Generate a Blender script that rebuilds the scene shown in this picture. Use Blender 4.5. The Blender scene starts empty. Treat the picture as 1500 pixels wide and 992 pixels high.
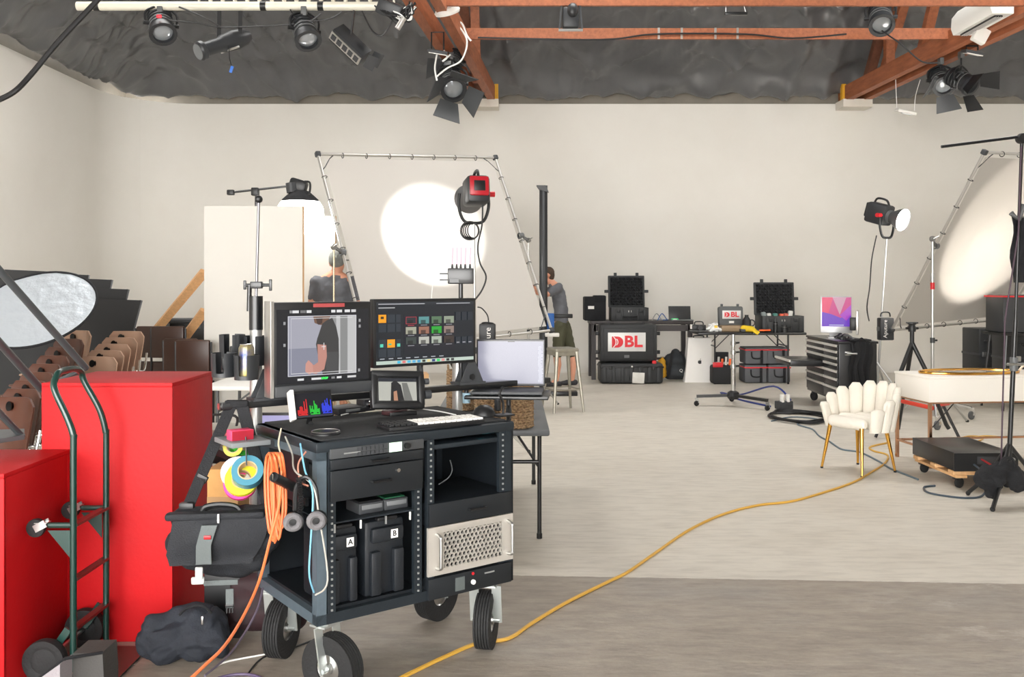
import bpy, bmesh, math, random
from mathutils import Vector, Matrix, Euler, noise
random.seed(7)
SC = bpy.context.scene
COL = SC.collection
PI = math.pi
# ------------------------------------------------------------------ camera, world, exposure
EYE, FPX, CX, HY = 1.6, 1350.0, 750.0, 415.0
cam = bpy.data.cameras.new('camera'); camo = bpy.data.objects.new('camera', cam); COL.objects.link(camo)
camo.location = (0, 0, EYE); camo.rotation_euler = (PI/2, 0, 0)
cam.sensor_width = 36; cam.lens = 36*FPX/1500; cam.shift_y = -(496-HY)/1500; cam.clip_end = 200
SC.camera = camo
wd = bpy.data.worlds.new('daylight'); SC.world = wd; wd.use_nodes = True
bg = wd.node_tree.nodes['Background']; bg.inputs[0].default_value = (1.0, 0.985, 0.96, 1); bg.inputs[1].default_value = 10.0
SC.view_settings.view_transform = 'Standard'; SC.view_settings.look = 'None'
SC.view_settings.gamma = 1; SC.view_settings.use_curve_mapping = False; SC.view_settings.exposure = 0.6
def portal(loc, rot, sx, sy):            # marks an opening to the sky for the sampler; gives no light of its own
    l = bpy.data.lights.new('sky_portal', 'AREA'); l.shape = 'RECTANGLE'; l.size = sx; l.size_y = sy
    l.cycles.is_portal = True
    o = bpy.data.objects.new('sky_portal', l); COL.objects.link(o); o.location = loc; o.rotation_euler = rot
ROOM_L, ROOM_R, BACK, REAR, TOPZ = -7.0, 9.6, 16.8, -4.0, 4.87
SKY = [(x, y, 2.4, 2.0) for x in (-4.2, 1.0, 6.2) for y in (10.2,)]
ROOFZ = 7.1
for (x, y, sx, sy) in SKY: portal((x, y, ROOFZ+0.05), (0, 0, 0), sx, sy)
DOOR = (-6.8, 2.2, 0.0, 4.6)
portal(((DOOR[0]+DOOR[1])/2, REAR-0.05, DOOR[3]/2), (PI/2, 0, PI), DOOR[1]-DOOR[0], DOOR[3])
# ------------------------------------------------------------------ pixel helpers (a pixel is a direction, depth comes from what a thing touches)
def W(px, py, d): return Vector(((px-CX)*d/FPX, d, EYE-(py-HY)*d/FPX))
def G(px, py): return W(px, py, FPX*EYE/(py-HY))
def hit(px, py, p0, n):
    r = Vector(((px-CX)/FPX, 1, -(py-HY)/FPX)); o = Vector((0, 0, EYE)); n = Vector(n)
    return o + r*((Vector(p0)-o).dot(n)/r.dot(n))
# ------------------------------------------------------------------ materials
def lin(c):
    def g(u):
        u = u/255.0
        return u/12.92 if u <= .04045 else ((u+.055)/1.055)**2.4
    return (g(c[0]), g(c[1]), g(c[2]), 1)
MATS = {}
def mat(name, col=(128,128,128), rough=.5, metal=0, var=0, scale=8, bump=0, bscale=60, stretch=(1,1,1), emit=0, trans=0, coat=0, col2=None, spec=.5):
    if name in MATS: return MATS[name]
    m = bpy.data.materials.new(name); m.use_nodes = True; nt = m.node_tree; N = nt.nodes; L = nt.links
    b = N['Principled BSDF']; b.inputs['Base Color'].default_value = lin(col); b.inputs['Roughness'].default_value = rough
    b.inputs['Metallic'].default_value = metal; b.inputs['Specular IOR Level'].default_value = spec
    if coat: b.inputs['Coat Weight'].default_value = coat
    if trans: b.inputs['Transmission Weight'].default_value = trans
    if emit:
        b.inputs['Emission Color'].default_value = lin(col); b.inputs['Emission Strength'].default_value = emit
    if var or bump:
        tc = N.new('ShaderNodeTexCoord'); mp = N.new('ShaderNodeMapping'); mp.inputs['Scale'].default_value = stretch
        L.new(tc.outputs['Object'], mp.inputs[0])
    if var:
        nz = N.new('ShaderNodeTexNoise'); nz.inputs['Scale'].default_value = scale; nz.inputs['Detail'].default_value = 6; nz.inputs['Roughness'].default_value = .65
        L.new(mp.outputs[0], nz.inputs['Vector'])
        rp = N.new('ShaderNodeValToRGB'); a = lin(col); c2 = lin(col2) if col2 else tuple(x*(1-var) for x in a[:3])+(1,)
        rp.color_ramp.elements[0].position = .3; rp.color_ramp.elements[1].position = .7
        rp.color_ramp.elements[0].color = c2; rp.color_ramp.elements[1].color = a
        L.new(nz.outputs['Fac'], rp.inputs[0]); L.new(rp.outputs[0], b.inputs['Base Color'])
    if bump:
        n2 = N.new('ShaderNodeTexNoise'); n2.inputs['Scale'].default_value = bscale; n2.inputs['Detail'].default_value = 4
        L.new(mp.outputs[0], n2.inputs['Vector'])
        bp = N.new('ShaderNodeBump'); bp.inputs['Strength'].default_value = bump; bp.inputs['Distance'].default_value = .02
        L.new(n2.outputs['Fac'], bp.inputs['Height']); L.new(bp.outputs[0], b.inputs['Normal'])
    MATS[name] = m; return m
BLK = mat('black_plastic', (22,23,25), .42)
BLKM = mat('black_metal', (20,21,23), .35, .0, coat=.2)
BLKF = mat('black_fabric', (24,25,29), .85, var=.4, scale=30, bump=.3, bscale=150)
RUB = mat('rubber', (26,26,27), .8, bump=.2, bscale=80)
STEEL = mat('brushed_steel', (190,190,188), .3, 1.0)
CHROME = mat('chrome', (215,215,215), .12, 1.0)
ALU = mat('aluminium_tube', (200,198,194), .35, .9)
WHITEP = mat('white_plastic', (235,233,228), .45)
GREYP = mat('grey_plastic', (95,97,98), .5)
DGREY = mat('dark_grey_plastic', (55,57,60), .5)
GOLD = mat('polished_gold', (226,172,80), .18, 1.0)
ROSE = mat('rose_gold', (205,160,130), .22, 1.0)
REDP = mat('red_plastic', (205,30,40), .4)
CABLEK = mat('black_cable', (18,18,20), .5)
CABLEW = mat('white_cable', (225,225,222), .5)
# ------------------------------------------------------------------ mesh builder
TM = {}                                   # world matrix of every thing / part
class S:
    def __init__(s): s.v = []; s.f = []
    def add(s, V, F):
        o = len(s.v); s.v += [Vector(p) for p in V]; s.f += [tuple(i+o for i in q) for q in F]; return s
    def box(s, c, sz, rot=None, bev=0):
        x, y, z = sz[0]/2, sz[1]/2, sz[2]/2
        if bev:
            bm = bmesh.new(); bmesh.ops.create_cube(bm, size=1)
            for v in bm.verts: v.co = Vector((v.co.x*sz[0], v.co.y*sz[1], v.co.z*sz[2]))
            bmesh.ops.bevel(bm, geom=bm.edges[:], offset=min(bev, min(sz)*.45), segments=2, profile=.5, affect='EDGES')
            V = [v.co.copy() for v in bm.verts]; bm.verts.index_update(); F = [tuple(v.index for v in f.verts) for f in bm.faces]; bm.free()
        else:
            V = [Vector((i*x, j*y, k*z)) for k in (-1,1) for j in (-1,1) for i in (-1,1)]
            F = [(0,2,3,1),(4,5,7,6),(0,1,5,4),(2,6,7,3),(0,4,6,2),(1,3,7,5)]
        if rot is not None:
            R = rot if isinstance(rot, Matrix) else Euler(rot).to_matrix()
            V = [R @ p for p in V]
        c = Vector(c); return s.add([p+c for p in V], F)
    def bar(s, p0, p1, w, h, up=(0,0,1), bev=0):          # rectangular bar from p0 to p1
        p0, p1 = Vector(p0), Vector(p1); d = p1-p0; z = d.normalized(); u = Vector(up)
        x = u.cross(z)
        if x.length < 1e-4: x = Vector((1,0,0)).cross(z)
        x.normalize(); y = z.cross(x)
        R = Matrix((x, y, z)).transposed()
        return s.box((p0+p1)/2, (w, h, d.length), R, bev)
    def cyl(s, p0, p1, r, r2=None, n=16, cap=True):
        return s.tube([p0, p1], [r, r if r2 is None else r2], n, cap=cap)
    def tube(s, pts, r, n=8, closed=False, cap=True):
        P = [Vector(p) for p in pts]; m = len(P); rr = r if isinstance(r, (list, tuple)) else [r]*m
        V = []; nrm = None
        for i in range(m):
            if closed: t = P[(i+1) % m]-P[i-1]
            else: t = P[min(i+1, m-1)]-P[max(i-1, 0)]
            t = t.normalized() if t.length > 1e-9 else Vector((0,0,1))
            if nrm is None:
                nrm = t.orthogonal().normalized()
            else:
                nrm = nrm - t*nrm.dot(t)
                nrm = nrm.normalized() if nrm.length > 1e-6 else t.orthogonal().normalized()
            b = t.cross(nrm)
            for k in range(n):
                a = 2*PI*k/n; V.append(P[i]+(nrm*math.cos(a)+b*math.sin(a))*rr[i])
        F = []
        for i in range(m if closed else m-1):
            j = (i+1) % m
            for k in range(n):
                k2 = (k+1) % n; F.append((i*n+k, i*n+k2, j*n+k2, j*n+k))
        if cap and not closed:
            F.append(tuple(range(n-1, -1, -1))); F.append(tuple((m-1)*n+k for k in range(n)))
        return s.add(V, F)
    def lathe(s, prof, c=(0,0,0), rot=None, n=24):        # prof: (radius, height) along local z
        V = []; F = []; R = Matrix.Identity(3) if rot is None else (rot if isinstance(rot, Matrix) else Euler(rot).to_matrix())
        c = Vector(c); m = len(prof)
        for (r, z) in prof:
            for k in range(n):
                a = 2*PI*k/n; V.append(R @ Vector((max(r, 1e-5)*math.cos(a), max(r, 1e-5)*math.sin(a), z))+c)
        for i in range(m-1):
            for k in range(n):
                k2 = (k+1) % n; F.append((i*n+k, i*n+k2, (i+1)*n+k2, (i+1)*n+k))
        ring = prof[0] == prof[-1]
        if not ring and prof[0][0] > 1e-4: F.append(tuple(range(n-1, -1, -1)))
        if not ring and prof[-1][0] > 1e-4: F.append(tuple((m-1)*n+k for k in range(n)))
        return s.add(V, F)
    def ball(s, c, r, n=16, rot=None):
        r = (r, r, r) if not isinstance(r, (tuple, list)) else r
        V = []; F = []; m = n//2; R = Matrix.Identity(3) if rot is None else (rot if isinstance(rot, Matrix) else Euler(rot).to_matrix())
        c = Vector(c)
        for i in range(m+1):
            t = PI*i/m
            for k in range(n):
                a = 2*PI*k/n
                V.append(c + R @ Vector((r[0]*max(math.sin(t),1e-4)*math.cos(a), r[1]*max(math.sin(t),1e-4)*math.sin(a), -r[2]*math.cos(t))))
        for i in range(m):
            for k in range(n):
                k2 = (k+1) % n; F.append((i*n+k, i*n+k2, (i+1)*n+k2, (i+1)*n+k))
        return s.add(V, F)
    def prism(s, poly, h, M=None):                        # poly in local xy, extruded 0..h in local z
        M = M or Matrix.Identity(4); n = len(poly)
        V = [M @ Vector((p[0], p[1], 0)) for p in poly]+[M @ Vector((p[0], p[1], h)) for p in poly]
        F = [tuple(range(n-1, -1, -1)), tuple(range(n, 2*n))]+[(i, (i+1) % n, n+(i+1) % n, n+i) for i in range(n)]
        return s.add(V, F)
    def slab(s, quad, th, nrm=None):                      # thick panel from a quad of 3-D corners
        q = [Vector(p) for p in quad]; nn = (q[1]-q[0]).cross(q[-1]-q[0]).normalized() if nrm is None else Vector(nrm).normalized()
        n = len(q); V = q+[p+nn*th for p in q]
        F = [tuple(range(n-1, -1, -1)), tuple(range(n, 2*n))]+[(i, (i+1) % n, n+(i+1) % n, n+i) for i in range(n)]
        return s.add(V, F)
    def torus(s, c, R, r, rot=None, n=28, k=8, arc=2*PI):
        Rm = Matrix.Identity(3) if rot is None else (rot if isinstance(rot, Matrix) else Euler(rot).to_matrix())
        full = arc > 6.28; cnt = n if full else n+1
        return s.tube([Vector(c)+Rm @ Vector((R*math.cos(arc*i/n), R*math.sin(arc*i/n), 0)) for i in range(cnt)], r, k, closed=full)
    def obj(s, name, m, parent=None, w=False, label=None, ang=35, kind=None):
        V = s.v
        if w and parent is not None:
            Mi = TM[parent].inverted(); V = [Mi @ p for p in V]
        me = bpy.data.meshes.new(name); me.from_pydata([tuple(p) for p in V], [], s.f)
        bm = bmesh.new(); bm.from_mesh(me); bmesh.ops.recalc_face_normals(bm, faces=bm.faces[:]); bm.to_mesh(me); bm.free()
        return link(name, me, m, parent, label, ang, kind)
def link(name, me, m, parent=None, label=None, ang=35, kind=None):
    if m is not None: me.materials.append(m)
    if ang:
        me.polygons.foreach_set('use_smooth', [True]*len(me.polygons)); me.set_sharp_from_angle(angle=math.radians(ang))
    o = bpy.data.objects.new(name, me); COL.objects.link(o)
    if parent is not None:
        o.parent = parent; TM[o] = TM[parent]
    else: TM[o] = Matrix.Identity(4)
    if label: o['label'] = label
    if kind: o['kind'] = kind
    return o
def thing(name, label, cat, loc=(0,0,0), rz=0, group=None):
    o = bpy.data.objects.new(name, None); COL.objects.link(o); o.empty_display_size = .05
    o.location = loc; o.rotation_euler = (0, 0, rz); TM[o] = Matrix.Translation(Vector(loc)) @ Matrix.Rotation(rz, 4, 'Z')
    o['label'] = label; o['category'] = cat
    if group: o['group'] = group
    return o
def tag(o, label, cat, group=None):
    o['label'] = label; o['category'] = cat
    if group: o['group'] = group
    return o
def struct(o): o['kind'] = 'structure'; return o
def dup(root, loc, rz=0, label=None, rot=None):
    r = root.copy(); COL.objects.link(r); r.location = loc
    r.rotation_euler = rot if rot is not None else (0, 0, rz)
    TM[r] = Matrix.Translation(Vector(loc)) @ r.rotation_euler.to_matrix().to_4x4()
    if label: r['label'] = label
    for ch in [o for o in root.children]:
        c = ch.copy(); COL.objects.link(c); c.parent = r; TM[c] = TM[r]
        for g in [o for o in ch.children]:
            d = g.copy(); COL.objects.link(d); d.parent = c; TM[d] = TM[r]
    return r
def blob(name, caps, m, parent=None, voxel=.012, smooth=6, w=False, label=None, wr=0, wscale=6, flat=None, kind=None):
    """continuous skin around tapered capsules: voxel union, smoothed; wr adds cloth-like creases"""
    s = S()
    for (a, ra, b, rb) in caps:
        a, b = Vector(a), Vector(b)
        s.ball(a, ra, 14); s.ball(b, rb, 14)
        if (b-a).length > 1e-4: s.tube([a, b], [ra, rb], 14)
    V = s.v
    if w and parent is not None:
        Mi = TM[parent].inverted(); V = [Mi @ p for p in V]
    me = bpy.data.meshes.new('tmp'); me.from_pydata([tuple(p) for p in V], [], s.f)
    bm = bmesh.new(); bm.from_mesh(me); bmesh.ops.recalc_face_normals(bm, faces=bm.faces[:]); bm.to_mesh(me); bm.free()
    to = bpy.data.objects.new('tmp', me); COL.objects.link(to)
    r = to.modifiers.new('r', 'REMESH'); r.mode = 'VOXEL'; r.voxel_size = voxel
    sm = to.modifiers.new('s', 'SMOOTH'); sm.factor = .5; sm.iterations = smooth
    dg = bpy.context.evaluated_depsgraph_get(); dg.update()
    out = bpy.data.meshes.new_from_object(to.evaluated_get(dg)); out.name = name
    bpy.data.objects.remove(to); bpy.data.meshes.remove(me)
    if wr:
        nn = [v.normal.copy() for v in out.vertices]
        for v in out.vertices:
            p = v.co*wscale; k = abs(noise.noise(p))*1.6-.4+.5*abs(noise.noise(p*2.3))
            v.co -= nn[v.index]*wr*(1-k)
    if flat is not None:
        for v in out.vertices: v.co.z = max(v.co.z, flat)
    return link(name, out, m, parent, label, 60, kind)
def text(name, body, size, m, parent, M, depth=.001, w=True, align='CENTER', bold=0, sx=1.0):
    c = bpy.data.curves.new('txt', 'FONT'); c.body = body; c.size = size; c.align_x = align; c.align_y = 'CENTER'; c.extrude = depth; c.offset = bold; c.resolution_u = 3
    to = bpy.data.objects.new('txt', c); COL.objects.link(to)
    dg = bpy.context.evaluated_depsgraph_get(); dg.update()
    me = bpy.data.meshes.new_from_object(to.evaluated_get(dg)); bpy.data.objects.remove(to); bpy.data.curves.remove(c)
    Mi = TM[parent].inverted() if w else Matrix.Identity(4)
    me.transform(Mi @ M @ Matrix.Diagonal((sx, 1, 1, 1))); me.name = name
    return link(name, me, m, parent, ang=0)
def frame(o, x, y):                                        # matrix with local x, y directions and origin o
    x = Vector(x).normalized(); y = Vector(y); y = (y-x*y.dot(x)).normalized(); z = x.cross(y)
    M = Matrix((x, y, z)).transposed().to_4x4(); M.translation = Vector(o); return M
def smoothpath(pts, k=6):                                  # Catmull-Rom through points
    P = [Vector(p) for p in pts]; out = []
    for i in range(len(P)-1):
        a, b, c, d = P[max(i-1,0)], P[i], P[i+1], P[min(i+2,len(P)-1)]
        for j in range(k):
            t = j/k; out.append(.5*((2*b)+(c-a)*t+(2*a-5*b+4*c-d)*t*t+(3*b-a-3*c+d)*t**3))
    return out+[P[-1]]
def cable(name, pts, r, m, label=None, cat='cable', parent=None, k=6, n=6, w=True):
    o = S().tube(smoothpath(pts, k), r, n).obj(name, m, parent, w=w)
    if label: tag(o, label, cat)
    return o
def print_mesh(name, rects, M, parent, glow=None, off=.0006):
    """flat print / screen picture: polygons in the local xy of M with colours; one thin mesh"""
    V = []; F = []; C = []
    Mi = TM[parent].inverted() @ M
    for i, (poly, col) in enumerate(rects):
        if len(poly) == 4 and not isinstance(poly[0], (tuple, list)):
            x, y, wd_, hh = poly; poly = [(x,y),(x+wd_,y),(x+wd_,y+hh),(x,y+hh)]
        o = len(V); V += [Mi @ Vector((p[0], p[1], off*(i+1) if i < 40 else off*40+i*1e-6)) for p in poly]; F.append(tuple(range(o, o+len(poly)))); C.append(lin(col))
    me = bpy.data.meshes.new(name); me.from_pydata([tuple(p) for p in V], [], F)
    ca = me.color_attributes.new('col', 'FLOAT_COLOR', 'CORNER')
    for p in me.polygons:
        for li in p.loop_indices: ca.data[li].color = C[p.index]
    key = 'screen_picture' if glow else 'printed_sheet'
    if key not in MATS:
        m = bpy.data.materials.new(key); m.use_nodes = True; b = m.node_tree.nodes['Principled BSDF']
        a = m.node_tree.nodes.new('ShaderNodeAttribute'); a.attribute_name = 'col'
        if glow:
            b.inputs['Base Color'].default_value = (.01,.01,.012,1); b.inputs['Roughness'].default_value = .25
            m.node_tree.links.new(a.outputs['Color'], b.inputs['Emission Color']); b.inputs['Emission Strength'].default_value = glow
        else: m.node_tree.links.new(a.outputs['Color'], b.inputs['Base Color'])
        MATS[key] = m
    return link(name, me, MATS[key], parent, ang=0)
# ------------------------------------------------------------------ the room
def floor_material():
    m = bpy.data.materials.new('painted_concrete'); m.use_nodes = True; nt = m.node_tree; N = nt.nodes; L = nt.links
    b = N['Principled BSDF']; tc = N.new('ShaderNodeTexCoord')
    def nz(scale, stretch, det=6, rough=.6):
        mp = N.new('ShaderNodeMapping'); mp.inputs['Scale'].default_value = stretch; L.new(tc.outputs['Object'], mp.inputs[0])
        n = N.new('ShaderNodeTexNoise'); n.inputs['Scale'].default_value = scale; n.inputs['Detail'].default_value = det; n.inputs['Roughness'].default_value = rough
        L.new(mp.outputs[0], n.inputs['Vector']); return n.outputs['Fac']
    def ramp(f, stops):
        r = N.new('ShaderNodeValToRGB'); e = r.color_ramp.elements
        while len(e) < len(stops): e.new(.5)
        for i, (p, c) in enumerate(stops): e[i].position = p; e[i].color = c if len(c) == 4 else lin(c)
        L.new(f, r.inputs[0]); return r.outputs[0]
    def mix(f, a, c, mode='MIX'):
        x = N.new('ShaderNodeMix'); x.data_type = 'RGBA'; x.blend_type = mode
        if isinstance(f, float): x.inputs[0].default_value = f
        else: L.new(f, x.inputs[0])
        L.new(a, x.inputs[6]); L.new(c, x.inputs[7]); return x.outputs[2]
    paint = ramp(nz(.7, (1, 1.6, 1)), [(.3, (206,200,189)), (.5, (215,210,200)), (.72, (202,197,188))])
    paint = mix(.35, paint, ramp(nz(9, (.5, 2.2, 1)), [(.35, (176,168,156)), (.55, (232,228,220))]), 'MULTIPLY')
    bare = ramp(nz(.9, (1, 1.3, 1)), [(.3, (146,137,127)), (.5, (164,155,144)), (.7, (156,151,145))])
    bare = mix(.45, bare, ramp(nz(7, (.7, 2.4, 1), 8, .7), [(.36, (150,142,134)), (.6, (240,236,230))]), 'MULTIPLY')
    scuff = ramp(nz(2.2, (.6, 1, 1), 8, .75), [(.55, (0,0,0,1)), (.72, (1,1,1,1))])
    sx = N.new('ShaderNodeSeparateXYZ'); L.new(tc.outputs['Object'], sx.inputs[0])
    mr = N.new('ShaderNodeMapRange'); mr.inputs[1].default_value = 1.3; mr.inputs[2].default_value = 2.6; L.new(sx.outputs[0], mr.inputs[0])   # worn traffic lane with old paint left
    mm = N.new('ShaderNodeMath'); mm.operation = 'MULTIPLY'; L.new(scuff, mm.inputs[0]); L.new(mr.outputs[0], mm.inputs[1])
    old = ramp(nz(5, (1,1,1)), [(.3, (205,196,188)), (.7, (222,214,208))])
    bare = mix(mm.outputs[0], bare, old)
    # edge of the paint: nearly straight across the room
    e = N.new('ShaderNodeMath'); e.operation = 'MULTIPLY_ADD'; L.new(sx.outputs[0], e.inputs[0]); e.inputs[1].default_value = .052; L.new(sx.outputs[1], e.inputs[2])
    e2 = N.new('ShaderNodeMath'); e2.operation = 'MULTIPLY_ADD'; L.new(nz(14, (1,1,1)), e2.inputs[0]); e2.inputs[1].default_value = .03; L.new(e.outputs[0], e2.inputs[2])
    st = N.new('ShaderNodeMath'); st.operation = 'GREATER_THAN'; L.new(e2.outputs[0], st.inputs[0]); st.inputs[1].default_value = 5.06
    L.new(mix(st.outputs[0], bare, paint), b.inputs['Base Color'])
    rr = N.new('ShaderNodeMapRange'); rr.inputs[3].default_value = .38; rr.inputs[4].default_value = .62; L.new(nz(6, (.6,2,1)), rr.inputs[0]); L.new(rr.outputs[0], b.inputs['Roughness'])
    bp = N.new('ShaderNodeBump'); bp.inputs['Strength'].default_value = .25; bp.inputs['Distance'].default_value = .01; L.new(nz(25, (.6,1.8,1)), bp.inputs['Height']); L.new(bp.outputs[0], b.inputs['Normal'])
    return m
WALLM = mat('wall_paint', (226,223,216), .75, var=.05, scale=.5, bump=.04, bscale=4, col2=(219,215,207))
struct(S().box(((ROOM_L+ROOM_R)/2, (BACK+REAR)/2, -.1), (ROOM_R-ROOM_L+.6, BACK-REAR+.6, .2)).obj('floor', floor_material(), ang=0))
# curved cyclorama: back wall and left wall share a rounded corner (radius 1.1) and meet the floor in a small cove
def cyc_wall(name, path, z1):
    prof = [(0, z1), (0, .35)] + [(.35-.35*math.cos(a), .35-.35*math.sin(a)) for a in [PI/2*i/8 for i in range(1, 9)]]
    V = []; F = []; n = len(prof)
    for (x, y, nx, ny) in path:
        for (o, z) in prof: V.append((x+nx*o, y+ny*o, max(z, .001)))
    for i in range(len(path)-1):
        for k in range(n-1): F.append((i*n+k, (i+1)*n+k, (i+1)*n+k+1, i*n+k+1))
    return struct(S().add(V, F).obj(name, WALLM, ang=50))
CR = 1.3
cyc_wall('wall_back', [(ROOM_R, BACK, 0, -1), (ROOM_L+CR, BACK, 0, -1)] + [(ROOM_L+CR-CR*math.sin(a), BACK-CR+CR*math.cos(a), math.sin(a), -math.cos(a)) for a in [PI/4*i/6 for i in range(1, 7)]], TOPZ)
cyc_wall('wall_left', [(ROOM_L+CR-CR*math.sin(a), BACK-CR+CR*math.cos(a), math.sin(a), -math.cos(a)) for a in [PI/4+PI/4*i/6 for i in range(7)]] + [(ROOM_L, REAR, 1, 0)], TOPZ)
struct(S().box((ROOM_R+.1, (BACK+REAR)/2, 3.6), (.2, BACK-REAR, 7.2)).obj('wall_right', WALLM, ang=0))
w = S()
w.box(((ROOM_L+DOOR[0])/2, REAR-.1, 3.6), (DOOR[0]-ROOM_L, .2, 7.2)).box(((ROOM_R+DOOR[1])/2, REAR-.1, 3.6), (ROOM_R-DOOR[1], .2, 7.2)).box(((DOOR[0]+DOOR[1])/2, REAR-.1, (DOOR[3]+7.2)/2), (DOOR[1]-DOOR[0], .2, 7.2-DOOR[3]))
struct(w.obj('wall_front', WALLM, ang=0))
# header boards behind the plastic, above the painted wall
HEAD = mat('header_board', (128,122,112), .7, var=.2, scale=3)
struct(S().box(((ROOM_L+ROOM_R)/2, BACK+.13, 5.3), (ROOM_R-ROOM_L+.4, .1, 1.6)).obj('trim_1', HEAD, ang=0))
struct(S().box((ROOM_L-.13, (BACK+REAR)/2, 5.9), (.1, BACK-REAR+.4, 2.6)).obj('trim_2', HEAD, ang=0))
# roof over the near half with unseen skylight openings, added to light the back
def roof():
    xs = sorted({ROOM_L-.2, ROOM_R+.2, *[a for (x,y,sx,sy) in SKY for a in (x-sx/2, x+sx/2)]})
    ys = sorted({REAR-.2, 17.3, *[a for (x,y,sx,sy) in SKY for a in (y-sy/2, y+sy/2)]})
    s = S()
    for i in range(len(xs)-1):
        for j in range(len(ys)-1):
            cx, cy = (xs[i]+xs[i+1])/2, (ys[j]+ys[j+1])/2
            if any(abs(cx-x) < sx/2 and abs(cy-y) < sy/2 for (x,y,sx,sy) in SKY): continue
            s.box((cx, cy, ROOFZ+.08), (xs[i+1]-xs[i], ys[j+1]-ys[j], .12))
    return s
struct(roof().obj('ceiling', mat('roof_boards', (120,112,104), .8, var=.3, scale=2), ang=0))
# black plastic sheeting stapled up under the roof slope, sagging and creased
def drape():
    PL = mat('black_poly_sheet', (90,91,93), .33, spec=1.0, var=.3, scale=1.5)
    xs = [ROOM_L+.02+(ROOM_R-ROOM_L-.04)*i/250 for i in range(251)]
    ys = [11.4+(BACK-.02-11.4)*j/110 for j in range(111)]
    V = []; F = []
    for y in ys:
        for x in xs:
            tb, tl = BACK-.02-y, x-ROOM_L-.02
            t = -math.log(math.exp(-3*tb)+math.exp(-3*tl))/3; t = max(t, 0); e = x if tb < tl else y     # t: distance from the wall, e: along it
            z = 5.09-.13*math.sin(min(t/.42, 1)*PI)+.75*min(max(t-.15, 0), 2.55)
            wv = .9*noise.noise(Vector((x*.35, y*.5, 4)))
            r1 = max(0, 1-abs(noise.noise(Vector(((e+.55*t+wv)*1.5, t*.45, 2.0))))*2.4)
            r2 = max(0, 1-abs(noise.noise(Vector(((e-.35*t+wv*.6)*3.2, t*.8, 7.0))))*2.4)
            r3 = max(0, 1-abs(noise.noise(Vector((x*.9, t*2.6+wv, 11.0))))*2.6)
            r4 = max(0, 1-abs(noise.noise(Vector(((e+wv)*7.5, t*1.6, 5.0))))*2.2)
            k = min(t/.35, 1)*.8+.2
            z += k*(.10-.13*r1**2-.07*r2**3-.10*r3**3-.022*r4**3)+.05*noise.noise(Vector((e*1.1, 3, 0)))
            V.append((x, y, z))
    nx = len(xs)
    for j in range(len(ys)-1):
        for i in range(nx-1): F.append((j*nx+i, j*nx+i+1, (j+1)*nx+i+1, (j+1)*nx+i))
    o = S().add(V, F).obj('plastic_sheeting', PL, ang=80)
    return tag(o, 'creased black plastic sheeting draped under the roof above the white walls', 'plastic sheet')
drape()
# ------------------------------------------------------------------ timber trusses and purlins
TIM = mat('old_timber', (168,98,62), .6, var=.45, scale=3, stretch=(6,1,6), bump=.1, bscale=30)
TIMD = mat('dark_timber', (118,72,52), .65, var=.4, scale=3, stretch=(4,4,1), bump=.1, bscale=30)
CONC = mat('white_corbel', (222,216,205), .8, var=.06, scale=6)
YEL = mat('yellow_block', (214,160,30), .6)
def wood_bar(name, p0, p1, w_, h_, m, parent, up=(0,0,1)): return S().bar(p0, p1, w_, h_, up).obj(name, m, parent, w=True)
def truss(label, xw, xn, posts, flip):
    t = thing('timber_truss', label, 'truss', (xw, BACK, TOPZ))
    yn = 9.5; X = lambda y: xw+(xn-xw)*(BACK-y)/(BACK-10.6)
    for o in (-.16, .16):
        wood_bar('chord', (X(BACK-.05)+o, BACK-.05, TOPZ+.13), (X(yn)+o, yn, TOPZ+.13), .13, .26, TIM, t)
    for (y0, z0, y1, z1, w_, off) in posts:
        wood_bar('web', (X(y0)+off, y0, z0), (X(y1)+off, y1, z1), w_, .14, TIMD if off < 0 else TIM, t, up=(1,0,0))
    S().box((X(BACK)+.0, BACK-.22, TOPZ-.06), (.52, .4, .14)).obj('corbel', CONC, t, w=True)
    S().box((X(BACK)+flip*.22, BACK-.3, TOPZ+.15), (.07, .1, .28)).obj('wedge_block', YEL, t, w=True)
    return t
truss('timber roof truss carrying black barn-door lamps beside the white lighting pipe', -.5, -1.05,
      [(15.6, 5.0, 15.6, 6.3, .16, .0), (14.9, 5.0, 14.5, 6.5, .16, .1), (16.2, 5.0, 13.2, 6.6, .1, -.05)], 1)
truss('timber roof truss behind the white air conditioner', 6.15, 6.42,
      [(15.2, 5.0, 15.2, 6.3, .13, .0), (14.2, 5.0, 13.2, 6.8, .12, .02), (15.9, 5.0, 15.0, 6.2, .14, -.08), (15.7, 5.0, 14.6, 6.4, .1, .08), (12.6, 5.0, 12.6, 6.6, .2, -.02)], -1)
def purlin(y, z, label, clips):
    t = thing('timber_purlin', label, 'beam', (3, y, z))
    S().box((3.0, y, z), (7.6, .05, .15)).obj('board', TIM, t, w=True)
    for x in clips: S().box((x, y-.03, z), (.03, .015, .155)).obj('joist_clip', ALU, t, w=True)
    return t
purlin(12.9, 5.09, 'timber purlin with metal clips spanning between the two trusses', (2.05, 2.37, 2.84, 3.15))
purlin(11.05, 5.0, 'plain timber purlin with lamps hung under it', ())
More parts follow.
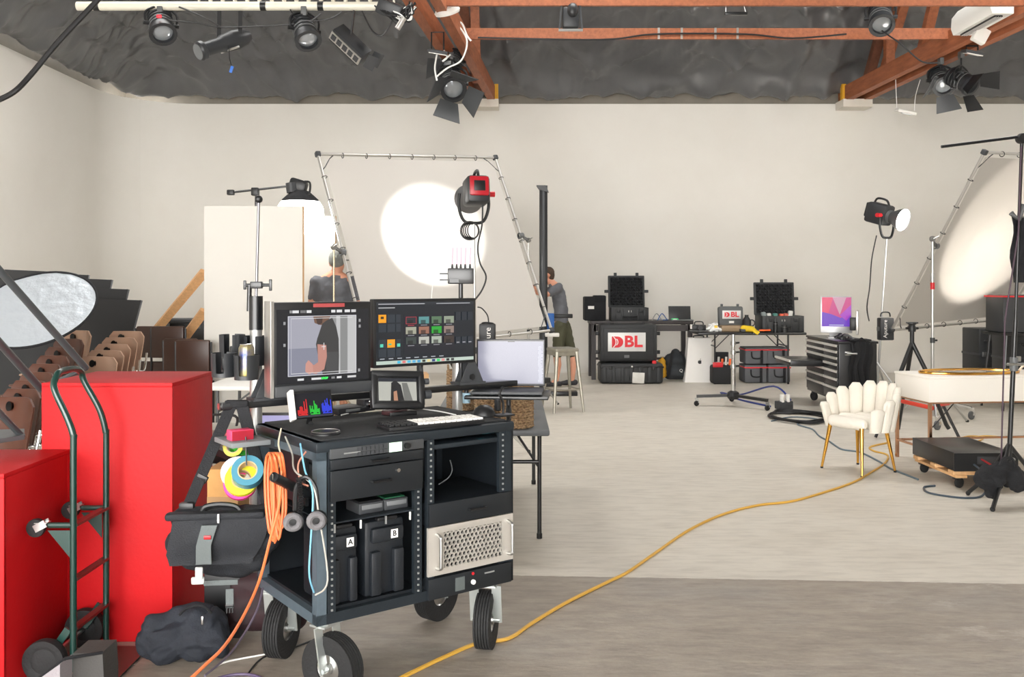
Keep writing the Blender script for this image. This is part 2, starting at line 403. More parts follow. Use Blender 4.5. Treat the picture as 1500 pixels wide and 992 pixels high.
# ------------------------------------------------------------------ the video cart
CL0 = Vector((-.732, 3.455, 0)); CRZ = math.atan2(.548, .737); CU = Vector((math.cos(CRZ), math.sin(CRZ), 0)); CV = Vector((-CU.y, CU.x, 0))
CW_, CD_, CTOP, CBOT = .918, .60, 1.0, .31
def cl(px, py, yl=0.0):                                   # pixel -> cart-local point on the plane y = yl
    p = hit(px, py, CL0+CV*yl, CV)-CL0
    return Vector((p.dot(CU), yl, p.z))
def ctop(px, py, z=CTOP):                                 # pixel -> cart-local point on the cart top
    p = hit(px, py, (0,0,z), (0,0,1))-CL0
    return Vector((p.dot(CU), p.dot(CV), z))
def cw(p): return CL0+CU*p[0]+CV*p[1]+Vector((0,0,p[2]))  # cart-local -> world
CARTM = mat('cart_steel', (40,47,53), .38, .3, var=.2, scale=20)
CARTL = mat('cart_steel_lit_side', (98,112,122), .38, .35, var=.15, scale=20)  # light reflected off the cart's left side, painted as a paler steel
MATM = mat('rubber_mat', (30,32,34), .75, bump=.25, bscale=200)
PANEL = mat('rack_panel', (24,28,32), .4)
cart = thing('video_cart', 'black steel video village cart on pneumatic wheels with rack bays', 'cart', CL0, CRZ)
xdiv = cl(622, 760).x
fr = S()
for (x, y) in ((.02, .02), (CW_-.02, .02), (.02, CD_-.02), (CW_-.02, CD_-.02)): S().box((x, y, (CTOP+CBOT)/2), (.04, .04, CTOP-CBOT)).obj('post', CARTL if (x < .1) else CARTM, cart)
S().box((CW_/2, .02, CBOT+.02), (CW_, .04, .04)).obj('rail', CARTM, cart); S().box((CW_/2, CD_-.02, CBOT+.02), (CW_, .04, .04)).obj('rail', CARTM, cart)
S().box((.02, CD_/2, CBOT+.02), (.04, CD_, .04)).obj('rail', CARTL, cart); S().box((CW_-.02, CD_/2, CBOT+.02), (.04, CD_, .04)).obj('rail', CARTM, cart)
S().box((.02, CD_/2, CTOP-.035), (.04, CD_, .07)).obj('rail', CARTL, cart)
S().box((CW_/2, CD_/2, CBOT+.045), (CW_-.06, CD_-.06, .012)).obj('floor_tray', PANEL, cart)
S().box((CW_/2, CD_/2, CTOP-.02), (CW_+.01, CD_+.01, .04), bev=.008).obj('cart_top', CARTM, cart)
S().box((CW_/2, CD_/2, CTOP+.004), (CW_-.05, CD_-.04, .008), bev=.003).obj('rubber_mat', MATM, cart)
S().box((CW_-.005, CD_/2, .66), (.01, CD_, .62)).obj('side_panel', PANEL, cart); S().box((CW_/2, CD_-.01, .66), (CW_, .01, .62)).obj('back_panel', PANEL, cart)
S().box((.045, CD_*.62, .84), (.012, CD_*.62, .24)).obj('side_panel', PANEL, cart)
S().box((xdiv, .28, .66), (.012, .5, .64)).obj('divider', PANEL, cart)
HOLE = mat('rack_hole', (170,172,172), .4, .6)
for x in (.062, xdiv-.03, xdiv+.03, CW_-.055):
    rail = S().box((x, .012, .65), (.034, .02, .64)).obj('rack_rail', CARTM, cart)
    h = S()
    for i in range(26): h.box((x, .0, .36+.0235*i), (.007, .006, .007))
    h.obj('rail_holes', HOLE, rail)
def rackbox(name, a, b, c, m, depth=.3, proud=.012, bev=.003, label=None):
    """panel in the front face: a = top-left pixel, b = bottom-left pixel, c = top-right pixel"""
    A, B, C = cl(*a), cl(*b), cl(*c); z1, z0 = A.z, B.z
    return S().box(((A.x+C.x)/2, depth/2-proud, (z0+z1)/2), (C.x-A.x, depth, z1-z0), bev=bev).obj(name, m, cart, label=label), A.x, C.x, z0, z1
o, x0, x1, z0, z1 = rackbox('rack_unit', (482,658), (483,673), (619,643), mat('rack_face', (62,64,66), .5))
lcd = cl(577, 654); S().box((lcd.x, -.014, (z0+z1)/2), (.055, .004, .036)).obj('lcd_screen', mat('lcd_green', (200,232,205), .3, emit=.7), o)
k = S()
for i in range(7):
    for j in range(2): k.box((x0+.12+.0185*i, -.014, (z0+z1)/2+.009-.018*j), (.014, .006, .013))
k.obj('button', DGREY, o, kind='stuff'); S().cyl((lcd.x+.05, -.01, (z0+z1)/2), (lcd.x+.05, -.028, (z0+z1)/2), .012).obj('knob', BLK, o)
S().box((x0+.09, -.0135, (z0+z1)/2-.002), (.07, .002, .005)).obj('name_strip', HOLE, o)
def drawer(a, b, c, hx):
    o, x0, x1, z0, z1 = rackbox('drawer', a, b, c, PANEL, .4)
    zc = (z0+z1)/2; xc = x0+(x1-x0)*hx
    S().tube([(xc-.04, -.01, zc), (xc-.04, -.03, zc), (xc+.04, -.03, zc), (xc+.04, -.01, zc)], .005, 8).obj('handle', BLKM, o)
    return o
drawer((482.5,674), (482.5,689), (618,659), .5); d2 = drawer((482.5,690.5), (482.5,736), (617.5,675), .52)
p = cl(581, 688); S().cyl((p.x, -.01, p.z), (p.x, -.018, p.z), .008).obj('lock', CHROME, d2)
sh = cl(483, 769); S().box(((sh.x+xdiv-.04)/2, .22, sh.z), (xdiv-.04-sh.x, .42, .006)).obj('shelf', CARTM, cart)
for i in range(4): S().box((sh.x+.02+.11*i, .0, sh.z-.018), (.006, .006, .032)).obj('cable_tie', CABLEW if i % 2 else HOLE, cart)
# right bay: pull-out shelf, open bay, drawer, perforated panel, power unit
p = cl(640, 656); S().box(((xdiv+CW_)/2, .2, p.z), (CW_-xdiv-.1, .38, .02), bev=.004).obj('shelf', CARTM, cart)
drawer((627,739), (627,772), (748,716), .55)
o, x0, x1, z0, z1 = rackbox('power_unit', (626,849), (626,880), (747,821), PANEL, .4)
zc = (z0+z1)/2
S().box((x0+.15, -.0135, zc), (.045, .004, .055)).obj('display', mat('dim_lcd', (86,92,92), .3), o)
S().cyl((x0+.215, -.01, zc-.005), (x0+.215, -.02, zc-.005), .01).obj('button', WHITEP, o); S().cyl((x0+.215, -.01, zc+.03), (x0+.215, -.016, zc+.03), .006).obj('led', REDP, o)
S().box((x0+.3, -.0132, zc+.02), (.05, .002, .006)).obj('name_strip', HOLE, o)
# perforated silver server front: a real lattice of round holes
A, B, C = cl(625,774), cl(624,845.5), cl(749,751); zA, zB = A.z, B.z; pw, ph = C.x-A.x, zA-zB
SIL = mat('satin_aluminium', (205,200,192), .38, .55, bump=.05, bscale=200)
srv = S().box(((A.x+C.x)/2, .12, (zA+zB)/2), (pw-.04, .22, ph-.02)).obj('server', mat('server_dark', (10,10,11), .6), cart)
lat = S(); x0g, x1g, z0g, z1g = A.x+.075, C.x-.06, zB+.026, zA-.026
yf = -.012
for (xa, xb, za, zb) in ((A.x, x0g, zB, zA), (x1g, C.x, zB, zA), (x0g, x1g, zB, z0g), (x0g, x1g, z1g, zA)): lat.box(((xa+xb)/2, yf+.006, (za+zb)/2), (xb-xa, .012, zb-za))
R_ = .0118; cx_ = R_*math.sqrt(3); nr = int((z1g-z0g)/(1.5*R_))+1
for j in range(nr):
    for i in range(int((x1g-x0g)/cx_)+2):
        px_, pz_ = x0g+cx_*(i+(.5 if j % 2 else 0)), z0g+R_*.6+j*1.5*R_
        if px_ > x1g+.004 or pz_ > z1g+.004: continue
        o6 = [(px_+R_*1.02*math.cos(PI/6+PI/3*k), pz_+R_*1.02*math.sin(PI/6+PI/3*k)) for k in range(6)]
        out = []
        for k in range(6):
            a, b = o6[k], o6[(k+1) % 6]; out += [a, ((a[0]+b[0])/2, (a[1]+b[1])/2)]
        inn = [(px_+.0085*math.cos(PI/6+PI/6*k), pz_+.0085*math.sin(PI/6+PI/6*k)) for k in range(12)]
        V = [(q[0], yf, q[1]) for q in out]+[(q[0], yf, q[1]) for q in inn]+[(q[0], yf+.012, q[1]) for q in inn]
        F = [(k, (k+1) % 12, 12+(k+1) % 12, 12+k) for k in range(12)]+[(12+k, 12+(k+1) % 12, 24+(k+1) % 12, 24+k) for k in range(12)]
        lat.add(V, F)
lat.obj('grille', SIL, srv, ang=20)
for x in (A.x+.04, C.x-.028):
    S().tube(smoothpath([(x, yf, zB+.03), (x, yf-.03, zB+.035), (x, yf-.034, zB+.05), (x, yf-.034, zA-.05), (x, yf-.03, zA-.035), (x, yf, zA-.03)], 4), .007, 10).obj('handle', STEEL, srv)
def caster(x, y, yaw, label=None):
    s = CV*0
    M = Matrix.Translation((x, y, 0)) @ Matrix.Rotation(yaw, 4, 'Z')
    def P(a): return M @ Vector(a)
    R, wd = .125, .075
    prof = [(.055,-wd*.42),(.095,-wd*.5),(.112,-wd*.46)]
    for i in range(6):
        z = -wd*.40+wd*.8*i/5; prof += [(.125, z-.004), (.125, z+.004), (.119, z+.006)]
    prof = prof[:-1]+[(.112, wd*.46),(.095, wd*.5),(.055, wd*.42),(.055,-wd*.42)]
    rot = (M.to_3x3() @ Euler((PI/2, 0, 0)).to_matrix())
    tyre = S().lathe(prof, P((.03, 0, R)), rot, 40).obj('tyre', RUB, cart)
    S().lathe([(.0,-.03),(.02,-.034),(.022,-.02),(.05,-.018),(.058,-.03),(.06,.03),(.05,.018),(.022,.02),(.02,.034),(0,.03)], P((.03,0,R)), rot, 24).obj('hub', STEEL, tyre)
    fk = S()
    for sd in (-1, 1):
        fk.bar(P((.03, sd*.05, R-.01)), P((.0, sd*.05, CBOT-.025)), .006, .042, up=(M.to_3x3() @ Vector((0,1,0))))
    fk.box(P((0,0,CBOT-.022)), (.075, .108, .008), M.to_3x3()).box(P((0,0,CBOT-.006)), (.1, .1, .01), M.to_3x3()).cyl(P((0,0,CBOT-.025)), P((0,0,CBOT-.005)), .035)
    fk.cyl(P((.03,-.06,R)), P((.03,.06,R)), .009)
    fk.obj('fork', mat('zinc_plate', (200,206,204), .32, .75), cart)
caster(.075, .075, -1.15); caster(CW_-.09, .085, .75); caster(.07, CD_-.07, .75); caster(CW_-.09, CD_-.08, .3)
# mast, crossbar and brackets at the back of the cart
GREYT = mat('grey_tube', (178,178,176), .35, .7)
bz = 1.09; yb = .57
bl, brr = cl(322, 600, yb).x, cl(803, 575, yb).x
S().bar((bl, yb, bz), (brr, yb, bz), .045, .03, bev=.004).obj('crossbar', BLKM, cart)
S().cyl((bl, yb, bz), (bl-.006, yb, bz), .014).obj('end_cap', STEEL, cart)
mx = cl(375, 560, yb+.05).x; mx2 = cl(670, 560, yb+.05).x
m1 = S().cyl((mx, yb+.05, .6), (mx, yb+.05, 1.42), .026).obj('mast', GREYT, cart); S().cyl((mx, yb+.05, 1.40), (mx, yb+.05, 1.545), .029).obj('mast_collar', BLKM, m1)
S().cyl((mx2, yb+.05, .6), (mx2, yb+.05, 1.24), .026).obj('mast', GREYT, cart)
for x in (mx+.03, mx2+.03):
    s = S()
    for dy in (-.03, .02): s.prism([(-.07, 0), (.07, 0), (.012, .125), (-.012, .125)], .006, frame((x, yb+dy, bz+.018), (1,0,0), (0,0,1)))
    s.box((x, yb, bz+.02), (.15, .09, .012)).obj('bracket', DGREY, cart)
    S().cyl((x, yb-.04, bz+.05), (x, yb+.03, bz+.05), .016).obj('bracket_knob', BLK, cart)
S().cyl((mx2+.02, yb, bz-.015), (mx2+.02, yb, CTOP+.02), .011).obj('clamp_screw', BLKM, cart); S().cyl((mx2+.02, yb, CTOP+.01), (mx2+.02, yb, CTOP+.06), .02).obj('clamp_foot', mat('pale_blue_foot', (150,180,196), .5), cart)
# thin spigot pole above the mast
pole = thing('spigot_pole', 'thin steel pole with ball top clamped above the cart mast', 'pole', cw((mx, yb+.05, 1.5)))
t0, t1 = cw((mx, yb+.05, 1.5)), hit(379, 292, cw((mx, yb+.05, 0)), CV)
S().cyl(t0, t1, .006, n=10).obj('rod', mat('dull_steel', (120,118,122), .35, .8), pole, w=True); S().ball(t1, .017).obj('knob', BLK, pole, w=True)
s = S(); c = t0.lerp(t1, .2); s.box(c, (.05, .03, .03), bev=.004); s.cyl(c+Vector((-.05,0,0)), c+Vector((.06,0,0)), .007); s.box(c+Vector((.06,0,0)), (.012,.012,.05), bev=.003); s.box(c+Vector((-.05,0,0)), (.012,.012,.04), bev=.003)
s.obj('clamp', BLKM, pole, w=True); S().cyl(t0+Vector((-.03,0,-.02)), c+Vector((-.03,0,0)), .01).obj('sleeve', BLKM, pole, w=True)
# cup holders
cg = 'cup holders clamped to the cart mast'
def cup(px, py0, py1, d, label):
    a, b = W(px, py0, d), W(px, py1, d); h = a.z-b.z; r = 18.5*d/FPX
    t = thing('cup_holder', label, 'cup holder', b, .3, cg)
    V = []; F = []; n = 28; rows = 6; th = .004
    for ring in (r, r-th):
        for j in range(rows+1):
            for i in range(n): V.append((ring*(.93+.07*j/rows)*math.cos(2*PI*i/n), ring*(.93+.07*j/rows)*math.sin(2*PI*i/n), h*j/rows))
    def slot(i, j): 
        a_ = (2*PI*(i+.5)/n) % (2*PI); return abs(a_-PI*1.42) < .33 and j >= 1 or abs(a_-PI*.5) < .33 and j >= 1
    m_ = (rows+1)*n
    for j in range(rows):
        for i in range(n):
            if slot(i, j): continue
            i2 = (i+1) % n; F.append((j*n+i, j*n+i2, (j+1)*n+i2, (j+1)*n+i)); F.append((m_+j*n+i, m_+(j+1)*n+i, m_+(j+1)*n+i2, m_+j*n+i2))
            for (ii, jj, e) in ((i-1, j, (j*n+i, (j+1)*n+i)), (i+1, j, (j*n+i2, (j+1)*n+i2)), (i, j+1, ((j+1)*n+i, (j+1)*n+i2))):
                if jj >= rows or slot(ii % n, jj): F.append((e[0], e[1], m_+e[1], m_+e[0]))
    S().add(V, F).cyl((0,0,0), (0,0,.006), r*.93, n=28).obj('cup_body', mat('holder_plastic', (38,40,43), .4), t, ang=40)
    S().box((0, r+.015, h*.5), (.02, .035, .05), bev=.004).obj('clip', BLK, t)
    return t, b, r, h
cup(340, 490, 545, 3.93, 'black slotted cup holder behind the others, closest to the monitor stand base')
cup(373, 492, 535, 3.96, 'black cup holder fixed against the cart mast behind the drink can')
cup(328, 517, 552, 3.78, 'empty black slotted cup holder at the outer end of the cart crossbar')
t, b, r, h = cup(361, 520, 556, 3.74, 'black slotted cup holder with the drink can in it')
can = thing('drink_can', 'yellow and blue drink can standing in the cup holder', 'can', b+Vector((0,0,.006)))
S().lathe([(.024,0),(.03,.006),(.031,.012),(.031,.122),(.026,.134),(.025,.136)], n=24).obj('can_body', mat('can_print', (176,160,40), .3, .5, var=.5, scale=14, col2=(40,60,130)), can)
S().lathe([(.025,.134),(.0255,.138),(.022,.136),(.0,.135)], n=24).obj('can_lid', CHROME, can)
# ------------------------------------------------------------------ things in the cart bays
HARD = mat('hard_case_black', (25,29,34), .45, bump=.08, bscale=120)
for (pxa, pxb, pya, ltr) in ((484, 531, 776, 'A'), (541, 600, 765, 'B')):
    a, b = cl(pxa, pya), cl(pxb, pya); z0 = CBOT+.051
    t = thing('battery_case', 'black moulded case marked with the letter '+ltr+' inside the cart bay', 'case', cw((a.x, .03, z0)), CRZ)
    wz, hz = b.x-a.x, a.z-z0-.01
    S().box((wz/2, .12, hz/2), (wz, .22, hz), bev=.018).obj('case_body', HARD, t)
    for fx in (.22, .78): S().box((wz*fx, -.004, hz*.32), (wz*.26, .03, hz*.58), bev=.01).obj('rib', HARD, t)
    S().box((wz*.5, -.006, hz*.82), (wz*.8, .03, hz*.2), bev=.012).obj('lid_bulge', HARD, t)
    S().box((wz*.5, .0, hz+.008), (wz*.5, .03, .015), bev=.006).obj('carry_handle', BLK, t)
    S().box((wz*.64, -.023, hz*.82), (.03, .002, .034)).obj('letter_tag', WHITEP, t)
    text('letter', ltr, .03, BLK, t, TM[t] @ frame((wz*.64, -.0245, hz*.82), (1,0,0), (0,0,1)), .0003, bold=.0008)
for (pa, nm) in ((553, 'with clear lid on the cart shelf'), (590, 'with green label on the cart shelf')):
    a = cl(pa-18, 760); t = thing('battery_charger', 'small dark charger '+nm, 'charger', cw((a.x+.0, .05, sh.z+.003)), CRZ)
    S().box((.055, .06, .022), (.11, .12, .044), bev=.006).obj('charger_body', DGREY, t); S().box((.055, .0, .028), (.09, .01, .02), bev=.003).obj('front_slot', mat('smoke_clear', (110,112,114), .15, coat=.6), t)
    S().box((.055, .06, .046), (.09, .09, .004)).obj('top_label', mat('green_label', (30,90,60), .5) if 'green' in nm else BLK, t)
p = cl(724, 634); tag(S().box(cw((p.x, .06, p.z+.0)), (.07, .04, .02), (0,0,CRZ), bev=.006).obj('card_reader', mat('teal_plastic', (60,150,165), .4)), 'small teal card reader on the cart pull-out shelf', 'card reader')
cable('bay_cable', [cw((p_.x, .2, p_.z)) for p_ in (cl(697,685), cl(700,700), cl(694,712), cl(680,722))], .003, GREYP, 'thin grey cable hanging inside the open rack bay')
# ------------------------------------------------------------------ things on the cart top
def top(name, label, cat, px, py, rz=0, z=.008): 
    p = ctop(px, py); return thing(name, label, cat, cw((p.x, p.y, CTOP+z)), CRZ+rz)
kb = top('keyboard', 'black and white keyboard along the front edge of the cart top', 'keyboard', 632, 626, -.08)
S().box((0, 0, .008), (.44, .13, .016), bev=.004).obj('key_base', BLK, kb)
kw, kk = S(), S()
for j in range(5):
    for i in range(17):
        (kk if i < 5 else kw).box((-.205+.0256*i, -.048+.024*j, .02), (.021, .019, .009), bev=.002)
kw.obj('keycaps', WHITEP, kb, label='white keycaps', kind='stuff'); kk.obj('keycaps', BLK, kb, label='black keycaps', kind='stuff')
ms = top('computer_mouse', 'black rounded mouse beside the keyboard on the cart', 'mouse', 709, 612, .2)
S().lathe([(.0,.05),(.02,.047),(.04,.034),(.05,.014),(.052,0),(0,0)], n=24).obj('mouse_shell', BLK, ms); S().box((0,.0,.003), (.12,.085,.006), bev=.003).obj('mouse_pad', DGREY, ms)
pk = top('wireless_puck', 'flat black round puck on the near corner of the cart mat', 'puck', 477, 639)
S().lathe([(0,.012),(.05,.012),(.058,.007),(.058,0),(0,0)], n=32).obj('puck_body', BLK, pk); S().torus((0,0,.012), .054, .002, n=32).obj('puck_rim', STEEL, pk)
# small RGB scope monitor on a tilt arm
p = cl(459, 593, .36); sm = thing('scope_monitor', 'small tilted monitor showing red, green and blue waveforms', 'monitor', cw(p), CRZ-.1)
Mx = Matrix.Rotation(-.35, 4, 'X')
S().box((0, .012, 0), (.17, .025, .115), Mx.to_3x3(), bev=.006).obj('monitor_body', BLK, sm); S().box((-.09, .008, 0), (.016, .05, .125), Mx.to_3x3(), bev=.003).obj('side_plate', WHITEP, sm)
S().tube([(0,.03,-.03), (0,.06,-.09), (0,.03,CTOP-p.z+.01)], .012).obj('tilt_arm', BLK, sm)
sc = [((-.077,-.05,.154,.1), (14,16,22)), ((-.077,-.05,.154,.006), (60,60,70))]
for ci, (c, x) in enumerate((((230,40,40), -.05), ((40,210,60), 0), ((50,70,240), .05))):
    for k in range(9): sc.append(((x-.02+.0045*k, -.042+.01*random.random(), .004, .012+.05*random.random()), c))
    sc.append(((x-.02, -.044, .04, .004), c))
print_mesh('scope_screen', sc, TM[sm] @ Mx @ frame((0, -.0015, 0), (1,0,0), (0,0,1)), sm, glow=.64)
# big director's monitor
def facing(pxl, pyt, pxr, pyb, yl): # cart-parallel rectangle -> centre, width, height
    a, b = cl(pxl, pyt, yl), cl(pxr, pyb, yl); return Vector(((a.x+b.x)/2, yl, (a.z+b.z)/2))
yl = .44; a, b, c = cl(401,443.5,yl), cl(543.5,441,yl), cl(399,568,yl); mw, mh = b.x-a.x, a.z-c.z
dm = thing('field_monitor', 'large field monitor showing a side view of a man in a dark shirt', 'monitor', cw((a.x, yl, c.z)), CRZ)
S().box((mw/2, .03, mh/2-.02), (mw, .06, mh+.04), bev=.006).obj('monitor_body', BLK, dm); S().box((-.008, .03, mh/2-.02), (.016, .07, mh+.05), bev=.002).obj('side_rail', ALU, dm)
S().box((mw/2, .0, -.02), (mw-.004, .03, .05), bev=.008).obj('chin', DGREY, dm); S().box((mw*.55, -.002, mh-.014), (mw*.32, .004, .016)).obj('tally_light', mat('tally_red', (140,60,60), .4, emit=.25), dm)
S().box((mw*.4, .075, mh*.35), (.12, .04, .12), bev=.01).tube([(mw*.4, .09, mh*.3), (mw*.4, .12, .02), (mw*.4, .13, -.06)], .018).obj('mount_arm', DGREY, dm)
W_, H_ = mw, mh
iw, ih = .70*W_, .72*H_; ix, iy = .135*W_, .115*H_
def R(x, y, w_, h_): return (ix+x*iw, iy+y*ih, w_*iw, h_*ih)
def PG(pts): return [(ix+x*iw, iy+y*ih) for (x, y) in pts]
pic = [((.012, .01, W_-.024, H_-.04), (16,19,23)), (R(0,0,1,1), (168,168,180)), (R(0,0,.65,.46), (138,140,156)), (R(.62,0,.38,1), (150,150,150)), (R(.7,0,.3,1), (196,196,196)), (R(.76,0,.11,1), (140,141,140)),
  (PG([(.36,1),(.38,.88),(.42,.86),(.47,.84),(.56,.86),(.62,1)]), (120,88,70)), (PG([(.40,.97),(.415,.87),(.44,.845),(.49,.87),(.5,.97)]), (70,52,44)),
  (PG([(.49,.86),(.56,.92),(.64,.96),(.70,.8),(.735,.6),(.74,.3),(.735,.0),(.5,.0),(.43,.32),(.40,.52),(.42,.62),(.45,.72)]), (60,60,58)), (R(.55,.0,.18,.38), (74,74,74)),
  (PG([(.42,.52),(.55,.5),(.56,.3),(.52,.09),(.40,.02),(.27,.06),(.25,.14),(.30,.22),(.37,.17),(.43,.22)]), (196,140,126)), (PG([(.245,.07),(.30,.02),(.36,.05),(.35,.19),(.29,.26),(.25,.2)]), (208,152,138)),
  (R(.51,.42,.01,.12), (235,235,235)), (R(.48,.47,.06,.01), (235,235,235)),
  (R(0,0,.008,1), (225,225,230)), (R(.992,0,.008,1), (225,225,230)), (R(0,.99,1,.01), (225,225,230)), (R(0,0,1,.01), (225,225,230)), (R(.04,.04,.006,.92), (200,200,210)), (R(.04,.04,.9,.008), (230,230,230)), (R(.04,.955,.9,.008), (230,230,230))]
for (x, w_, c) in ((.02,.035,(150,150,150)),(.06,.09,(235,235,235)),(.17,.08,(120,120,120)),(.26,.07,(235,235,235)),(.62,.06,(235,235,235)),(.70,.08,(235,235,235)),(.82,.08,(235,235,235)),(.92,.07,(220,220,220))): pic.append((R(x,1.05,w_,.045), c))
for (x, w_, c) in ((.13,.09,(230,230,230)),(.33,.14,(230,230,230)),(.48,.08,(40,190,70)),(.62,.05,(140,140,140)),(.70,.07,(230,230,230)),(.86,.13,(220,220,220))): pic.append((R(x,-.075,w_,.035), c))
for (x, y) in ((-.07,.86),(-.07,.5),(1.03,.88),(1.03,.78),(1.02,.02)): pic.append((R(x,y,.03,.05), (170,170,170)))
print_mesh('screen', pic, TM[dm] @ frame((0,-.0005,0), (1,0,0), (0,0,1)), dm, glow=1.0, off=.0002)
text('status_text', 'STOP', .013, mat('screen_text', (60,220,90), .4, emit=1), dm, TM[dm] @ frame((ix+.52*iw, -.008, iy-.058*ih), (1,0,0), (0,0,1)), .0001)
# computer monitor with an editing window
yl = .5; a, b, c = cl(547,438.5,yl), cl(697,440,yl), cl(545.5,540,yl); mw, mh = b.x-a.x, a.z-c.z
cm = thing('computer_monitor', 'wide computer monitor showing a media browser with thumbnails and orange tiles', 'monitor', cw((a.x, yl, c.z)), CRZ)
S().box((mw/2, .02, mh/2), (mw, .04, mh), bev=.005).obj('monitor_body', BLK, cm)
S().box((mw*.53, .06, mh*.45), (.1, .04, .1), bev=.008).tube([(mw*.53, .07, mh*.4), (mw*.53, .09, -.02), (mw*.53, .07, -.13)], .016).obj('mount_arm', DGREY, cm)
bx, by, bw_, bh = .014, .014, mw-.028, mh-.028
def R2(x, y, w_, h_): return (bx+x*bw_, by+y*bh, w_*bw_, h_*bh)
TH = [(40,44,50),(90,150,150),(90,120,90),(150,160,140),(170,170,150),(160,110,90),(40,170,50),(150,130,120),(60,70,66),(190,190,180),(175,185,170),(60,48,40)]
ui = [(R2(0,0,1,1), (20,27,34)), (R2(0,0,1,.055), (196,212,200)), (R2(0,.95,1,.05), (36,42,48)), (R2(.02,.962,.46,.012), (200,200,205)), (R2(.6,.962,.36,.012), (190,190,195)), (R2(.02,.90,.16,.016), (190,190,190)),
  (R2(.27,.16,.53,.64), (22,24,34))]
for i, x in enumerate((.02, .105, .19)):
    for j, y in enumerate((.67, .52, .27, .12)): ui.append((R2(x, y, .075 if i < 2 else .045, .13), (255,168,20) if (i, j) in ((0,0),(1,2)) else (42,52,60)))
for (x, y) in ((.035,.28),(.2,.28)): ui.append((R2(x, y, .03, .05), (90,220,190)))
ui.append((R2(.115,.31,.03,.025), (40,190,150))); ui.append((R2(.04,.73,.03,.04), (60,50,20)))
for i in range(4):
    for j in range(3):
        c = TH[i+4*j]; x, y = .285+.13*i, .64-.165*j
        ui.append((R2(x, y, .105, .115), c)); ui.append((R2(x+.02, y-.03, .065, .012), (170,60,70) if (i, j) == (0,0) else (150,150,155)))
        ui.append((R2(x+.02, y, .05, .06), tuple(int(v*.55) for v in c)))
for (x, y, w_, h_) in ((.285,.64,.105,.005), (.285,.75,.105,.005), (.285,.64,.003,.115), (.387,.64,.003,.115)): ui.append((R2(x,y,w_,h_), (225,70,80)))
for i in range(3):
    ui.append((R2(.80+.065*i, .68, .055, .14), (38,46,54))); ui.append((R2(.80+.065*i, .28, .055, .12), (38,46,54))); ui.append((R2(.81+.065*i, .3, .03, .015), (180,180,185)))
for i in range(8): ui.append((R2(.03+.085*i, .085, .045, .014), (185,190,195)))
for i, c in enumerate(((60,190,230),(230,120,120),(80,190,230),(90,180,230),(70,160,210),(60,60,50),(235,215,150),(40,60,120),(60,210,110),(230,150,150),(50,50,50),(60,60,60))): ui.append((R2(.2+.05*i, .008, .032, .04), c))
print_mesh('screen', ui, TM[cm] @ frame((0,-.0005,0), (1,0,0), (0,0,1)), cm, glow=.9, off=.00012)
# caged field monitor in front of it
p = cl(582, 571, .42); fm = thing('caged_monitor', 'small monitor in a chunky black cage on an arm', 'monitor', cw(p), CRZ-.15)
Mx = Matrix.Rotation(-.25, 4, 'X') @ Matrix.Rotation(.06, 4, 'Y'); M3 = Mx.to_3x3()
for (x, z, sx, sz) in ((0,.07,.25,.03),(0,-.07,.25,.035),(-.112,0,.03,.15),(.112,0,.03,.15)): S().box(M3 @ Vector((x,0,z)), (sx,.035,sz), M3, bev=.008).obj('cage_bar', BLK, fm)
S().box(M3 @ Vector((0,.01,0)), (.2,.03,.12), M3, bev=.004).obj('monitor_body', BLK, fm)
S().tube([(0,.02,-.06),(.02,.03,-.1),(.02,.02,CTOP-p.z+.02)], .016).box((.02,.02,CTOP-p.z+.015), (.13,.1,.02), bev=.005).obj('stand_arm', BLK, fm)
S().cyl((.13,.0,-.03), (.16,.0,-.03), .02).cyl((.13,0,.03), (.15,0,.03), .014).obj('side_knob', DGREY, fm)
print_mesh('screen', [((-.09,-.05,.18,.1), (190,190,180)), ((-.09,.035,.18,.015), (40,44,50)), ([(-.035,-.05),(-.03,.03),(-.01,.042),(.015,.02),(.03,-.05)], (30,30,30)), ([(-.02,-.05),(-.02,-.01),(-.005,-.005),(.0,-.05)], (190,140,110)), ([(.03,-.05),(.02,.03),(.045,.03),(.07,-.05)], (120,120,115))], TM[fm] @ Mx @ frame((0,-.0055,0), (1,0,0), (0,0,1)), fm, glow=.9, off=.0002)
# laptop on its tray
d = 4.72; a, b, c = W(698,497,d), W(798,496.5,d-.03), W(701,565,d); lw = (b-a).length; lh = a.z-c.z
lp = thing('laptop', 'open laptop with a blank pale violet screen on a tray beside the cart', 'laptop', Vector((a.x, a.y, c.z)), math.atan2(b.y-a.y, b.x-a.x))
S().box((lw/2, .006, lh/2), (lw, .009, lh), bev=.003).obj('laptop_lid', DGREY, lp); S().box((lw/2, -.115, -.012), (lw, .235, .014), bev=.004).obj('laptop_base', DGREY, lp)
ls = [((.004,.006,lw-.008,lh-.01), (20,20,22)), ((.008,.012,lw-.016,lh-.022), (158,158,176)), ((lw*.46,lh-.014,lw*.1,.008), (15,15,16))]
for k in range(26): ls.append(((lw*.9+.005*random.random(), .02+k*(lh-.05)/26, .012+.012*random.random(), .005), (186,188,204)))
print_mesh('screen', ls, TM[lp] @ frame((0,.0012,0), (1,0,0), (0,0,1)), lp, glow=1.0, off=.0002)
lt = thing('laptop_tray', 'black tray under the laptop clamped to the cart crossbar', 'tray', Vector((a.x, a.y, c.z-.02)), math.atan2(b.y-a.y, b.x-a.x))
S().box((lw/2, -.11, -.012), (lw+.06, .28, .016), bev=.004).obj('tray_plate', BLKM, lt); S().cyl((lw/2, -.11, -.02), (lw/2, -.11, -.2), .012).obj('tray_post', BLKM, lt); S().ball((lw*.5, -.11, -.1), (.016,.03,.04)).obj('tilt_knob', BLK, lt)
S().bar((lw*.5, -.11, -.19), (lw*.02, -.1, -.23), .03, .02).obj('support_arm', ALU, lt)
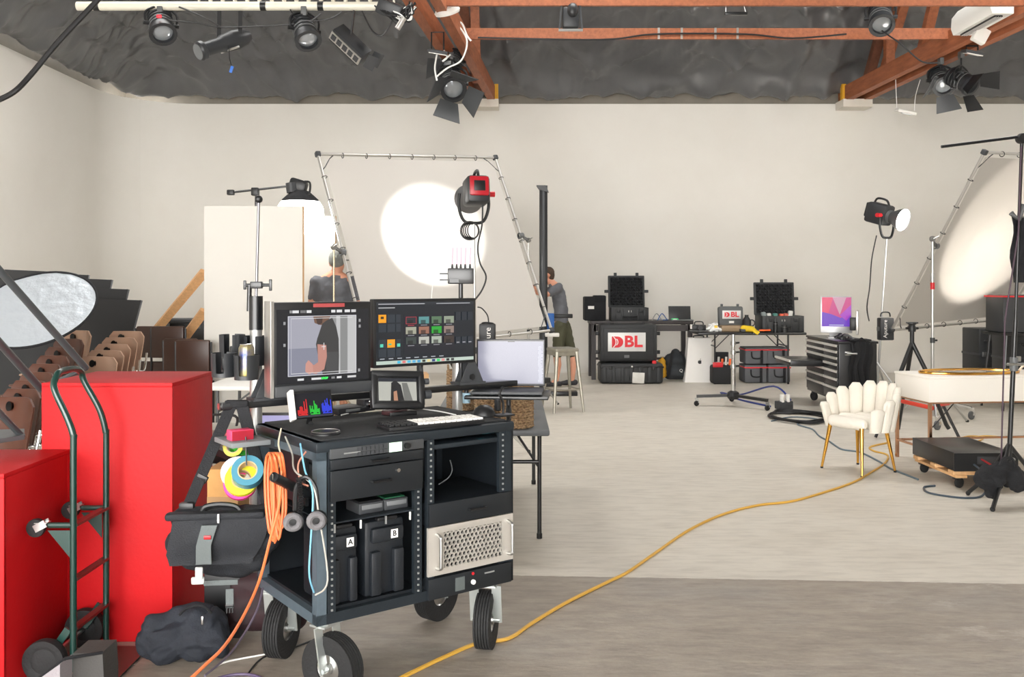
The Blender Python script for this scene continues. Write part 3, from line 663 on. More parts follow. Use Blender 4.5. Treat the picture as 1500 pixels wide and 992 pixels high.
# gooseneck phone clip on the cart corner
gn = top('gooseneck_clip', 'small black clip stand at the far corner of the cart top', 'clip', 737, 612)
S().box((0,0,.004), (.09,.06,.008), bev=.003).obj('clip_base', BLK, gn); S().tube(smoothpath([(0,0,.01),(0,0,.06),(-.02,0,.1),(0,0,.13)], 4), .006).obj('neck', BLK, gn); S().box((-.03,0,.05), (.02,.03,.05), bev=.006).obj('jaw', BLK, gn)
# clutter along the back of the cart top
for (nm, lb, ct, px, py, sz, c) in (('tape_deck', 'flat black deck lying behind the scope monitor on the cart', 'device', 505, 607, (.16,.12,.03), (28,29,32)), ('hub_box', 'tiny pale blue adapter box on the cart mat', 'adapter', 468, 611, (.035,.03,.018), (150,180,200)),
                                ('pocket_camera', 'small black and white camera lying among the cables on the cart', 'camera', 536, 604, (.07,.06,.055), (40,40,44)), ('card_wallet', 'dark wallet lying under the caged monitor on the cart', 'wallet', 578, 610, (.1,.07,.022), (60,34,36))):
    t = top(nm, lb, ct, px, py, .2); S().box((0,0,sz[2]/2), sz, bev=.006).obj('body', mat(nm+'_mat', c, .5), t)
    S().box((0,-sz[1]*.5,sz[2]*.55), (sz[0]*.5,.006,sz[2]*.4), bev=.002).obj('front_detail', GREYP, t)
    if nm == 'pocket_camera': S().cyl((0,-.03,.03), (0,-.065,.03), .02).obj('lens', CHROME, t)
cable('loose_cable', [cw(ctop(x, y)+Vector((0,0,.012))) for (x, y) in ((500,612),(525,606),(548,600),(570,606),(600,602),(640,606),(668,612))], .003, CABLEW, 'thin white cable snaking along the back of the cart top')
# wireless receiver with antennas
RD_ = cw((mx2, yb+.05, 0)).y-.02
rc = thing('wireless_receiver', 'black wireless video receiver with five pink antennas on a pole', 'receiver', W(675, 440, RD_))
a = W(656, 416, RD_); b = W(694, 393, RD_); c = (a+b)/2
S().box(c, (b.x-a.x, .05, b.z-a.z), bev=.005).obj('receiver_body', BLKM, rc, w=True); S().cyl(Vector((c.x,RD_,a.z)), W(675,560,RD_), .011).obj('pole', BLKM, rc, w=True)
S().box(Vector((c.x-.03,RD_-.028,a.z+.015)), (.045,.004,.018)).obj('label_plate', GREYP, rc, w=True)
AM = mat('pink_antenna', (226,150,170), .5)
for px in (662.5, 669, 675, 681.5, 688.5):
    S().cyl(W(px,394,RD_), W(px,387,RD_), .007, .004, 10).obj('antenna_base', BLK, rc, w=True); S().cyl(W(px,388,RD_), W(px+.8,363,RD_), .0032, .0028, 8).obj('antenna', AM, rc, w=True)
for k in (0, 1): S().cyl(W(656,401+9*k,RD_), W(644,401+9*k,RD_), .004).obj('side_antenna', GREYP, rc, w=True)
cable('receiver_cable', [W(645,401,RD_), W(637,408,RD_), W(633,425,RD_), W(632,445,RD_)], .0025, CABLEW, 'thin white cable looping down from the antenna receiver')
# ------------------------------------------------------------------ hanging on the near side of the cart
ARM = thing('hook_arm', 'black padded hook arm sticking out of the cart with cables hung on it', 'hook', CL0)
a, b = W(401, 699, 3.3), cw((-.012, .06, .80)); S().cyl(a, b, .018).obj('padded_bar', BLK, ARM, w=True); S().lathe([(.0,0),(.008,.0),(.012,.004),(.018,.004)], a, (0,PI/2,PI), 16).obj('bar_end', STEEL, ARM, w=True)
SHM = mat('shelf_grey', (120,124,126), .5)
sp = cw((-.13, .42, .965))
shl = thing('side_shelf', 'small grey shelf clamped beside the cart top with adapters under it', 'shelf', sp, CRZ)
S().box((0,0,0), (.16,.2,.02), bev=.003).obj('shelf_plate', SHM, shl); S().bar((.07,.0,-.01), (.2,.0,-.05), .03, .03).obj('shelf_bracket', DGREY, shl)
pb = thing('pink_box', 'small pink and red box on the grey side shelf', 'box', sp+Vector((.0,-.03,.011)), CRZ); S().box((0,0,.02), (.09,.06,.04), bev=.003).obj('box_body', mat('pink_card', (226,70,110), .5), pb); S().box((.0,-.0301,.02), (.086,.001,.036)).obj('box_front', mat('deep_red_card', (150,20,40), .5), pb)
# camera bag hanging by its straps from the crossbar end
bd = 3.62; bc = W(319, 858, bd); bg_ = thing('camera_bag', 'black shoulder camera bag with grey centre strip hanging from the cart', 'bag', bc, .12)
BAGM = mat('bag_nylon', (24,27,33), .75, var=.3, scale=25, bump=.25, bscale=180); STRAPM = mat('grey_webbing', (92,98,98), .8, bump=.2, bscale=200)
s_ = bd/FPX
def bq(px, py, y=0): return Vector(((px-319)*s_, y, (858-py)*s_))
blob('bag_body', [(bq(266,765,.06),.06,bq(385,765,.06),.06), (bq(262,800,.07),.07,bq(384,798,.07),.07), (bq(275,825,.08),.055,bq(370,828,.08),.06), (bq(300,842,.09),.04,bq(350,845,.09),.045), (bq(268,780,.16),.06,bq(384,780,.16),.06), (bq(290,830,.16),.05,bq(360,832,.16),.05)], BAGM, bg_, .011, 8, wr=.008, wscale=9)
def sheet(rows, th=.006, s=None):                          # rows of 3-D points -> thick curved sheet
    s = s or S(); n = len(rows[0]); V = [p for r in rows for p in r]; m = len(V)
    V2 = V+[Vector(p)+Vector((0, th, 0)) for p in V]; F = []
    for j in range(len(rows)-1):
        for i in range(n-1):
            q = (j*n+i, j*n+i+1, (j+1)*n+i+1, (j+1)*n+i); F.append(q); F.append(tuple(m+k for k in reversed(q)))
    edge = [i for i in range(n)]+[j*n+n-1 for j in range(1, len(rows))]+[(len(rows)-1)*n+i for i in range(n-2, -1, -1)]+[j*n for j in range(len(rows)-2, 0, -1)]
    for k in range(len(edge)): a, b = edge[k], edge[(k+1) % len(edge)]; F.append((a, b, m+b, m+a))
    return s.add(V2, F)
rows = []
for j in range(11):
    t = j/10; xl = 257-12*t if t < .8 else 247+ (t-.8)*25; xr = 393-26*t**2; y = 757+66*t+(3 if t > .95 else 0)
    rows.append([bq(xl+(xr-xl)*i/14, y-6*math.sin(PI*i/14)*(1-t)*.6, -.012-.028*math.sin(PI*min(t*1.1,1))*math.sin(PI*(i+.6)/15.2)+.004*noise.noise(Vector((i*.7,j*.5,2)))) for i in range(15)])
fl = sheet(rows, .008).obj('bag_flap', BAGM, bg_)
rows = [[bq(297+i*2.6+(abs(t-.5)*6 if i == 0 else (-abs(t-.5)*-8 if i == 8 else 0))-8*t, 765+56*t, -.05-.012*math.sin(PI*t)) for i in range(9)] for t in [k/8 for k in range(9)]]
sheet(rows, .01).obj('centre_strip', STRAPM, fl, label='grey centre strip'); S().box(bq(309,781,-.062), (.028,.006,.016), bev=.004).obj('emblem', mat('emblem_red', (170,30,36), .3, .3), fl)
S().box(bq(316,755,.0), (.38,.05,.03), bev=.012).obj('zip_band', BAGM, bg_); S().box(bq(322,757,-.03), (.008,.006,.035)).obj('zip_pull', CHROME, bg_)
S().tube(smoothpath([bq(296,752,.02), bq(300,744,.02), bq(320,741,.02), bq(342,744,.02), bq(350,752,.02)], 5), .011).obj('carry_handle', BLK, bg_)
S().box(bq(296,834,-.045), (.03,.012,.05), bev=.006).box(bq(294,845,-.04), (.05,.012,.03), bev=.006).obj('buckle', mat('buckle_grey', (170,172,170), .4), bg_)
S().box(bq(334,881,.03), (.03,.006,.075)).box(bq(322,856,.02), (.13,.006,.02)).obj('hanging_strap', STRAPM, bg_)
bk = S()
for k in (-1, 0, 1): bk.box(bq(334,897,.03)+Vector((k*.011,0,0)), (.005,.006,.03))
bk.box(bq(334,892,.03), (.034,.01,.012), bev=.003).obj('strap_clip', BLK, bg_)
hk = hit(350, 590, cw((0, yb, 0)), CV); e1 = W(274, 746, bd+.04); e2 = W(398, 762, bd+.1)
S().bar(hk+Vector((-.02,-.03,-.0)), e1, .045, .006, up=(0,1,0)).bar(hk+Vector((.02,-.03,0)), e2, .05, .006, up=(0,1,0)).box(hk+Vector((0,-.03,.0)), (.1,.03,.03), bev=.01).obj('shoulder_strap', BLKF, bg_, w=True)
m_ = hk.lerp(e1, .72); S().box(m_, (.045,.02,.03), (0,.5,0), bev=.004).obj('strap_slider', BLK, bg_, w=True); S().box(e1+Vector((0,0,.01)), (.06,.03,.035), bev=.008).obj('strap_end', BLK, bg_, w=True)
# tape rolls
TG = 'tape rolls hanging by the cart'
def tape(px, py, d, R, r, wd_, c, rot, label, core=(196,170,130)):
    t = thing('tape_roll', label, 'tape', W(px, py, d), 0, TG)
    S().lathe([(r,-wd_/2),(R,-wd_/2),(R,wd_/2),(r,wd_/2),(r,-wd_/2)], (0,0,0), rot, 32).obj('tape_band', mat('tape_%d_%d_%d' % c, c, .4), t); S().lathe([(r-.004,-wd_/2),(r+.001,-wd_/2),(r+.001,wd_/2),(r-.004,wd_/2),(r-.004,-wd_/2)], (0,0,0), rot, 32).obj('tape_core', mat('card_core', core, .8), t)
tape(363, 692, 3.66, .062, .038, .05, (70,130,150), (1.0,.35,0), 'teal cloth tape roll with pale blue edge on the front of the hanging bunch')
tape(354, 703, 3.70, .066, .038, .024, (232,226,50), (1.0,.35,0), 'bright yellow tape roll in the hanging bunch')
tape(352, 709, 3.73, .066, .038, .02, (236,70,150), (1.0,.35,0), 'hot pink tape roll in the hanging bunch')
tape(348, 693, 3.75, .066, .038, .024, (232,232,228), (1.0,.35,0), 'white tape roll at the back of the hanging bunch')
tape(345, 640, 3.86, .045, .03, .02, (236,60,80), (.15,.1,0), 'flat red tape roll lying on top of the green one')
tape(355, 652, 3.9, .05, .03, .045, (50,170,50), (.9,.8,0), 'green tape roll tilted under the red tape')
tape(341, 655, 3.84, .04, .026, .03, (214,200,50), (1.2,.9,0), 'yellow and brown tape roll tucked beside the green tape', (120,40,40))
S().cyl(W(360,640,3.66), W(361,682,3.64), .003).bar(W(318,660,3.95), W(352,675,3.85), .03, .03).obj('tape_hanger', BLKM, cart, w=True)
# coiled orange cable, headphones, thin cables
OR = mat('orange_cable', (214,112,62), .45)
s = S()
for k in range(9):
    x0 = 392+2.2*k; w_ = 8+random.random()*6; d = 3.4+.03*random.random(); yb_ = 770+random.random()*32
    s.tube(smoothpath([W(x0+2,664,d), W(x0+w_*.6,672,d-.02), W(x0+w_,700,d), W(x0+w_*.8+3,745,d), W(x0+w_*.5,yb_,d), W(x0-2,745,d+.02), W(x0-4,700,d+.03), W(x0-2,672,d+.03), W(x0+2,664,d)], 5), .0048, 6)
tag(s.obj('cable_coil', OR), 'coil of orange cable hung on the cart hook arm', 'cable coil')
cable('orange_cable', [W(413,690,3.38), W(409,740,3.34), W(396,790,3.3), W(380,850,3.22), W(358,900,3.1), W(330,945,2.95), W(300,975,2.85), W(262,1010,2.75)], .0055, OR, 'single orange cord dropping from the cart hook arm to the floor')
cable('purple_cord', [W(385,862,3.5), W(378,890,3.4), W(360,925,3.3), W(335,960,3.15), W(300,990,3.0)], .004, mat('purple_grey_cable', (92,84,98), .5), 'dark purple-grey cord dropping beside the orange one')
hp = thing('headphones', 'black headphones with grey padded ear cups and coiled cord on the cart hook', 'headphones', W(450, 740, 3.38))
for (px, py) in ((431, 763), (465, 761)):
    c = W(px, py, 3.36); cupo = S().lathe([(.0,-.012),(.03,-.012),(.036,0),(.034,.02),(0,.022)], c, (PI/2+.1,0,.25), 24).obj('ear_cup', BLK, hp, w=True)
    S().torus(c+Vector((0,-.02,0)), .024, .012, (PI/2+.1,0,.25)).obj('ear_pad', mat('ear_foam', (104,102,104), .9, bump=.3, bscale=90), cupo, w=True)
S().tube(smoothpath([W(432,748,3.38), W(434,715,3.38), W(448,699,3.38), W(462,715,3.38), W(465,746,3.38)], 6), .009).obj('headband', BLK, hp, w=True)
s = []
for k in range(160):
    t = k/160; c = W(437+4*math.sin(t*3), 700+58*t, 3.355); s.append(c+Vector((.009*math.cos(k*.9), .009*math.sin(k*.9), 0)))
S().tube(s, .002, 5).obj('coiled_cord', CABLEK, hp, w=True)
for (nm, c, pts, lb) in (('blue_cable', (120,180,205), [(440,650,3.5),(447,690,3.4),(458,720,3.36),(456,780,3.36),(453,840,3.37),(460,868,3.42)], 'pale blue cable running down the near corner of the cart'),
                     ('grey_cable', (170,168,160), [(418,640,3.6),(428,665,3.5),(432,690,3.42),(458,712,3.37),(468,760,3.37),(480,850,3.4),(462,872,3.42)], 'grey cable looping along the cart corner post'),
                     ('cream_cable', (226,216,190), [(412,628,3.7),(408,650,3.6),(412,672,3.5),(405,690,3.45)], 'short cream cable dangling under the side shelf'),
                     ('copper_cable', (190,130,110), [(448,662,3.47),(437,680,3.43),(440,705,3.4),(452,712,3.38)], 'copper coloured cable curling out of the cart side')):
    cable(nm, [W(*p) for p in pts], .0035, mat(nm+'_m', c, .45), lb)
# ------------------------------------------------------------------ red boxes, hand truck, bags on the floor
REDB = mat('red_paint', (186,10,18), .6, spec=.3, var=.12, scale=4, bump=.06, bscale=40)
def pedestal(label, x0, x1, y0, y1, h):
    t = thing('pedestal_box', label, 'box', ((x0+x1)/2, (y0+y1)/2, 0)); a, b = (x1-x0)/2, (y1-y0)/2; th = .018
    for nm, c, sz in (('front_panel', (0,-b+th/2,h/2-.009), (2*a,th,h-.018)), ('back_panel', (0,b-th/2,h/2-.009), (2*a,th,h-.018)), ('side_panel', (a-th/2,0,h/2-.009), (th,2*b-2*th,h-.018)), ('side_panel', (-a+th/2,0,h/2-.009), (th,2*b-2*th,h-.018)), ('top_panel', (0,0,h-.009), (2*a,2*b,.018))):
        S().box(c, sz, bev=.002).obj(nm, REDB, t)
pedestal('tall red painted wooden box', -2.098, -1.515, 4.11, 4.66, 1.155)
pedestal('low red painted wooden box in front of the tall red one', -2.62, -1.97, 3.573, 4.105, .86)
GRN = mat('green_enamel', (14,50,44), .3, coat=.4)
ht = thing('hand_truck', 'dark green steel hand truck standing against the red boxes', 'hand truck', (-1.78, 3.85, 0))
xa = -1.775
def hp_(px, py, x=xa): return hit(px, py, (x,0,0), (1,0,0))
pL = [Vector((xa,3.73,.03)), Vector((xa,3.73,.9)), Vector((xa,3.73,.98)), Vector((xa-.03,3.735,1.06)), Vector((xa-.085,3.745,1.17)), Vector((xa-.09,3.77,1.215)), Vector((xa-.09,3.81,1.235))]
pR = [Vector((xa-.09,3.93,1.235)), Vector((xa-.088,3.985,1.215)), Vector((xa-.08,4.0,1.17)), Vector((xa-.02,4.01,1.05)), Vector((xa+.005,4.015,.95)), Vector((xa+.005,4.02,.88)), Vector((xa+.005,4.02,.03))]
S().tube(smoothpath(pL+pR, 5), .0135, 12).obj('tube_frame', GRN, ht, w=True)
for z in (.62, .40, .2): S().bar((xa,3.73,z), (xa+.003,4.02,z), .03, .012).obj('cross_strap', GRN, ht, w=True)
for y in (3.73, 4.02):
    S().tube([(xa,y,.62), (xa-.10,y,.62)], .012).obj('bracket_tube', GRN, ht, w=True)
    S().prism([(0,0),(-.09,0),(0,-.11)], .005, frame((xa-.012,y,.60), (1,0,0), (0,0,1))).obj('gusset', GRN, ht, w=True)
    cs = S().lathe([(.0,-.015),(.02,-.016),(.036,-.012),(.038,0),(.036,.012),(.02,.016),(0,.015)], (xa-.15,y,.61), (PI/2,0,0), 24).obj('caster_wheel', RUB, ht, w=True); S().bar((xa-.10,y,.632), (xa-.15,y,.632), .04, .004).bar((xa-.105,y-.018,.632), (xa-.15,y-.018,.608), .004, .03).bar((xa-.105,y+.018,.632), (xa-.15,y+.018,.608), .004, .03).obj('caster_fork', STEEL, cs, w=True)
    wh = S().lathe([(.0,-.02),(.03,-.022),(.05,-.015),(.066,-.022),(.083,-.02),(.085,0),(.083,.02),(.066,.022),(.05,.015),(.03,.022),(0,.02)], (xa-.10,y-.03 if y < 3.9 else y+.03,.085), (PI/2,0,0), 32).obj('wheel', RUB, ht, w=True)
    S().bar((xa-.02,y,.2), (xa-.09,y,.10), .01, .03).obj('axle_strut', GRN, ht, w=True)
S().cyl((xa-.10,3.68,.085), (xa-.10,4.07,.085), .008).obj('axle', STEEL, ht, w=True); S().box((xa+.09,3.875,.008), (.2,.32,.006)).obj('toe_plate', GRN, ht, w=True)
# leaning steel handle frame
hf = thing('steel_handle_frame', 'grey steel tube frame leaning over the tall red box', 'frame', W(60, 560, 4.3))
STT = mat('grey_steel_tube', (74,80,82), .35, .15)
e1, e2 = W(126, 540, 4.62), W(60, 570, 4.3); q1, q2 = W(0, 397, 4.1), W(0, 503, 3.95)
S().tube([e1, q1+(q1-e1)*.5], .017, 12).obj('tube', STT, hf, w=True); S().tube([e2, q2+(q2-e2)*.9], .017, 12).obj('tube', STT, hf, w=True)
S().tube([e1, e2], .012, 10).obj('cross_tube', STT, hf, w=True)
a, b = W(33, 640, 4.35), W(-30, 575, 4.1); S().tube([a, b], .015, 10).obj('tube', STT, hf, w=True)
S().slab([W(-20,652,4.2), W(36,644,4.3), W(36,634,4.45), W(-20,636,4.4)], .02).obj('plate', mat('dull_plate', (96,98,100), .4, .5), hf, w=True)
dl = thing('duffel_bag', 'dark navy canvas bag slumped on the floor by the tall red box', 'bag', G(262, 978))
p0 = G(262, 975)
blob('bag_body', [(p0+Vector((-.13,.06,.10)),.10,p0+Vector((.08,.1,.12)),.12), (p0+Vector((-.1,.03,.06)),.09,p0+Vector((.12,.08,.07)),.10), (p0+Vector((-.04,.1,.17)),.07,p0+Vector((.1,.12,.19)),.06)], mat('navy_canvas', (30,35,45), .8, var=.35, scale=20, bump=.2, bscale=120), dl, .012, 6, w=True, wr=.032, wscale=7, flat=.003-0)
S().tube(smoothpath([p0+Vector((0,.0,.21)), p0+Vector((.03,.02,.235)), p0+Vector((.09,.03,.24)), p0+Vector((.12,.05,.2))], 5), .006).obj('bag_zip', BLKF, dl, w=True); S().box(p0+Vector((.1,-.005,.19)), (.01,.01,.035), bev=.003).obj('zip_pull', STEEL, dl, w=True)
mb = thing('maroon_bag', 'dark maroon and black bag on the floor behind the hanging camera bag', 'bag', G(345, 945)); p0 = G(345, 945)+Vector((0,.12,0))
blob('bag_body', [(p0+Vector((-.1,0,.1)),.1,p0+Vector((.12,0,.1)),.1), (p0+Vector((-.09,0,.22)),.08,p0+Vector((.1,0,.22)),.08)], mat('maroon_nylon', (58,24,30), .75, var=.5, scale=9, col2=(24,22,24)), mb, .014, 6, w=True, wr=.02, flat=.003)
S().tube(smoothpath([p0+Vector((-.08,-.02,.28)), p0+Vector((-.05,-.04,.34)), p0+Vector((.05,-.04,.34)), p0+Vector((.08,-.02,.28))], 5), .01).obj('bag_handle', BLKF, mb, w=True)
gb = thing('grey_case', 'grey and black soft case standing at the foot of the hand truck', 'bag', G(104, 1010)); p0 = G(104, 1030)
s = S(); a, b, c, d_ = W(58,992,3.2), W(106,958,3.25), W(150,956,3.3), W(152,992,3.25); dn = Vector((0,0,-.18))
S().slab([a, b, b+dn*1.2, a+dn], .09, (0,-1,.0)).obj('lid', mat('case_grey', (150,144,148), .7, bump=.2, bscale=150), gb, w=True); S().slab([b+Vector((0,.005,0)), c, d_, d_+dn, b+dn*1.2], .12, (0,1,0)).obj('side', mat('case_dark', (66,64,62), .8, bump=.2, bscale=150), gb, w=True)
S().tube([a+Vector((0,-.09,0)), b+Vector((0,-.05,.004)), c], .006).obj('piping', BLKF, gb, w=True)
pp = G(175, 972); tag(S().box(pp+Vector((0,0,.001)), (.13,.09,.002), (0,0,.5)).obj('paper_scrap', mat('stained_paper', (176,160,150), .9, var=.4, scale=30)), 'stained scrap of paper lying on the floor by the hand truck', 'paper')
rg = G(355, 990); tag(S().torus(rg+Vector((0,-.12,.006)), .12, .006, n=40).obj('cable_ring', mat('purple_cable', (84,70,100), .5)), 'coil of dark purple cable on the floor under the cart', 'cable')
cable('floor_cable', [G(420,955)+Vector((0,0,.005)), G(380,962)+Vector((0,0,.005)), G(330,972)+Vector((0,0,.005)), G(308,985)+Vector((0,0,.005))], .004, CABLEW, 'thin pale cable on the floor between the cart wheels')
cable('thin_floor_cable', [G(470,935)+Vector((0,0,.004)), G(430,950)+Vector((0,0,.004)), G(385,965)+Vector((0,0,.004)), G(362,990)+Vector((0,0,.004))], .004, CABLEK, 'thin black cable on the floor under the cart')
mb.location.x += .1
wb = thing('cardboard_box', 'brown cardboard box on a dark crate behind the hanging tape rolls', 'box', W(335, 770, 4.15)*1); q = W(335, 720, 4.25)
mat('cardboard', (190,142,84), .8, var=.2, scale=8); S().box((0,0,.20), (.16,.2,.4), bev=.003).obj('dark_base_crate', BLK, wb); S().box((0,-.0905,.62), (.14,.002,.03)).obj('tape_strip', mat('brown_tape', (150,110,60), .4), wb)
wb.location = (q.x, q.y, .0); TM[wb] = Matrix.Translation((q.x, q.y, 0))
S().box((0,0,.42), (.16,.2,.04), bev=.002).obj('carton_lid', MATS['cardboard'], wb); S().box((0,0,.6), (.14,.18,.32), bev=.003).obj('upper_carton', MATS['cardboard'], wb)
# ------------------------------------------------------------------ stands (shared builder)
def stand(name, label, base, top, m, r=.016, legs=3, spread=.45, legz=.5, a0=.3, foot=True, cat='stand', sections=2, collars=True):
    t = thing(name, label, cat, (base[0], base[1], 0)); b, tp = Vector(base), Vector(top); b.z = 0
    c = [b.lerp(tp, f) for f in (0.04, .45, 1.0)] if sections == 2 else [b.lerp(tp, .04), tp]
    for i in range(len(c)-1): S().cyl(c[i], c[i+1], r*(1-.25*i), n=12).obj('column', m, t, w=True)
    if collars:
        for i in range(1, len(c)-1): 
            S().cyl(c[i]-Vector((0,0,.03)), c[i]+Vector((0,0,.03)), r*1.5, n=12).obj('collar', DGREY, t, w=True); S().cyl(c[i], c[i]+Vector((.05,-.01,0)), r*.6).obj('collar_knob', BLK, t, w=True)
    for k in range(legs):
        a = a0+2*PI*k/legs; e = b+Vector((spread*math.cos(a), spread*math.sin(a), .012)); h = b+Vector((0,0,legz))
        lg = S().tube([h, h.lerp(e, .5)+Vector((0,0,.01)), e], r*.8, 10).obj('leg', m, t, w=True)
        if foot: S().ball(e, r*1.1, 10).obj('foot', RUB, lg, w=True)
        S().tube([h.lerp(e, .55), b+Vector((0,0,legz*.28))], r*.5, 8).obj('brace', m, t, w=True)
    return t
# ------------------------------------------------------------------ white scenery flats with timber braces
FLATM = mat('flat_paint', (214,211,204), .7, var=.03, scale=2)
PINE = mat('pine', (226,178,126), .6, var=.25, scale=4, stretch=(8,8,1), bump=.05, bscale=40)
def flat(label, px0, px1, pyt, d, th, rz=0, braces=()):
    a, b = W(px0, pyt, d), W(px1, pyt, d); wd_, h = b.x-a.x, a.z
    t = thing('scenery_flat', label, 'flat', (a.x, d, 0), rz)
    S().box((wd_/2, .004, h/2), (wd_, .008, h)).obj('skin_panel', FLATM, t)
    for (c, sz) in (((.02,th/2+.008,h/2), (.04,th,h)), ((wd_-.02,th/2+.008,h/2), (.04,th,h)), ((wd_/2,th/2+.008,h-.02), (wd_-.08,th,.04)), ((wd_/2,th/2+.008,.02), (wd_-.08,th,.04)), ((wd_/2,th/2+.008,h/2), (wd_-.08,th,.04))): S().box(c, sz).obj('frame_batten', PINE, t)
    for (p, q) in braces: S().bar(p, q, .038, .089, up=(1,0,0)).obj('brace', PINE, t, w=True)
    return t
flat('tall white scenery flat with timber braces behind the cup holders', 299, 443, 302, 9.2, .07, braces=[(W(300,398,9.26), W(222,492,10.3)), (W(300,455,9.26), W(252,520,9.9)), (W(300,505,9.26), W(268,560,9.7))])
flat('narrower white scenery flat lit by the glowing dome lamp', 440, 491, 316, 11.3, .07)
# ------------------------------------------------------------------ boom stand with the dome lamp
bs = stand('boom_stand', 'black boom stand rising behind the tall white flat', (W(375,300,10.4).x, 10.4, 0), W(375,285,10.4), BLKM, .018, a0=.9, spread=.55, legz=.7)
a, b = W(338,282,10.4), W(430,272,10.4)
S().cyl(a, b, .012).obj('boom_arm', BLKM, bs, w=True); S().box(a, (.08,.06,.06), bev=.012).obj('counterweight', BLK, bs, w=True); S().box(W(374,281,10.4), (.08,.08,.09), bev=.01).obj('boom_pivot', BLK, bs, w=True)
dmp = W(440, 300, 10.4)
dlm = thing('dome_lamp', 'glowing white dome softbox hanging from the boom over the flat', 'lamp', dmp)
S().box(W(437,272,10.4), (.20,.13,.14), (0,.3,0), bev=.03).obj('lamp_head', BLK, dlm, w=True); S().cyl(W(426,268,10.35), W(428,282,10.35), .06, n=20).obj('fan_housing', DGREY, dlm, w=True)
S().tube(smoothpath([W(446,266,10.3), W(454,268,10.3), W(453,284,10.3), W(447,292,10.3)], 4), .012).obj('yoke', BLK, dlm, w=True)
R0 = .25
S().lathe([(.06,.16),(.10,.15),(.2,.06),(R0,-.03)], dmp, n=32).obj('softbox_back', BLKF, dlm, w=True)
DIFF = mat('lit_diffuser', (255,252,246), .6, emit=12)
S().lathe([(.2,.058),(R0+.003,-.03),(.262,-.12),(.22,-.23),(.13,-.31),(0,-.34)], dmp, n=32).obj('diffusion_dome', DIFF, dlm, w=True)
# ------------------------------------------------------------------ big butterfly frames with stretched white cloth
def solve_square(c0, c1, c2, L, d0):
    """corner pixels c0 (shared), c1, c2 of a square frame of side L -> three depths"""
    d = [d0, d0*1.0, d0*1.0]
    best = None
    rng = [x*.05 for x in range(-44, 45)]
    for k0 in [x*.1 for x in range(-30, 31)]:
        A = W(*c0, d0+k0)
        def cand(c):
            out = []
            for e in rng:
                B = W(*c, d0+k0+e); out.append((abs((B-A).length-L), B))
            out.sort(key=lambda z: z[0]); return out[:6]
        for e1, B in cand(c1):
            for e2, C_ in cand(c2):
                er = e1+e2+abs((B-A).dot(C_-A))/L
                if best is None or er < best[0]: best = (er, A, B, C_)
    return best
CLOTH = mat('white_muslin', (206,202,196), .85, bump=.06, bscale=3)
_n = CLOTH.node_tree; _t = _n.nodes.new('ShaderNodeBsdfTranslucent'); _t.inputs[0].default_value = lin((206,202,196)); _m = _n.nodes.new('ShaderNodeMixShader'); _m.inputs[0].default_value = .3
_n.links.new(_n.nodes['Principled BSDF'].outputs[0], _m.inputs[1]); _n.links.new(_t.outputs[0], _m.inputs[2]); _n.links.new(_m.outputs[0], _n.nodes['Material Output'].inputs[0])
def butterfly(label, A, ex, ey, n_clip, stands):
    """A = corner, ex / ey = edge vectors"""
    t = thing('butterfly_frame', label, 'frame', (A.x, A.y, 0)); B, C_, D = A+ex, A+ey, A+ex+ey; nn = ex.cross(ey).normalized()
    for (p, q) in ((A,B), (B,D), (D,C_), (C_,A)):
        tb = S().cyl(p, q, .017, n=12).obj('tube', ALU, t, w=True)
        dv = (q-p)
        for k in range(1, n_clip+1):
            c = p+dv*k/(n_clip+1); inn = ((A+D)/2-(p+q)/2).normalized()
            S().torus(c+inn*.012, .03, .0045, frame(c, inn, nn).to_3x3(), n=12, k=6).obj('bungee', BLK, tb, w=True)
    for (p, u, v) in ((A,ex,ey), (B,-ex,ey), (C_,ex,-ey), (D,-ex,-ey)):
        u, v = u.normalized(), v.normalized(); S().box(p, (.06,.06,.06), frame(p,u,v).to_3x3(), bev=.01).obj('corner_joint', DGREY, t, w=True); S().tube([p+u*.2, p+u*.13+v*.06, p+u*.05+v*.17, p+v*.22], .006, 8).obj('corner_brace', DGREY, t, w=True)
    m = .06; u, v = ex.normalized(), ey.normalized(); lx, ly = ex.length-2*m, ey.length-2*m; N_ = 24; V = []; F = []
    for sd in (0, 1):
        for j in range(N_+1):
            for i in range(N_+1):
                sag = -.03*math.sin(PI*i/N_)*math.sin(PI*j/N_)+.004*noise.noise(Vector((i*.5,j*.5,1)))
                V.append(A+u*(m+lx*i/N_)+v*(m+ly*j/N_)+nn*(sag+.002*sd))
    o2 = (N_+1)**2
    for j in range(N_):
        for i in range(N_):
            q = (j*(N_+1)+i, j*(N_+1)+i+1, (j+1)*(N_+1)+i+1, (j+1)*(N_+1)+i); F.append(q); F.append(tuple(o2+k for k in reversed(q)))
    S().add(V, F).obj('cloth', CLOTH, t, w=True); 
    return t, nn
e, A1, B1, C1 = solve_square((725.5,231), (465.5,226), (808,484), 2.44, 11.0)
f1, n1 = butterfly('tilted white cloth frame with a round hot spot behind the red-backed lamp', A1, B1-A1, C1-A1, 7, ())
e, A2, B2, C2 = solve_square((1306,484), (1473,467), (1442,223), 2.44, 10.5)
f2, n2 = butterfly('tilted white cloth frame with a hot spot behind the dressing table', A2, B2-A2, C2-A2, 6, ())
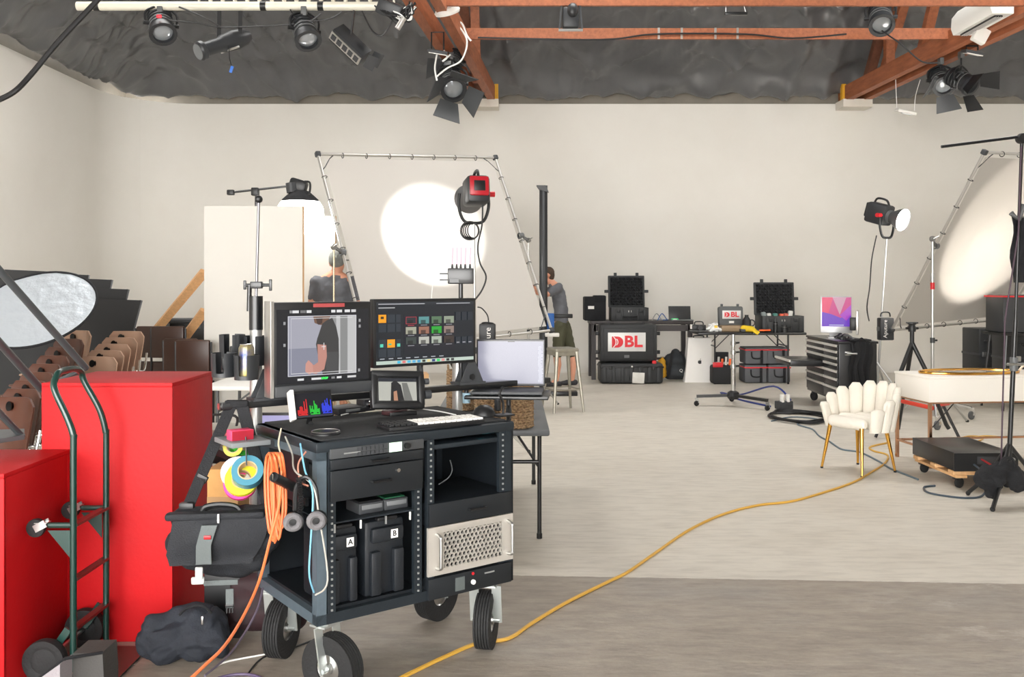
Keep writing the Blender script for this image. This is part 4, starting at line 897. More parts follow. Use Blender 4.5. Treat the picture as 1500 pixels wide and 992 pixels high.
def gripstand(label, px, d, pyt, m, clamp=None, r=.014, **kw):
    p = W(px, pyt, d); t = stand('grip_stand', label, (p.x, d, 0), p, m, r, **kw)
    S().lathe([(.0,-.02),(.03,-.02),(.035,0),(.03,.02),(0,.02)], p, (PI/2,0,.4), 16).obj('grip_head', mat('grip_head', (150,150,148), .3, .8), t, w=True); S().cyl(p+Vector((0,-.03,0)), p+Vector((.05,-.06,.03)), .008).obj('t_handle', STEEL, t, w=True)
    if clamp is not None:
        c = Vector(clamp); S().bar(p, c, .02, .03).obj('clamp_arm', GREYP, t, w=True); S().lathe([(.028,-.03),(.04,-.03),(.04,.03),(.028,.03),(.028,-.03)], c, (B1-A1).to_track_quat('Z','Y').to_matrix(), 14).obj('pipe_clamp', GREYP, t, w=True)
    return t
pc = B1+(C1-A1)*.52; gripstand('steel grip stand with clamp standing behind the man in the cap', 489, pc.y-.3, 362, mat('brassy_steel', (196,176,150), .25, .9), pc, a0=.8)
pc = A1+(C1-A1)*.47; gripstand('steel grip stand holding the side of the cloth frame by the black column', 774, pc.y+.3, 352, STEEL, pc, a0=.5)
# ------------------------------------------------------------------ lamp with red back, aimed at the first frame
CYC_BLK = mat('lamp_black', (40,42,45), .45)
def cob_lamp(name, label, pos, aim, base, back_m, lit, stand_m, s=1.0, r=.016, a0=.4, spread=.5, energy=900, cone=30, blend=.12):
    t = stand(name, label, (base[0], base[1], 0), (pos.x, pos.y, pos.z-.26*s), stand_m, r, a0=a0, spread=spread, cat='lamp')
    z = (Vector(aim)-Vector(pos)).normalized(); x = z.cross(Vector((0,0,1))).normalized(); y = x.cross(z); M = Matrix((x, y, z)).transposed()
    def L(a): return Vector(pos)+M @ (Vector(a)*s)
    hd = S().box(L((0,.0,-.1)), (.20*s,.24*s,.26*s), M, bev=.03*s).obj('lamp_head', CYC_BLK, t, w=True)
    S().box(L((0,.02,-.235)), (.17*s,.17*s,.03*s), M, bev=.015*s).obj('back_panel', back_m, hd, w=True); S().box(L((0,.02,-.252)), (.1*s,.09*s,.006*s), M, bev=.004*s).obj('control_screen', BLK, hd, w=True)
    S().tube(smoothpath([L((0,.11,-.2)), L((0,.17,-.17)), L((0,.17,-.05)), L((0,.11,.0))], 4), .013*s).obj('top_handle', BLK, hd, w=True)
    S().cyl(L((0,0,.02)), L((0,0,.07)), .075*s, n=24).obj('mount_ring', GREYP, hd, w=True)
    S().lathe([(.06*s,.06*s),(.075*s,.09*s),(.11*s,.15*s),(.135*s,.22*s),(.13*s,.22*s),(.105*s,.15*s),(.07*s,.09*s),(.055*s,.06*s),(.06*s,.06*s)], L((0,0,0)), M, 32).obj('reflector', mat('reflector_grey', (110,110,112), .35, .6), t, w=True)
    S().lathe([(0,.205*s),(.126*s,.2*s)], L((0,0,0)), M, 24).obj('lamp_face', lit, t, w=True)
    hx = Vector((x.x, x.y, 0)).normalized()
    S().tube(smoothpath([Vector(pos)+hx*.13*s, Vector(pos)+hx*.135*s+Vector((0,0,-.12*s)), Vector(pos)+hx*.09*s+Vector((0,0,-.24*s)), Vector(pos)+Vector((0,0,-.26*s)), Vector(pos)-hx*.09*s+Vector((0,0,-.24*s)), Vector(pos)-hx*.135*s+Vector((0,0,-.12*s)), Vector(pos)-hx*.13*s], 4), .014*s, 10).obj('yoke', BLK, t, w=True)
    S().cyl(Vector(pos)+hx*.12*s, Vector(pos)+hx*.19*s, .025*s).obj('yoke_knob', REDP if lit is not DIFF else BLK, t, w=True)
    l = bpy.data.lights.new('cob_beam', 'SPOT'); l.energy = energy; l.spot_size = math.radians(cone); l.spot_blend = blend; l.shadow_soft_size = .05; l.color = (1, .985, .96)
    lo = bpy.data.objects.new('cob_beam', l); COL.objects.link(lo); lo.location = L((0,0,.25)); lo.rotation_euler = (-z).to_track_quat('Z', 'Y').to_euler()
    return t
LF = mat('lamp_face_lit', (255,253,250), .4, emit=14)
p1 = W(694, 284, 8.6); aim1 = hit(632, 348, A1, n1)
l1 = cob_lamp('studio_lamp', 'studio lamp with red back panel and dish reflector aimed at the cloth frame', p1, aim1, W(698,415,8.6), mat('lamp_red', (176,26,40), .35), LF, ALU, 1.05, a0=.2, energy=330, cone=math.degrees(2*math.atan(.66/((aim1-p1).length-.25))))
cg2 = S()
for k in range(5): cg2.torus(W(688+1.2*k,338,8.5+.02*k), .085-.004*k, .006, (PI/2,.3+.1*k,.2*k), n=24, k=6)
cg2.obj('hanging_coil', CABLEK, l1, w=True)
cable('lamp_cable', [W(707,300,8.5), W(706,330,8.5), W(700,360,8.5), W(703,385,8.5), W(712,405,8.5), W(706,425,8.5), W(695,440,8.5)], .008, CABLEK, 'black lamp cable hanging in loops down the lamp stand')
bx_ = thing('lamp_ballast', 'black ballast box with white lettering behind the laptop', 'ballast', W(714, 500, 8.4))
S().box(W(714,488,8.4), (.15,.12,.17), bev=.012).obj('ballast_body', CYC_BLK, bx_, w=True); S().tube(smoothpath([W(704,478,8.4), W(708,473,8.4), W(722,474,8.4), W(724,478,8.4)], 4), .008).obj('ballast_handle', BLK, bx_, w=True)
text('lettering', 'ure', .075, WHITEP, bx_, frame(W(715,488,8.335), (0,0,1), (-1,0,0)), .0005); cable('ballast_cable', [W(716,474,8.4), W(714,462,8.4), W(706,452,8.45), W(700,450,8.5)], .006, CABLEK, 'short cable from the ballast box to the lamp stand')
# ------------------------------------------------------------------ folding table behind the cart with baskets
TT = mat('table_grey', (92,95,98), .45, bump=.08, bscale=150)
def fold_table(label, x0, x1, y0, y1, h, top_m, legm, inset=.12):
    t = thing('folding_table', label, 'table', ((x0+x1)/2, (y0+y1)/2, 0)); a, b = (x1-x0)/2, (y1-y0)/2; long_y = b > a
    for sgn in (-1, 1):
        c, sz = ((0, sgn*b/2, h-.02), (2*a, b-.004, .04)) if long_y else ((sgn*a/2, 0, h-.02), (a-.004, 2*b, .04))
        S().box(c, sz, bev=.012).obj('table_top', top_m, t)
        for s2 in (-1, 1):
            p = (s2*(a-.06), sgn*(b-inset), 0) if long_y else (sgn*(a-inset), s2*(b-.06), 0)
            lg = S().cyl((p[0],p[1],.0), (p[0],p[1],h-.04), .014, n=12).obj('leg', legm, t); S().cyl((p[0],p[1],0), (p[0],p[1],.03), .018, n=12).obj('leg_cap', RUB, lg)
            q = (p[0]*.55, sgn*(b-inset), h-.04) if long_y else (sgn*(a-inset)*.62, p[1], h-.04); S().tube([(p[0],p[1],h-.26), q], .008, 8).obj('leg_brace', legm, t)
        p0, p1_ = ((-a+.06, sgn*(b-inset), h-.22), (a-.06, sgn*(b-inset), h-.22)) if long_y else ((sgn*(a-inset), -b+.06, h-.22), (sgn*(a-inset), b-.06, h-.22))
        S().cyl(p0, p1_, .012).obj('stretcher', legm, t)
    return t
fold_table('black folding table with grey top holding the woven baskets', -.53, .232, 5.65, 7.47, .70, TT, BLKM, .13)
def weave_mat(name, c1, c2):
    m = mat(name, c1, .85, var=.6, scale=60, col2=c2, stretch=(1,1,2.2)); return m
WV = weave_mat('seagrass', (196,166,128), (96,70,48)); BLU = mat('blue_zigzag_cloth', (120,150,168), .9, var=.5, scale=40, col2=(210,218,220), stretch=(1,1,.3))
def basket(label, x, y, r, h, m, rows=13):
    t = thing('woven_basket' if m is WV else 'fabric_basket', label, 'basket', (x, y, .70)); 
    if m is WV:
        wvs = S(); n = 36; nr = int(h/.016)
        for j in range(nr):
            z0 = h*j/nr; pts = []
            for i in range(n*2):
                a = PI*i/n; bmp = .0045*math.cos(PI*i/1.5+PI*j); pts.append((( r+bmp)*math.cos(a), (r+bmp)*math.sin(a), z0+.009+.003*math.cos(PI*i/1.5+PI*j+1)))
            wvs.tube(pts, .0085, 5, closed=True)
        wvs.obj('weave', m, t, kind='stuff')
        S().lathe([(r-.006,0),(r-.006,h),(r-.012,h),(r-.012,.01),(0,.01),(0,0),(r-.006,0)], n=32).obj('lining', mat('basket_lining', (120,96,70), .9), t); S().torus((0,0,h), r, .011, n=36).obj('rim', m, t)
    else:
        S().lathe([(r*.92,0),(r,h*.5),(r,h),(r-.008,h),(r-.008,.01),(0,.01),(0,0),(r*.92,0)], n=28).obj('fabric_wall', m, t)
        z = S()
        for j in range(6):
            z.tube([((r+.001)*math.cos(2*PI*i/48), (r+.001)*math.sin(2*PI*i/48), h*(.12+.15*j)+.018*(1 if i % 2 else -1)) for i in range(48)], .004, 5, closed=True)
        z.obj('zigzag_stitch', mat('pale_stitch', (222,226,226), .9), t)
    for s2 in (-1, 1): S().tube(smoothpath([(s2*r*.95,-.03,h), (s2*r*.98,-.03,h+.04), (s2*r*.98,.03,h+.04), (s2*r*.95,.03,h)], 4), .006).obj('handle', m, t)
    return t
basket('tall woven seagrass basket at the table corner by the laptop', .03, 5.78, .098, .27, WV); basket('woven seagrass basket between the two blue patterned ones', -.15, 6.2, .095, .25, WV)
basket('woven seagrass basket farthest along the grey table', -.36, 6.6, .1, .27, WV); basket('blue zigzag fabric basket between the two nearer seagrass baskets', -.0, 6.35, .085, .26, BLU); basket('blue zigzag fabric basket by the farther seagrass basket', -.22, 6.62, .085, .26, BLU)
tag(S().lathe([(0,.0),(.06,0),(.085,.05),(.08,.05),(.055,.008),(0,.008)], (-.36,6.6,.975), n=24).obj('dark_bowl', mat('dark_seed', (40,34,30), .8, bump=.6, bscale=60)), 'dark bowl resting on the farthest woven basket', 'bowl')
# white prop table with odds and ends behind the cart
WT = mat('white_laminate', (236,234,230), .4)
fold_table('white folding prop table behind the computer monitor', -2.6, -.75, 7.7, 8.45, .74, WT, GREYP)
for (nm, lb, ct, px, py, d, sz, c) in (('wooden_tray', 'pale wooden tray on the white prop table', 'tray', 645, 551, 8.2, (.3,.2,.06), (222,178,130)), ('striped_carton', 'white carton with a red dot on the prop table', 'carton', 497, 578, 7.95, (.1,.08,.1), (232,226,220)), ('red_tin', 'small red tin on the prop table', 'tin', 505, 580, 7.85, (.05,.05,.07), (200,40,40)), ('picture_book', 'book with reddish cover lying on the prop table', 'book', 610, 588, 7.8, (.16,.12,.03), (190,120,110))):
    p = W(px, py, d); t = thing(nm, lb, ct, (min(p.x,-.9), d, .74), .2); S().box((0,0,sz[2]/2), sz, bev=.004).obj('body', mat(nm+'_m', c, .6, var=.1), t); S().box((0,-sz[1]/2-.0006,sz[2]*.5), (sz[0]*.6,.001,sz[2]*.5)).obj('front_label', mat(nm+'_l', tuple(min(255,int(v*.8+40)) for v in c), .6), t)
# low table behind the cart's near end with an old beige deck and a small violet screen
lt2 = fold_table('low black table with grey equipment behind the red box', -1.95, -1.2, 5.2, 5.8, .62, mat('bench_black', (30,31,33), .6), BLKM)
dk = thing('beige_deck', 'old beige tape deck on the low black table', 'tape deck', (-1.72, 5.42, .62)); S().box((0,0,.07), (.34,.28,.14), bev=.008).obj('deck_body', mat('beige_abs', (188,184,172), .5), dk); S().box((0,-.141,.08), (.2,.004,.05)).obj('deck_front', DGREY, dk); S().tube(smoothpath([(-.1,0,.14),(-.09,0,.2),(.09,0,.2),(.1,0,.14)], 4), .008).obj('deck_handle', DGREY, dk)
vs = thing('small_screen', 'small screen glowing pale violet behind the grey mast', 'monitor', (-1.38, 5.45, .62)); S().box((0,0,.13), (.26,.03,.17), bev=.006).obj('screen_body', BLK, vs); S().box((0,-.016,.13), (.23,.002,.14)).obj('screen_face', mat('violet_glow', (150,150,190), .3, emit=.5), vs); S().box((0,.02,.03), (.12,.1,.06), bev=.005).obj('screen_foot', BLK, vs)
# ------------------------------------------------------------------ right side: lamp 2, benches, cases
p2 = W(1299, 316, 12.9); aim2 = hit(1458, 358, A2, n2)
l2 = cob_lamp('studio_lamp', 'black studio lamp with lit dish reflector on a steel stand above the tool chest', p2, aim2, W(1284,415,12.9), BLK, LF, STEEL, 1.2, a0=.9, energy=900, cone=math.degrees(2*math.atan(1.12/((aim2-p2).length-.25))))
def letters(parent, body, size, m, at, x=(1,0,0), y=(0,0,1), **k): return text('lettering', body, size, m, parent, frame(at, x, y), .0006, **k)
bl2 = thing('lamp_ballast', 'black ballast box with white lettering hung on the lamp stand by the tool chest', 'ballast', W(1296, 500, 12.8))
S().box(W(1297,482,12.8), (.19,.14,.31), bev=.015).obj('ballast_body', CYC_BLK, bl2, w=True); S().tube(smoothpath([W(1290,464,12.8), W(1292,458,12.8), W(1302,458,12.8), W(1304,464,12.8)], 4), .01).obj('ballast_handle', BLK, bl2, w=True); letters(bl2, 'Aputure', .075, WHITEP, W(1297,482,12.725), (0,0,1), (-1,0,0)); S().box(W(1288,482,12.8), (.05,.08,.06), bev=.01).obj('hanging_clamp', GREYP, bl2, w=True)
cable('ballast_lead', [W(1284,345,12.85), W(1277,380,12.85), W(1274,420,12.85), W(1270,450,11.8), W(1273,470,12.8)], .008, CABLEK, 'black lamp lead hanging down to the tool chest')
# cases -------------------------------------------------------
CASE = mat('case_black', (34,36,38), .5, bump=.1, bscale=90); CASEG = mat('hard_case_grey', (84,86,86), .5, bump=.1, bscale=90)
FOAM = mat('egg_foam', (26,27,30), .9, bump=.2, bscale=200)
def ribs(t, w_, d_, h, m, n=5, z0=0):
    for k in range(n): S().box((-w_/2+w_*(k+.5)/n, -d_/2-.004, z0+h*.5), (w_*.06, .012, h*.8), bev=.004).obj('rib', m, t)
def latch(t, x, y, z, m=BLK, sx=.05, sz=.06): S().box((x, y, z), (sx, .025, sz), bev=.006).obj('latch', m, t)
def open_case(name, label, loc, w_, d_, h, lid, m, tilt=.12, foam=True, rz=0):
    t = thing(name, label, 'case', loc, rz)
    for c, sz in (((0,-d_/2+.012,h/2),(w_,.024,h)), ((0,d_/2-.012,h/2),(w_,.024,h)), ((-w_/2+.012,0,h/2),(.024,d_-.048,h)), ((w_/2-.012,0,h/2),(.024,d_-.048,h)), ((0,0,.012),(w_-.04,d_-.04,.024))): S().box(c, sz, bev=.006).obj('tub_wall', m, t)
    S().box((0,0,h-.01), (w_+.02,d_+.02,.03), bev=.008).obj('rim', m, t) if False else None
    R_ = Euler((-tilt,0,0)).to_matrix(); o = Vector((0,d_/2,h)); L = lambda a: o+R_ @ Vector(a)
    ld = S().box(L((0,.04,lid/2)), (w_,.05,lid), R_, bev=.012).obj('lid', m, t)
    if foam:
        s = S(); nx, nz = 14, 10; sx, sz = (w_-.06)/nx, (lid-.06)/nz
        for i in range(nx):
            for j in range(nz):
                c = L((-w_/2+.03+sx*(i+.5), .012, .03+sz*(j+.5))); pts = [L((-w_/2+.03+sx*(i+a), .013, .03+sz*(j+b))) for a, b in ((0,0),(1,0),(1,1),(0,1))]
                tip = L((-w_/2+.03+sx*(i+.5), -.022 if (i+j) % 2 else .0, .03+sz*(j+.5)))
                s.add([*pts, tip], [(0,1,4),(1,2,4),(2,3,4),(3,0,4)])
        s.obj('foam', FOAM, ld, ang=10, kind='stuff')
    for x in (-w_*.3, w_*.3): S().box(L((x,.03,lid+.02)), (.05,.03,.06), R_, bev=.006).obj('latch', m, ld); latch(t, x, -d_/2-.012, h*.75)
    for sx in (-1, 1): S().box(L((sx*(w_/2+.03),.03,lid*.5)), (.07,.03,.05), R_, bev=.006).obj('latch', m, ld)
    ribs(t, w_, d_, h, m); S().tube(smoothpath([(-.1,-d_/2-.01,h*.35),(-.1,-d_/2-.035,h*.33),(.1,-d_/2-.035,h*.33),(.1,-d_/2-.01,h*.35)], 3), .012).obj('handle', BLK, t); S().box((0,-d_/2-.006,h*.72), (.05,.006,.03)).obj('tag', WHITEP, t)
    return t
def dbl_plate(t, at, w_, h_):
    pl = S().box(at, (w_, .006, h_), bev=.004).obj('name_plate', mat('plate_silver', (214,214,212), .4, .2), t)
    RD = mat('logo_red', (214,30,44), .45); y = at[1]-.0035; s = h_*.62
    M = TM[t] @ frame((at[0], y, at[2]), (1,0,0), (0,0,1))
    text('logo_letters', 'BL', s*1.32, RD, pl, M @ Matrix.Translation((w_*.17,-.0,0)), .0006, bold=s*.045, sx=1.12)
    dshape = [(-.5,-.5),(.0,-.5)]+[(.0+.5*math.sin(a), -.5*math.cos(a)) for a in [PI*k/10 for k in range(1,10)]]+[(0,.5),(-.5,.5)]
    Md = M @ Matrix.Translation((-w_*.245,0,0)) @ Matrix.Diagonal((s*.98, s*.95, 1, 1))
    b = S(); b.prism(dshape, .0008, Md); b.obj('logo_letters', RD, pl, w=True)
    sw = S(); wht = mat('plate_white', (232,232,230), .5)
    for (r0, x0) in ((.55, -.72), (.30, -.30)): sw.add(*(lambda n: ([Md @ Vector((x0+(r0+dr)*math.cos(a), (r0+dr)*math.sin(a)*1.0, .0012)) for dr in (0, .07) for a in [-.95+1.9*k/n for k in range(n+1)]], [(k, k+1, n+2+k, n+1+k) for k in range(n)]))(12))
    sw.obj('logo_swoosh', wht, pl, w=True)
# workbench near the back wall
bD = 15.6
def X(px, d): return (px-CX)*d/FPX
def Zp(py, d): return EYE-(py-HY)*d/FPX
hb = Zp(470, bD-.3)
wbch = thing('workbench', 'tall dark steel workbench against the white wall with cases under it', 'bench', ((X(863,bD)+X(1010,bD))/2, bD, 0)); hw = (X(1010,bD)-X(863,bD))/2; BENCH = mat('bench_steel', (62,58,58), .45, .3)
S().box((0,0,hb-.03), (2*hw,.7,.06), bev=.006).obj('bench_top', BENCH, wbch)
for x in (-hw+.05, hw-.05):
    for y in (-.3, .3): S().box((x,y,(hb-.06)/2), (.07,.07,hb-.06)).obj('leg', BENCH, wbch)
S().box((0,-.31,hb-.12), (2*hw-.1,.05,.1)).obj('apron', BENCH, wbch); S().box((0,.31,.3), (2*hw-.1,.03,.04)).obj('stretcher', BENCH, wbch)
open_case('open_foam_case', 'open black hard case with egg-crate foam lid on the workbench', (X(921,bD-.2), bD-.15, hb), .62, .42, .22, .54, CASE)
sb = thing('black_soft_box', 'black soft box bag with a small white mark on the workbench', 'bag', (X(873,bD-.2), bD-.12, hb)); S().box((-.02,0,.2), (.36,.36,.4), bev=.02).obj('bag_body', BLKF, sb); S().box((.06,-.02,.36), (.2,.34,.12), bev=.02).obj('bag_flap', BLKF, sb); S().box((-.09,-.183,.22), (.1,.003,.05)).obj('patch', WHITEP, sb)
l3 = thing('laptop', 'open black laptop on the workbench', 'laptop', (X(997,bD-.2), bD-.2, hb)); S().box((0,.1,.12), (.37,.012,.24), (-.18,0,0), bev=.003).obj('laptop_lid', BLK, l3); S().box((0,-.05,.01), (.37,.25,.018), bev=.004).obj('laptop_base', GREYP, l3)
for k, (px, c, lb) in enumerate(((962, (150,150,150), 'grey cable tangle in the middle of the workbench'), (970, (60,100,160), 'blue cable coil on the workbench'))): cable('bench_cable', [(X(px+dx,bD-.3), bD-.3+.1*math.sin(dx), hb+.012+z) for dx, z in ((-8,0),(-3,.08),(2,.1),(5,.02),(9,0),(3,.0),(-4,.01))], .008, mat('bc%d' % k, c, .5), lb)
gt = thing('green_device', 'small bright green device at the front of the workbench', 'device', (X(989,bD-.35), bD-.3, hb)); S().box((0,0,.02), (.12,.08,.04), bev=.01).obj('device_body', mat('bright_green', (60,200,120), .5), gt); S().box((0,-.041,.02), (.06,.003,.02)).obj('device_label', WHITEP, gt)
# cases under the workbench
c2 = thing('hard_case', 'large black hard case lying flat under the bench with a white note on it', 'case', (X(921,bD-.6), bD-.75, 0)); S().box((0,0,.17), (1.0,.5,.32), bev=.04).obj('case_body', CASE, c2); S().box((0,0,.27), (1.02,.52,.03), bev=.01).obj('seam_band', BLK, c2); ribs(c2, 1.0, .5, .3, CASE, 7)
for x in (-.34, .34): latch(c2, x, -.27, .26)
latch(c2, .0, -.262, .28, WHITEP, .025, .025); S().box((.1,-.265,.1), (.19,.01,.17), (0,.05,0), bev=.003).obj('paper_note', mat('note_paper', (226,224,218), .8, var=.2, scale=12), c2); S().box((.36,-.2,.33), (.07,.06,.08), bev=.02).obj('red_tag', REDP, c2)
c3 = thing('hard_case', 'black hard case standing on edge with a red and silver DBL plate', 'case', (X(917,bD-.6), bD-.75, .335)); S().box((0,0,.31), (.92,.36,.61), bev=.05).obj('case_body', CASE, c3); S().box((0,-.182,.3), (.8,.02,.5), bev=.02).obj('front_panel', CASE, c3); dbl_plate(c3, (-.03,-.196,.33), .6, .3)
S().box((-.03,-.196,.1), (.08,.006,.045)).obj('label_plate', GREYP, c3)
for sx in (-1, 1):
    for z in (.16, .46): latch(c3, sx*.48, -.06, z, sx=.08, sz=.06)
for x in (-.25, .25): latch(c3, x, -.05, .63, sx=.06, sz=.05)
ys_ = thing('yellow_sack', 'mustard yellow sack beside the black backpack under the bench', 'sack', (X(968,bD-.5), bD-.55, 0)); blob('sack_body', [((0,0,.14),.12,(0,0,.3),.09),((0,0,.3),.08,(.02,0,.4),.03)], mat('mustard_canvas', (206,152,30), .8, var=.25, scale=14), ys_, .015, 5, wr=.02, wscale=8, flat=.002); S().torus((.02,0,.4), .035, .008).obj('drawstring', mat('string', (200,190,170), .8), ys_)
bp_ = thing('backpack', 'black and grey backpack leaning under the end of the bench', 'backpack', (X(990,bD-.5), bD-.5, 0)); blob('pack_body', [((-.1,0,.15),.13,(.1,0,.15),.13),((-.09,0,.34),.11,(.09,0,.34),.11),((0,.02,.45),.08,(0,.02,.45),.08)], mat('pack_nylon', (46,50,54), .75, var=.3, scale=10), bp_, .015, 6, flat=.002)
for x in (-.1, .1): S().tube(smoothpath([(x*.6,-.1,.48),(x,-.16,.4),(x*1.3,-.16,.2),(x*1.4,-.12,.05)], 4), .022).obj('shoulder_strap', BLKF, bp_)
letters(bp_, 'Q', .07, WHITEP, TM[bp_] @ Vector((.06,-.145,.18)))
ib = thing('carton_with_apple', 'tall tapered white computer carton with an apple mark', 'carton', (X(1026,14.9), 14.95, 0)); h = Zp(494,15.1)
S().add([(-.26,-.1,0),(.17,-.1,0),(.17,.1,0),(-.26,.1,0),(-.2,-.1,h),(.17,-.1,h),(.17,.1,h),(-.2,.1,h)], [(0,1,2,3),(4,7,6,5),(0,4,5,1),(1,5,6,2),(2,6,7,3),(3,7,4,0)]).obj('carton_body', mat('white_card', (236,234,230), .6), ib); S().prism([(.03*math.cos(a)*(1.05 if abs(a-PI/2)>.3 else .85)-(.008 if 0<=a<.5 or a>5.9 else 0), .03*math.sin(a)*(.92 if abs(a-PI/2)<.3 or abs(a-1.5*PI)<.25 else 1.05)) for a in [2*PI*k/24 for k in range(24)]], .002, frame((-.02,-.1005,h*.46), (1,0,0), (0,0,1))).prism([(0,0),(.006,.016),(.016,.024),(.013,.008)], .002, frame((-.02,-.1005,h*.46+.034), (1,0,0), (0,0,1))).obj('apple_mark', mat('logo_black', (26,26,28), .5), ib); S().tube(smoothpath([(-.1,0,h),(-.09,0,h+.03),(.05,0,h+.03),(.06,0,h)], 4), .012).obj('carton_handle', DGREY, ib)
# second folding table with its gear
tD = 14.9; ft = fold_table('black folding table holding an open case and tools', X(1016,tD), X(1172,tD), tD-.35, tD+.35, Zp(487,tD-.3), BLKM, BLKM, .28); hT = Zp(487,tD-.3)
oc = open_case('open_tool_case', 'open black hard case full of tools on the folding table', (X(1140,tD), tD-.05, hT), .66, .46, .26, .54, CASE, .1)
for k, (dx, c, h_) in enumerate(((-.28,(120,130,130),.12),(-.2,(200,200,196),.1),(-.1,(60,120,110),.1),(0,(220,90,60),.09),(.07,(190,90,70),.1),(.14,(210,210,205),.14))): S().box((dx,-.12,.2+h_*.5), (.07,.07,h_), (0,.2*(k-3)/3,0), bev=.015).obj('tool', mat('tool_%d' % k, c, .5), oc)
gc = thing('small_dbl_case', 'small grey hard case with a red and white DBL plate on the folding table', 'case', (X(1072,tD), tD+.05, hT)); S().box((0,.05,.24), (.40,.12,.32), (-.12,0,0), bev=.03).obj('lid', CASEG, gc); S().box((0,-.03,.05), (.40,.3,.1), bev=.02).obj('tub', mat('case_tan', (150,128,100), .6), gc); dbl_plate(gc, (0,-.035,.27), .30, .135); S().box((0,-.03,.15), (.08,.006,.035)).obj('label_plate', WHITEP, gc)
for x in (-.13, .13): latch(gc, x, .1, .42, CASEG, .04, .04)
cb = thing('white_bag', 'crumpled white plastic bag on the end of the folding table', 'bag', (X(1045,tD-.2), tD-.2, hT)); blob('bag_body', [((-.12,0,.04),.05,(.1,0,.04),.06),((-.03,0,.1),.06,(.04,0,.13),.05)], mat('white_poly', (236,236,234), .4), cb, .012, 3, wr=.03, wscale=12, flat=.002); S().box((.02,-.1,.09), (.05,.004,.04), (-.4,0,0)).obj('bag_print', mat('bag_yellow', (230,190,60), .5), cb)
cr = thing('camera_rig', 'small black camera rig on the corner of the folding table', 'camera', (X(1024,tD-.2), tD-.15, hT)); S().box((0,0,.07), (.22,.14,.09), bev=.012).obj('rig_body', BLK, cr); S().cyl((0,-.06,.07), (0,-.16,.07), .04).obj('lens', DGREY, cr); S().box((0,0,.02), (.28,.1,.02), bev=.004).obj('base_plate', GREYP, cr); S().cyl((-.12,-.03,.05), (-.12,-.03,.12), .02).obj('battery', WHITEP, cr); S().tube(smoothpath([(-.06,0,.11),(-.05,0,.16),(.06,0,.16),(.08,0,.11)], 3), .01).obj('top_handle', BLK, cr)
sc_ = thing('spray_can', 'black spray bottle standing behind the yellow gloves', 'bottle', (X(1096,tD-.2), tD-.1, hT)); S().lathe([(0,0),(.07,0),(.07,.18),(.045,.22),(.03,.24),(.03,.27),(0,.27)], n=20).obj('bottle', BLK, sc_); S().torus((.08,0,.14), .05, .01, (PI/2,0,0)).obj('grip', DGREY, sc_)
yg = thing('work_gloves', 'yellow work gloves at the edge of the folding table', 'gloves', (X(1098,tD-.35), tD-.3, hT)); blob('glove_palms', [((-.08,0,.06),.055,(.05,0,.05),.05),((.05,0,.05),.03,(.15,-.03,.0),.022),((.05,.02,.05),.03,(.17,.02,.02),.02),((.04,-.02,.05),.025,(.12,-.06,-.02),.02)], mat('glove_yellow', (236,200,40), .8, var=.15, scale=20), yg, .01, 4); S().box((-.1,0,.03), (.08,.12,.05), bev=.015).obj('cuff', DGREY, yg)
hn = thing('hand_saw', 'tool with an orange grip lying on the folding table', 'tool', (X(1118,tD-.3), tD-.28, hT)); S().box((0,0,.03), (.26,.1,.05), bev=.02).obj('tool_body', BLK, hn); S().box((.02,-.055,.035), (.18,.02,.025), bev=.008).obj('grip', mat('safety_orange', (240,100,40), .5), hn)
for px, h_, r_ in ((1136,.16,.032),(1149,.1,.045)): 
    t = thing('black_tin', 'tall narrow black tin in front of the open tool case' if h_ > .12 else 'short wide black tin in front of the open tool case', 'tin', (X(px,tD-.3), tD-.3, hT)); S().lathe([(0,0),(r_,0),(r_,h_),(r_*.9,h_),(r_*.9,h_+.008),(0,h_+.008)], n=20).obj('tin_body', BLK, t); S().torus((0,0,h_*.85), r_, .003).obj('tin_ring', STEEL, t)
# under it: tool tote and coolers
tt = thing('tool_tote', 'black tool tote with orange handled tools under the folding table', 'tool bag', (X(1058,tD-.2), tD-.2, 0)); S().box((0,0,.15), (.36,.26,.3), bev=.04).obj('tote_body', mat('tote_nylon', (30,31,33), .8, bump=.2, bscale=100), tt); S().box((-.1,-.132,.31), (.16,.02,.08), bev=.01).obj('red_pocket', REDP, tt); S().box((0,.05,.42), (.22,.03,.16), bev=.01).obj('back_flap', BLKF, tt)
for k, (x, c) in enumerate(((-.02,(240,110,50)),(.04,(200,200,190)),(.1,(240,100,40)),(-.08,(190,190,185)),(.14,(180,190,170)))): S().cyl((x,-.06,.25), (x+.01,-.06,.4+.03*(k % 2)), .018).obj('tool_handle', mat('th%d' % k, c, .5), tt)
CG = mat('cooler_grey', (92,94,98), .8, bump=.1, bscale=150)
for (x, y, z, lb) in ((1103,0,0,'grey cooler bag with red piping, bottom of the stack by the roller stand'),(1137,0,0,'grey cooler bag with red piping, bottom of the stack by the open drawer'),(1104,0,.3,'grey cooler bag with red piping, top of the stack by the roller stand'),(1136,.02,.3,'grey cooler bag with red piping, top of the stack by the open drawer')):
    t = thing('cooler_bag', lb, 'cooler', (X(x,tD), tD+y+.02, z)); hh = .29 if z == 0 else .27; S().box((0,0,hh/2), (.36,.4,hh-.01), bev=.03).obj('cooler_body', CG, t); S().box((0,0,hh*.86), (.372,.412,.022), bev=.006).obj('red_piping', REDP, t); S().box((0,0,hh-.015), (.35,.39,.03), bev=.012).obj('cooler_lid', CG, t); S().box((.08,-.21,hh*.45), (.04,.012,hh*.8)).obj('webbing', BLKF, t); S().tube(smoothpath([(-.08,-.2,hh*.75),(-.07,-.24,hh*.4),(.07,-.24,hh*.4),(.08,-.2,hh*.75)], 4), .012).obj('carry_strap', BLKF, t)
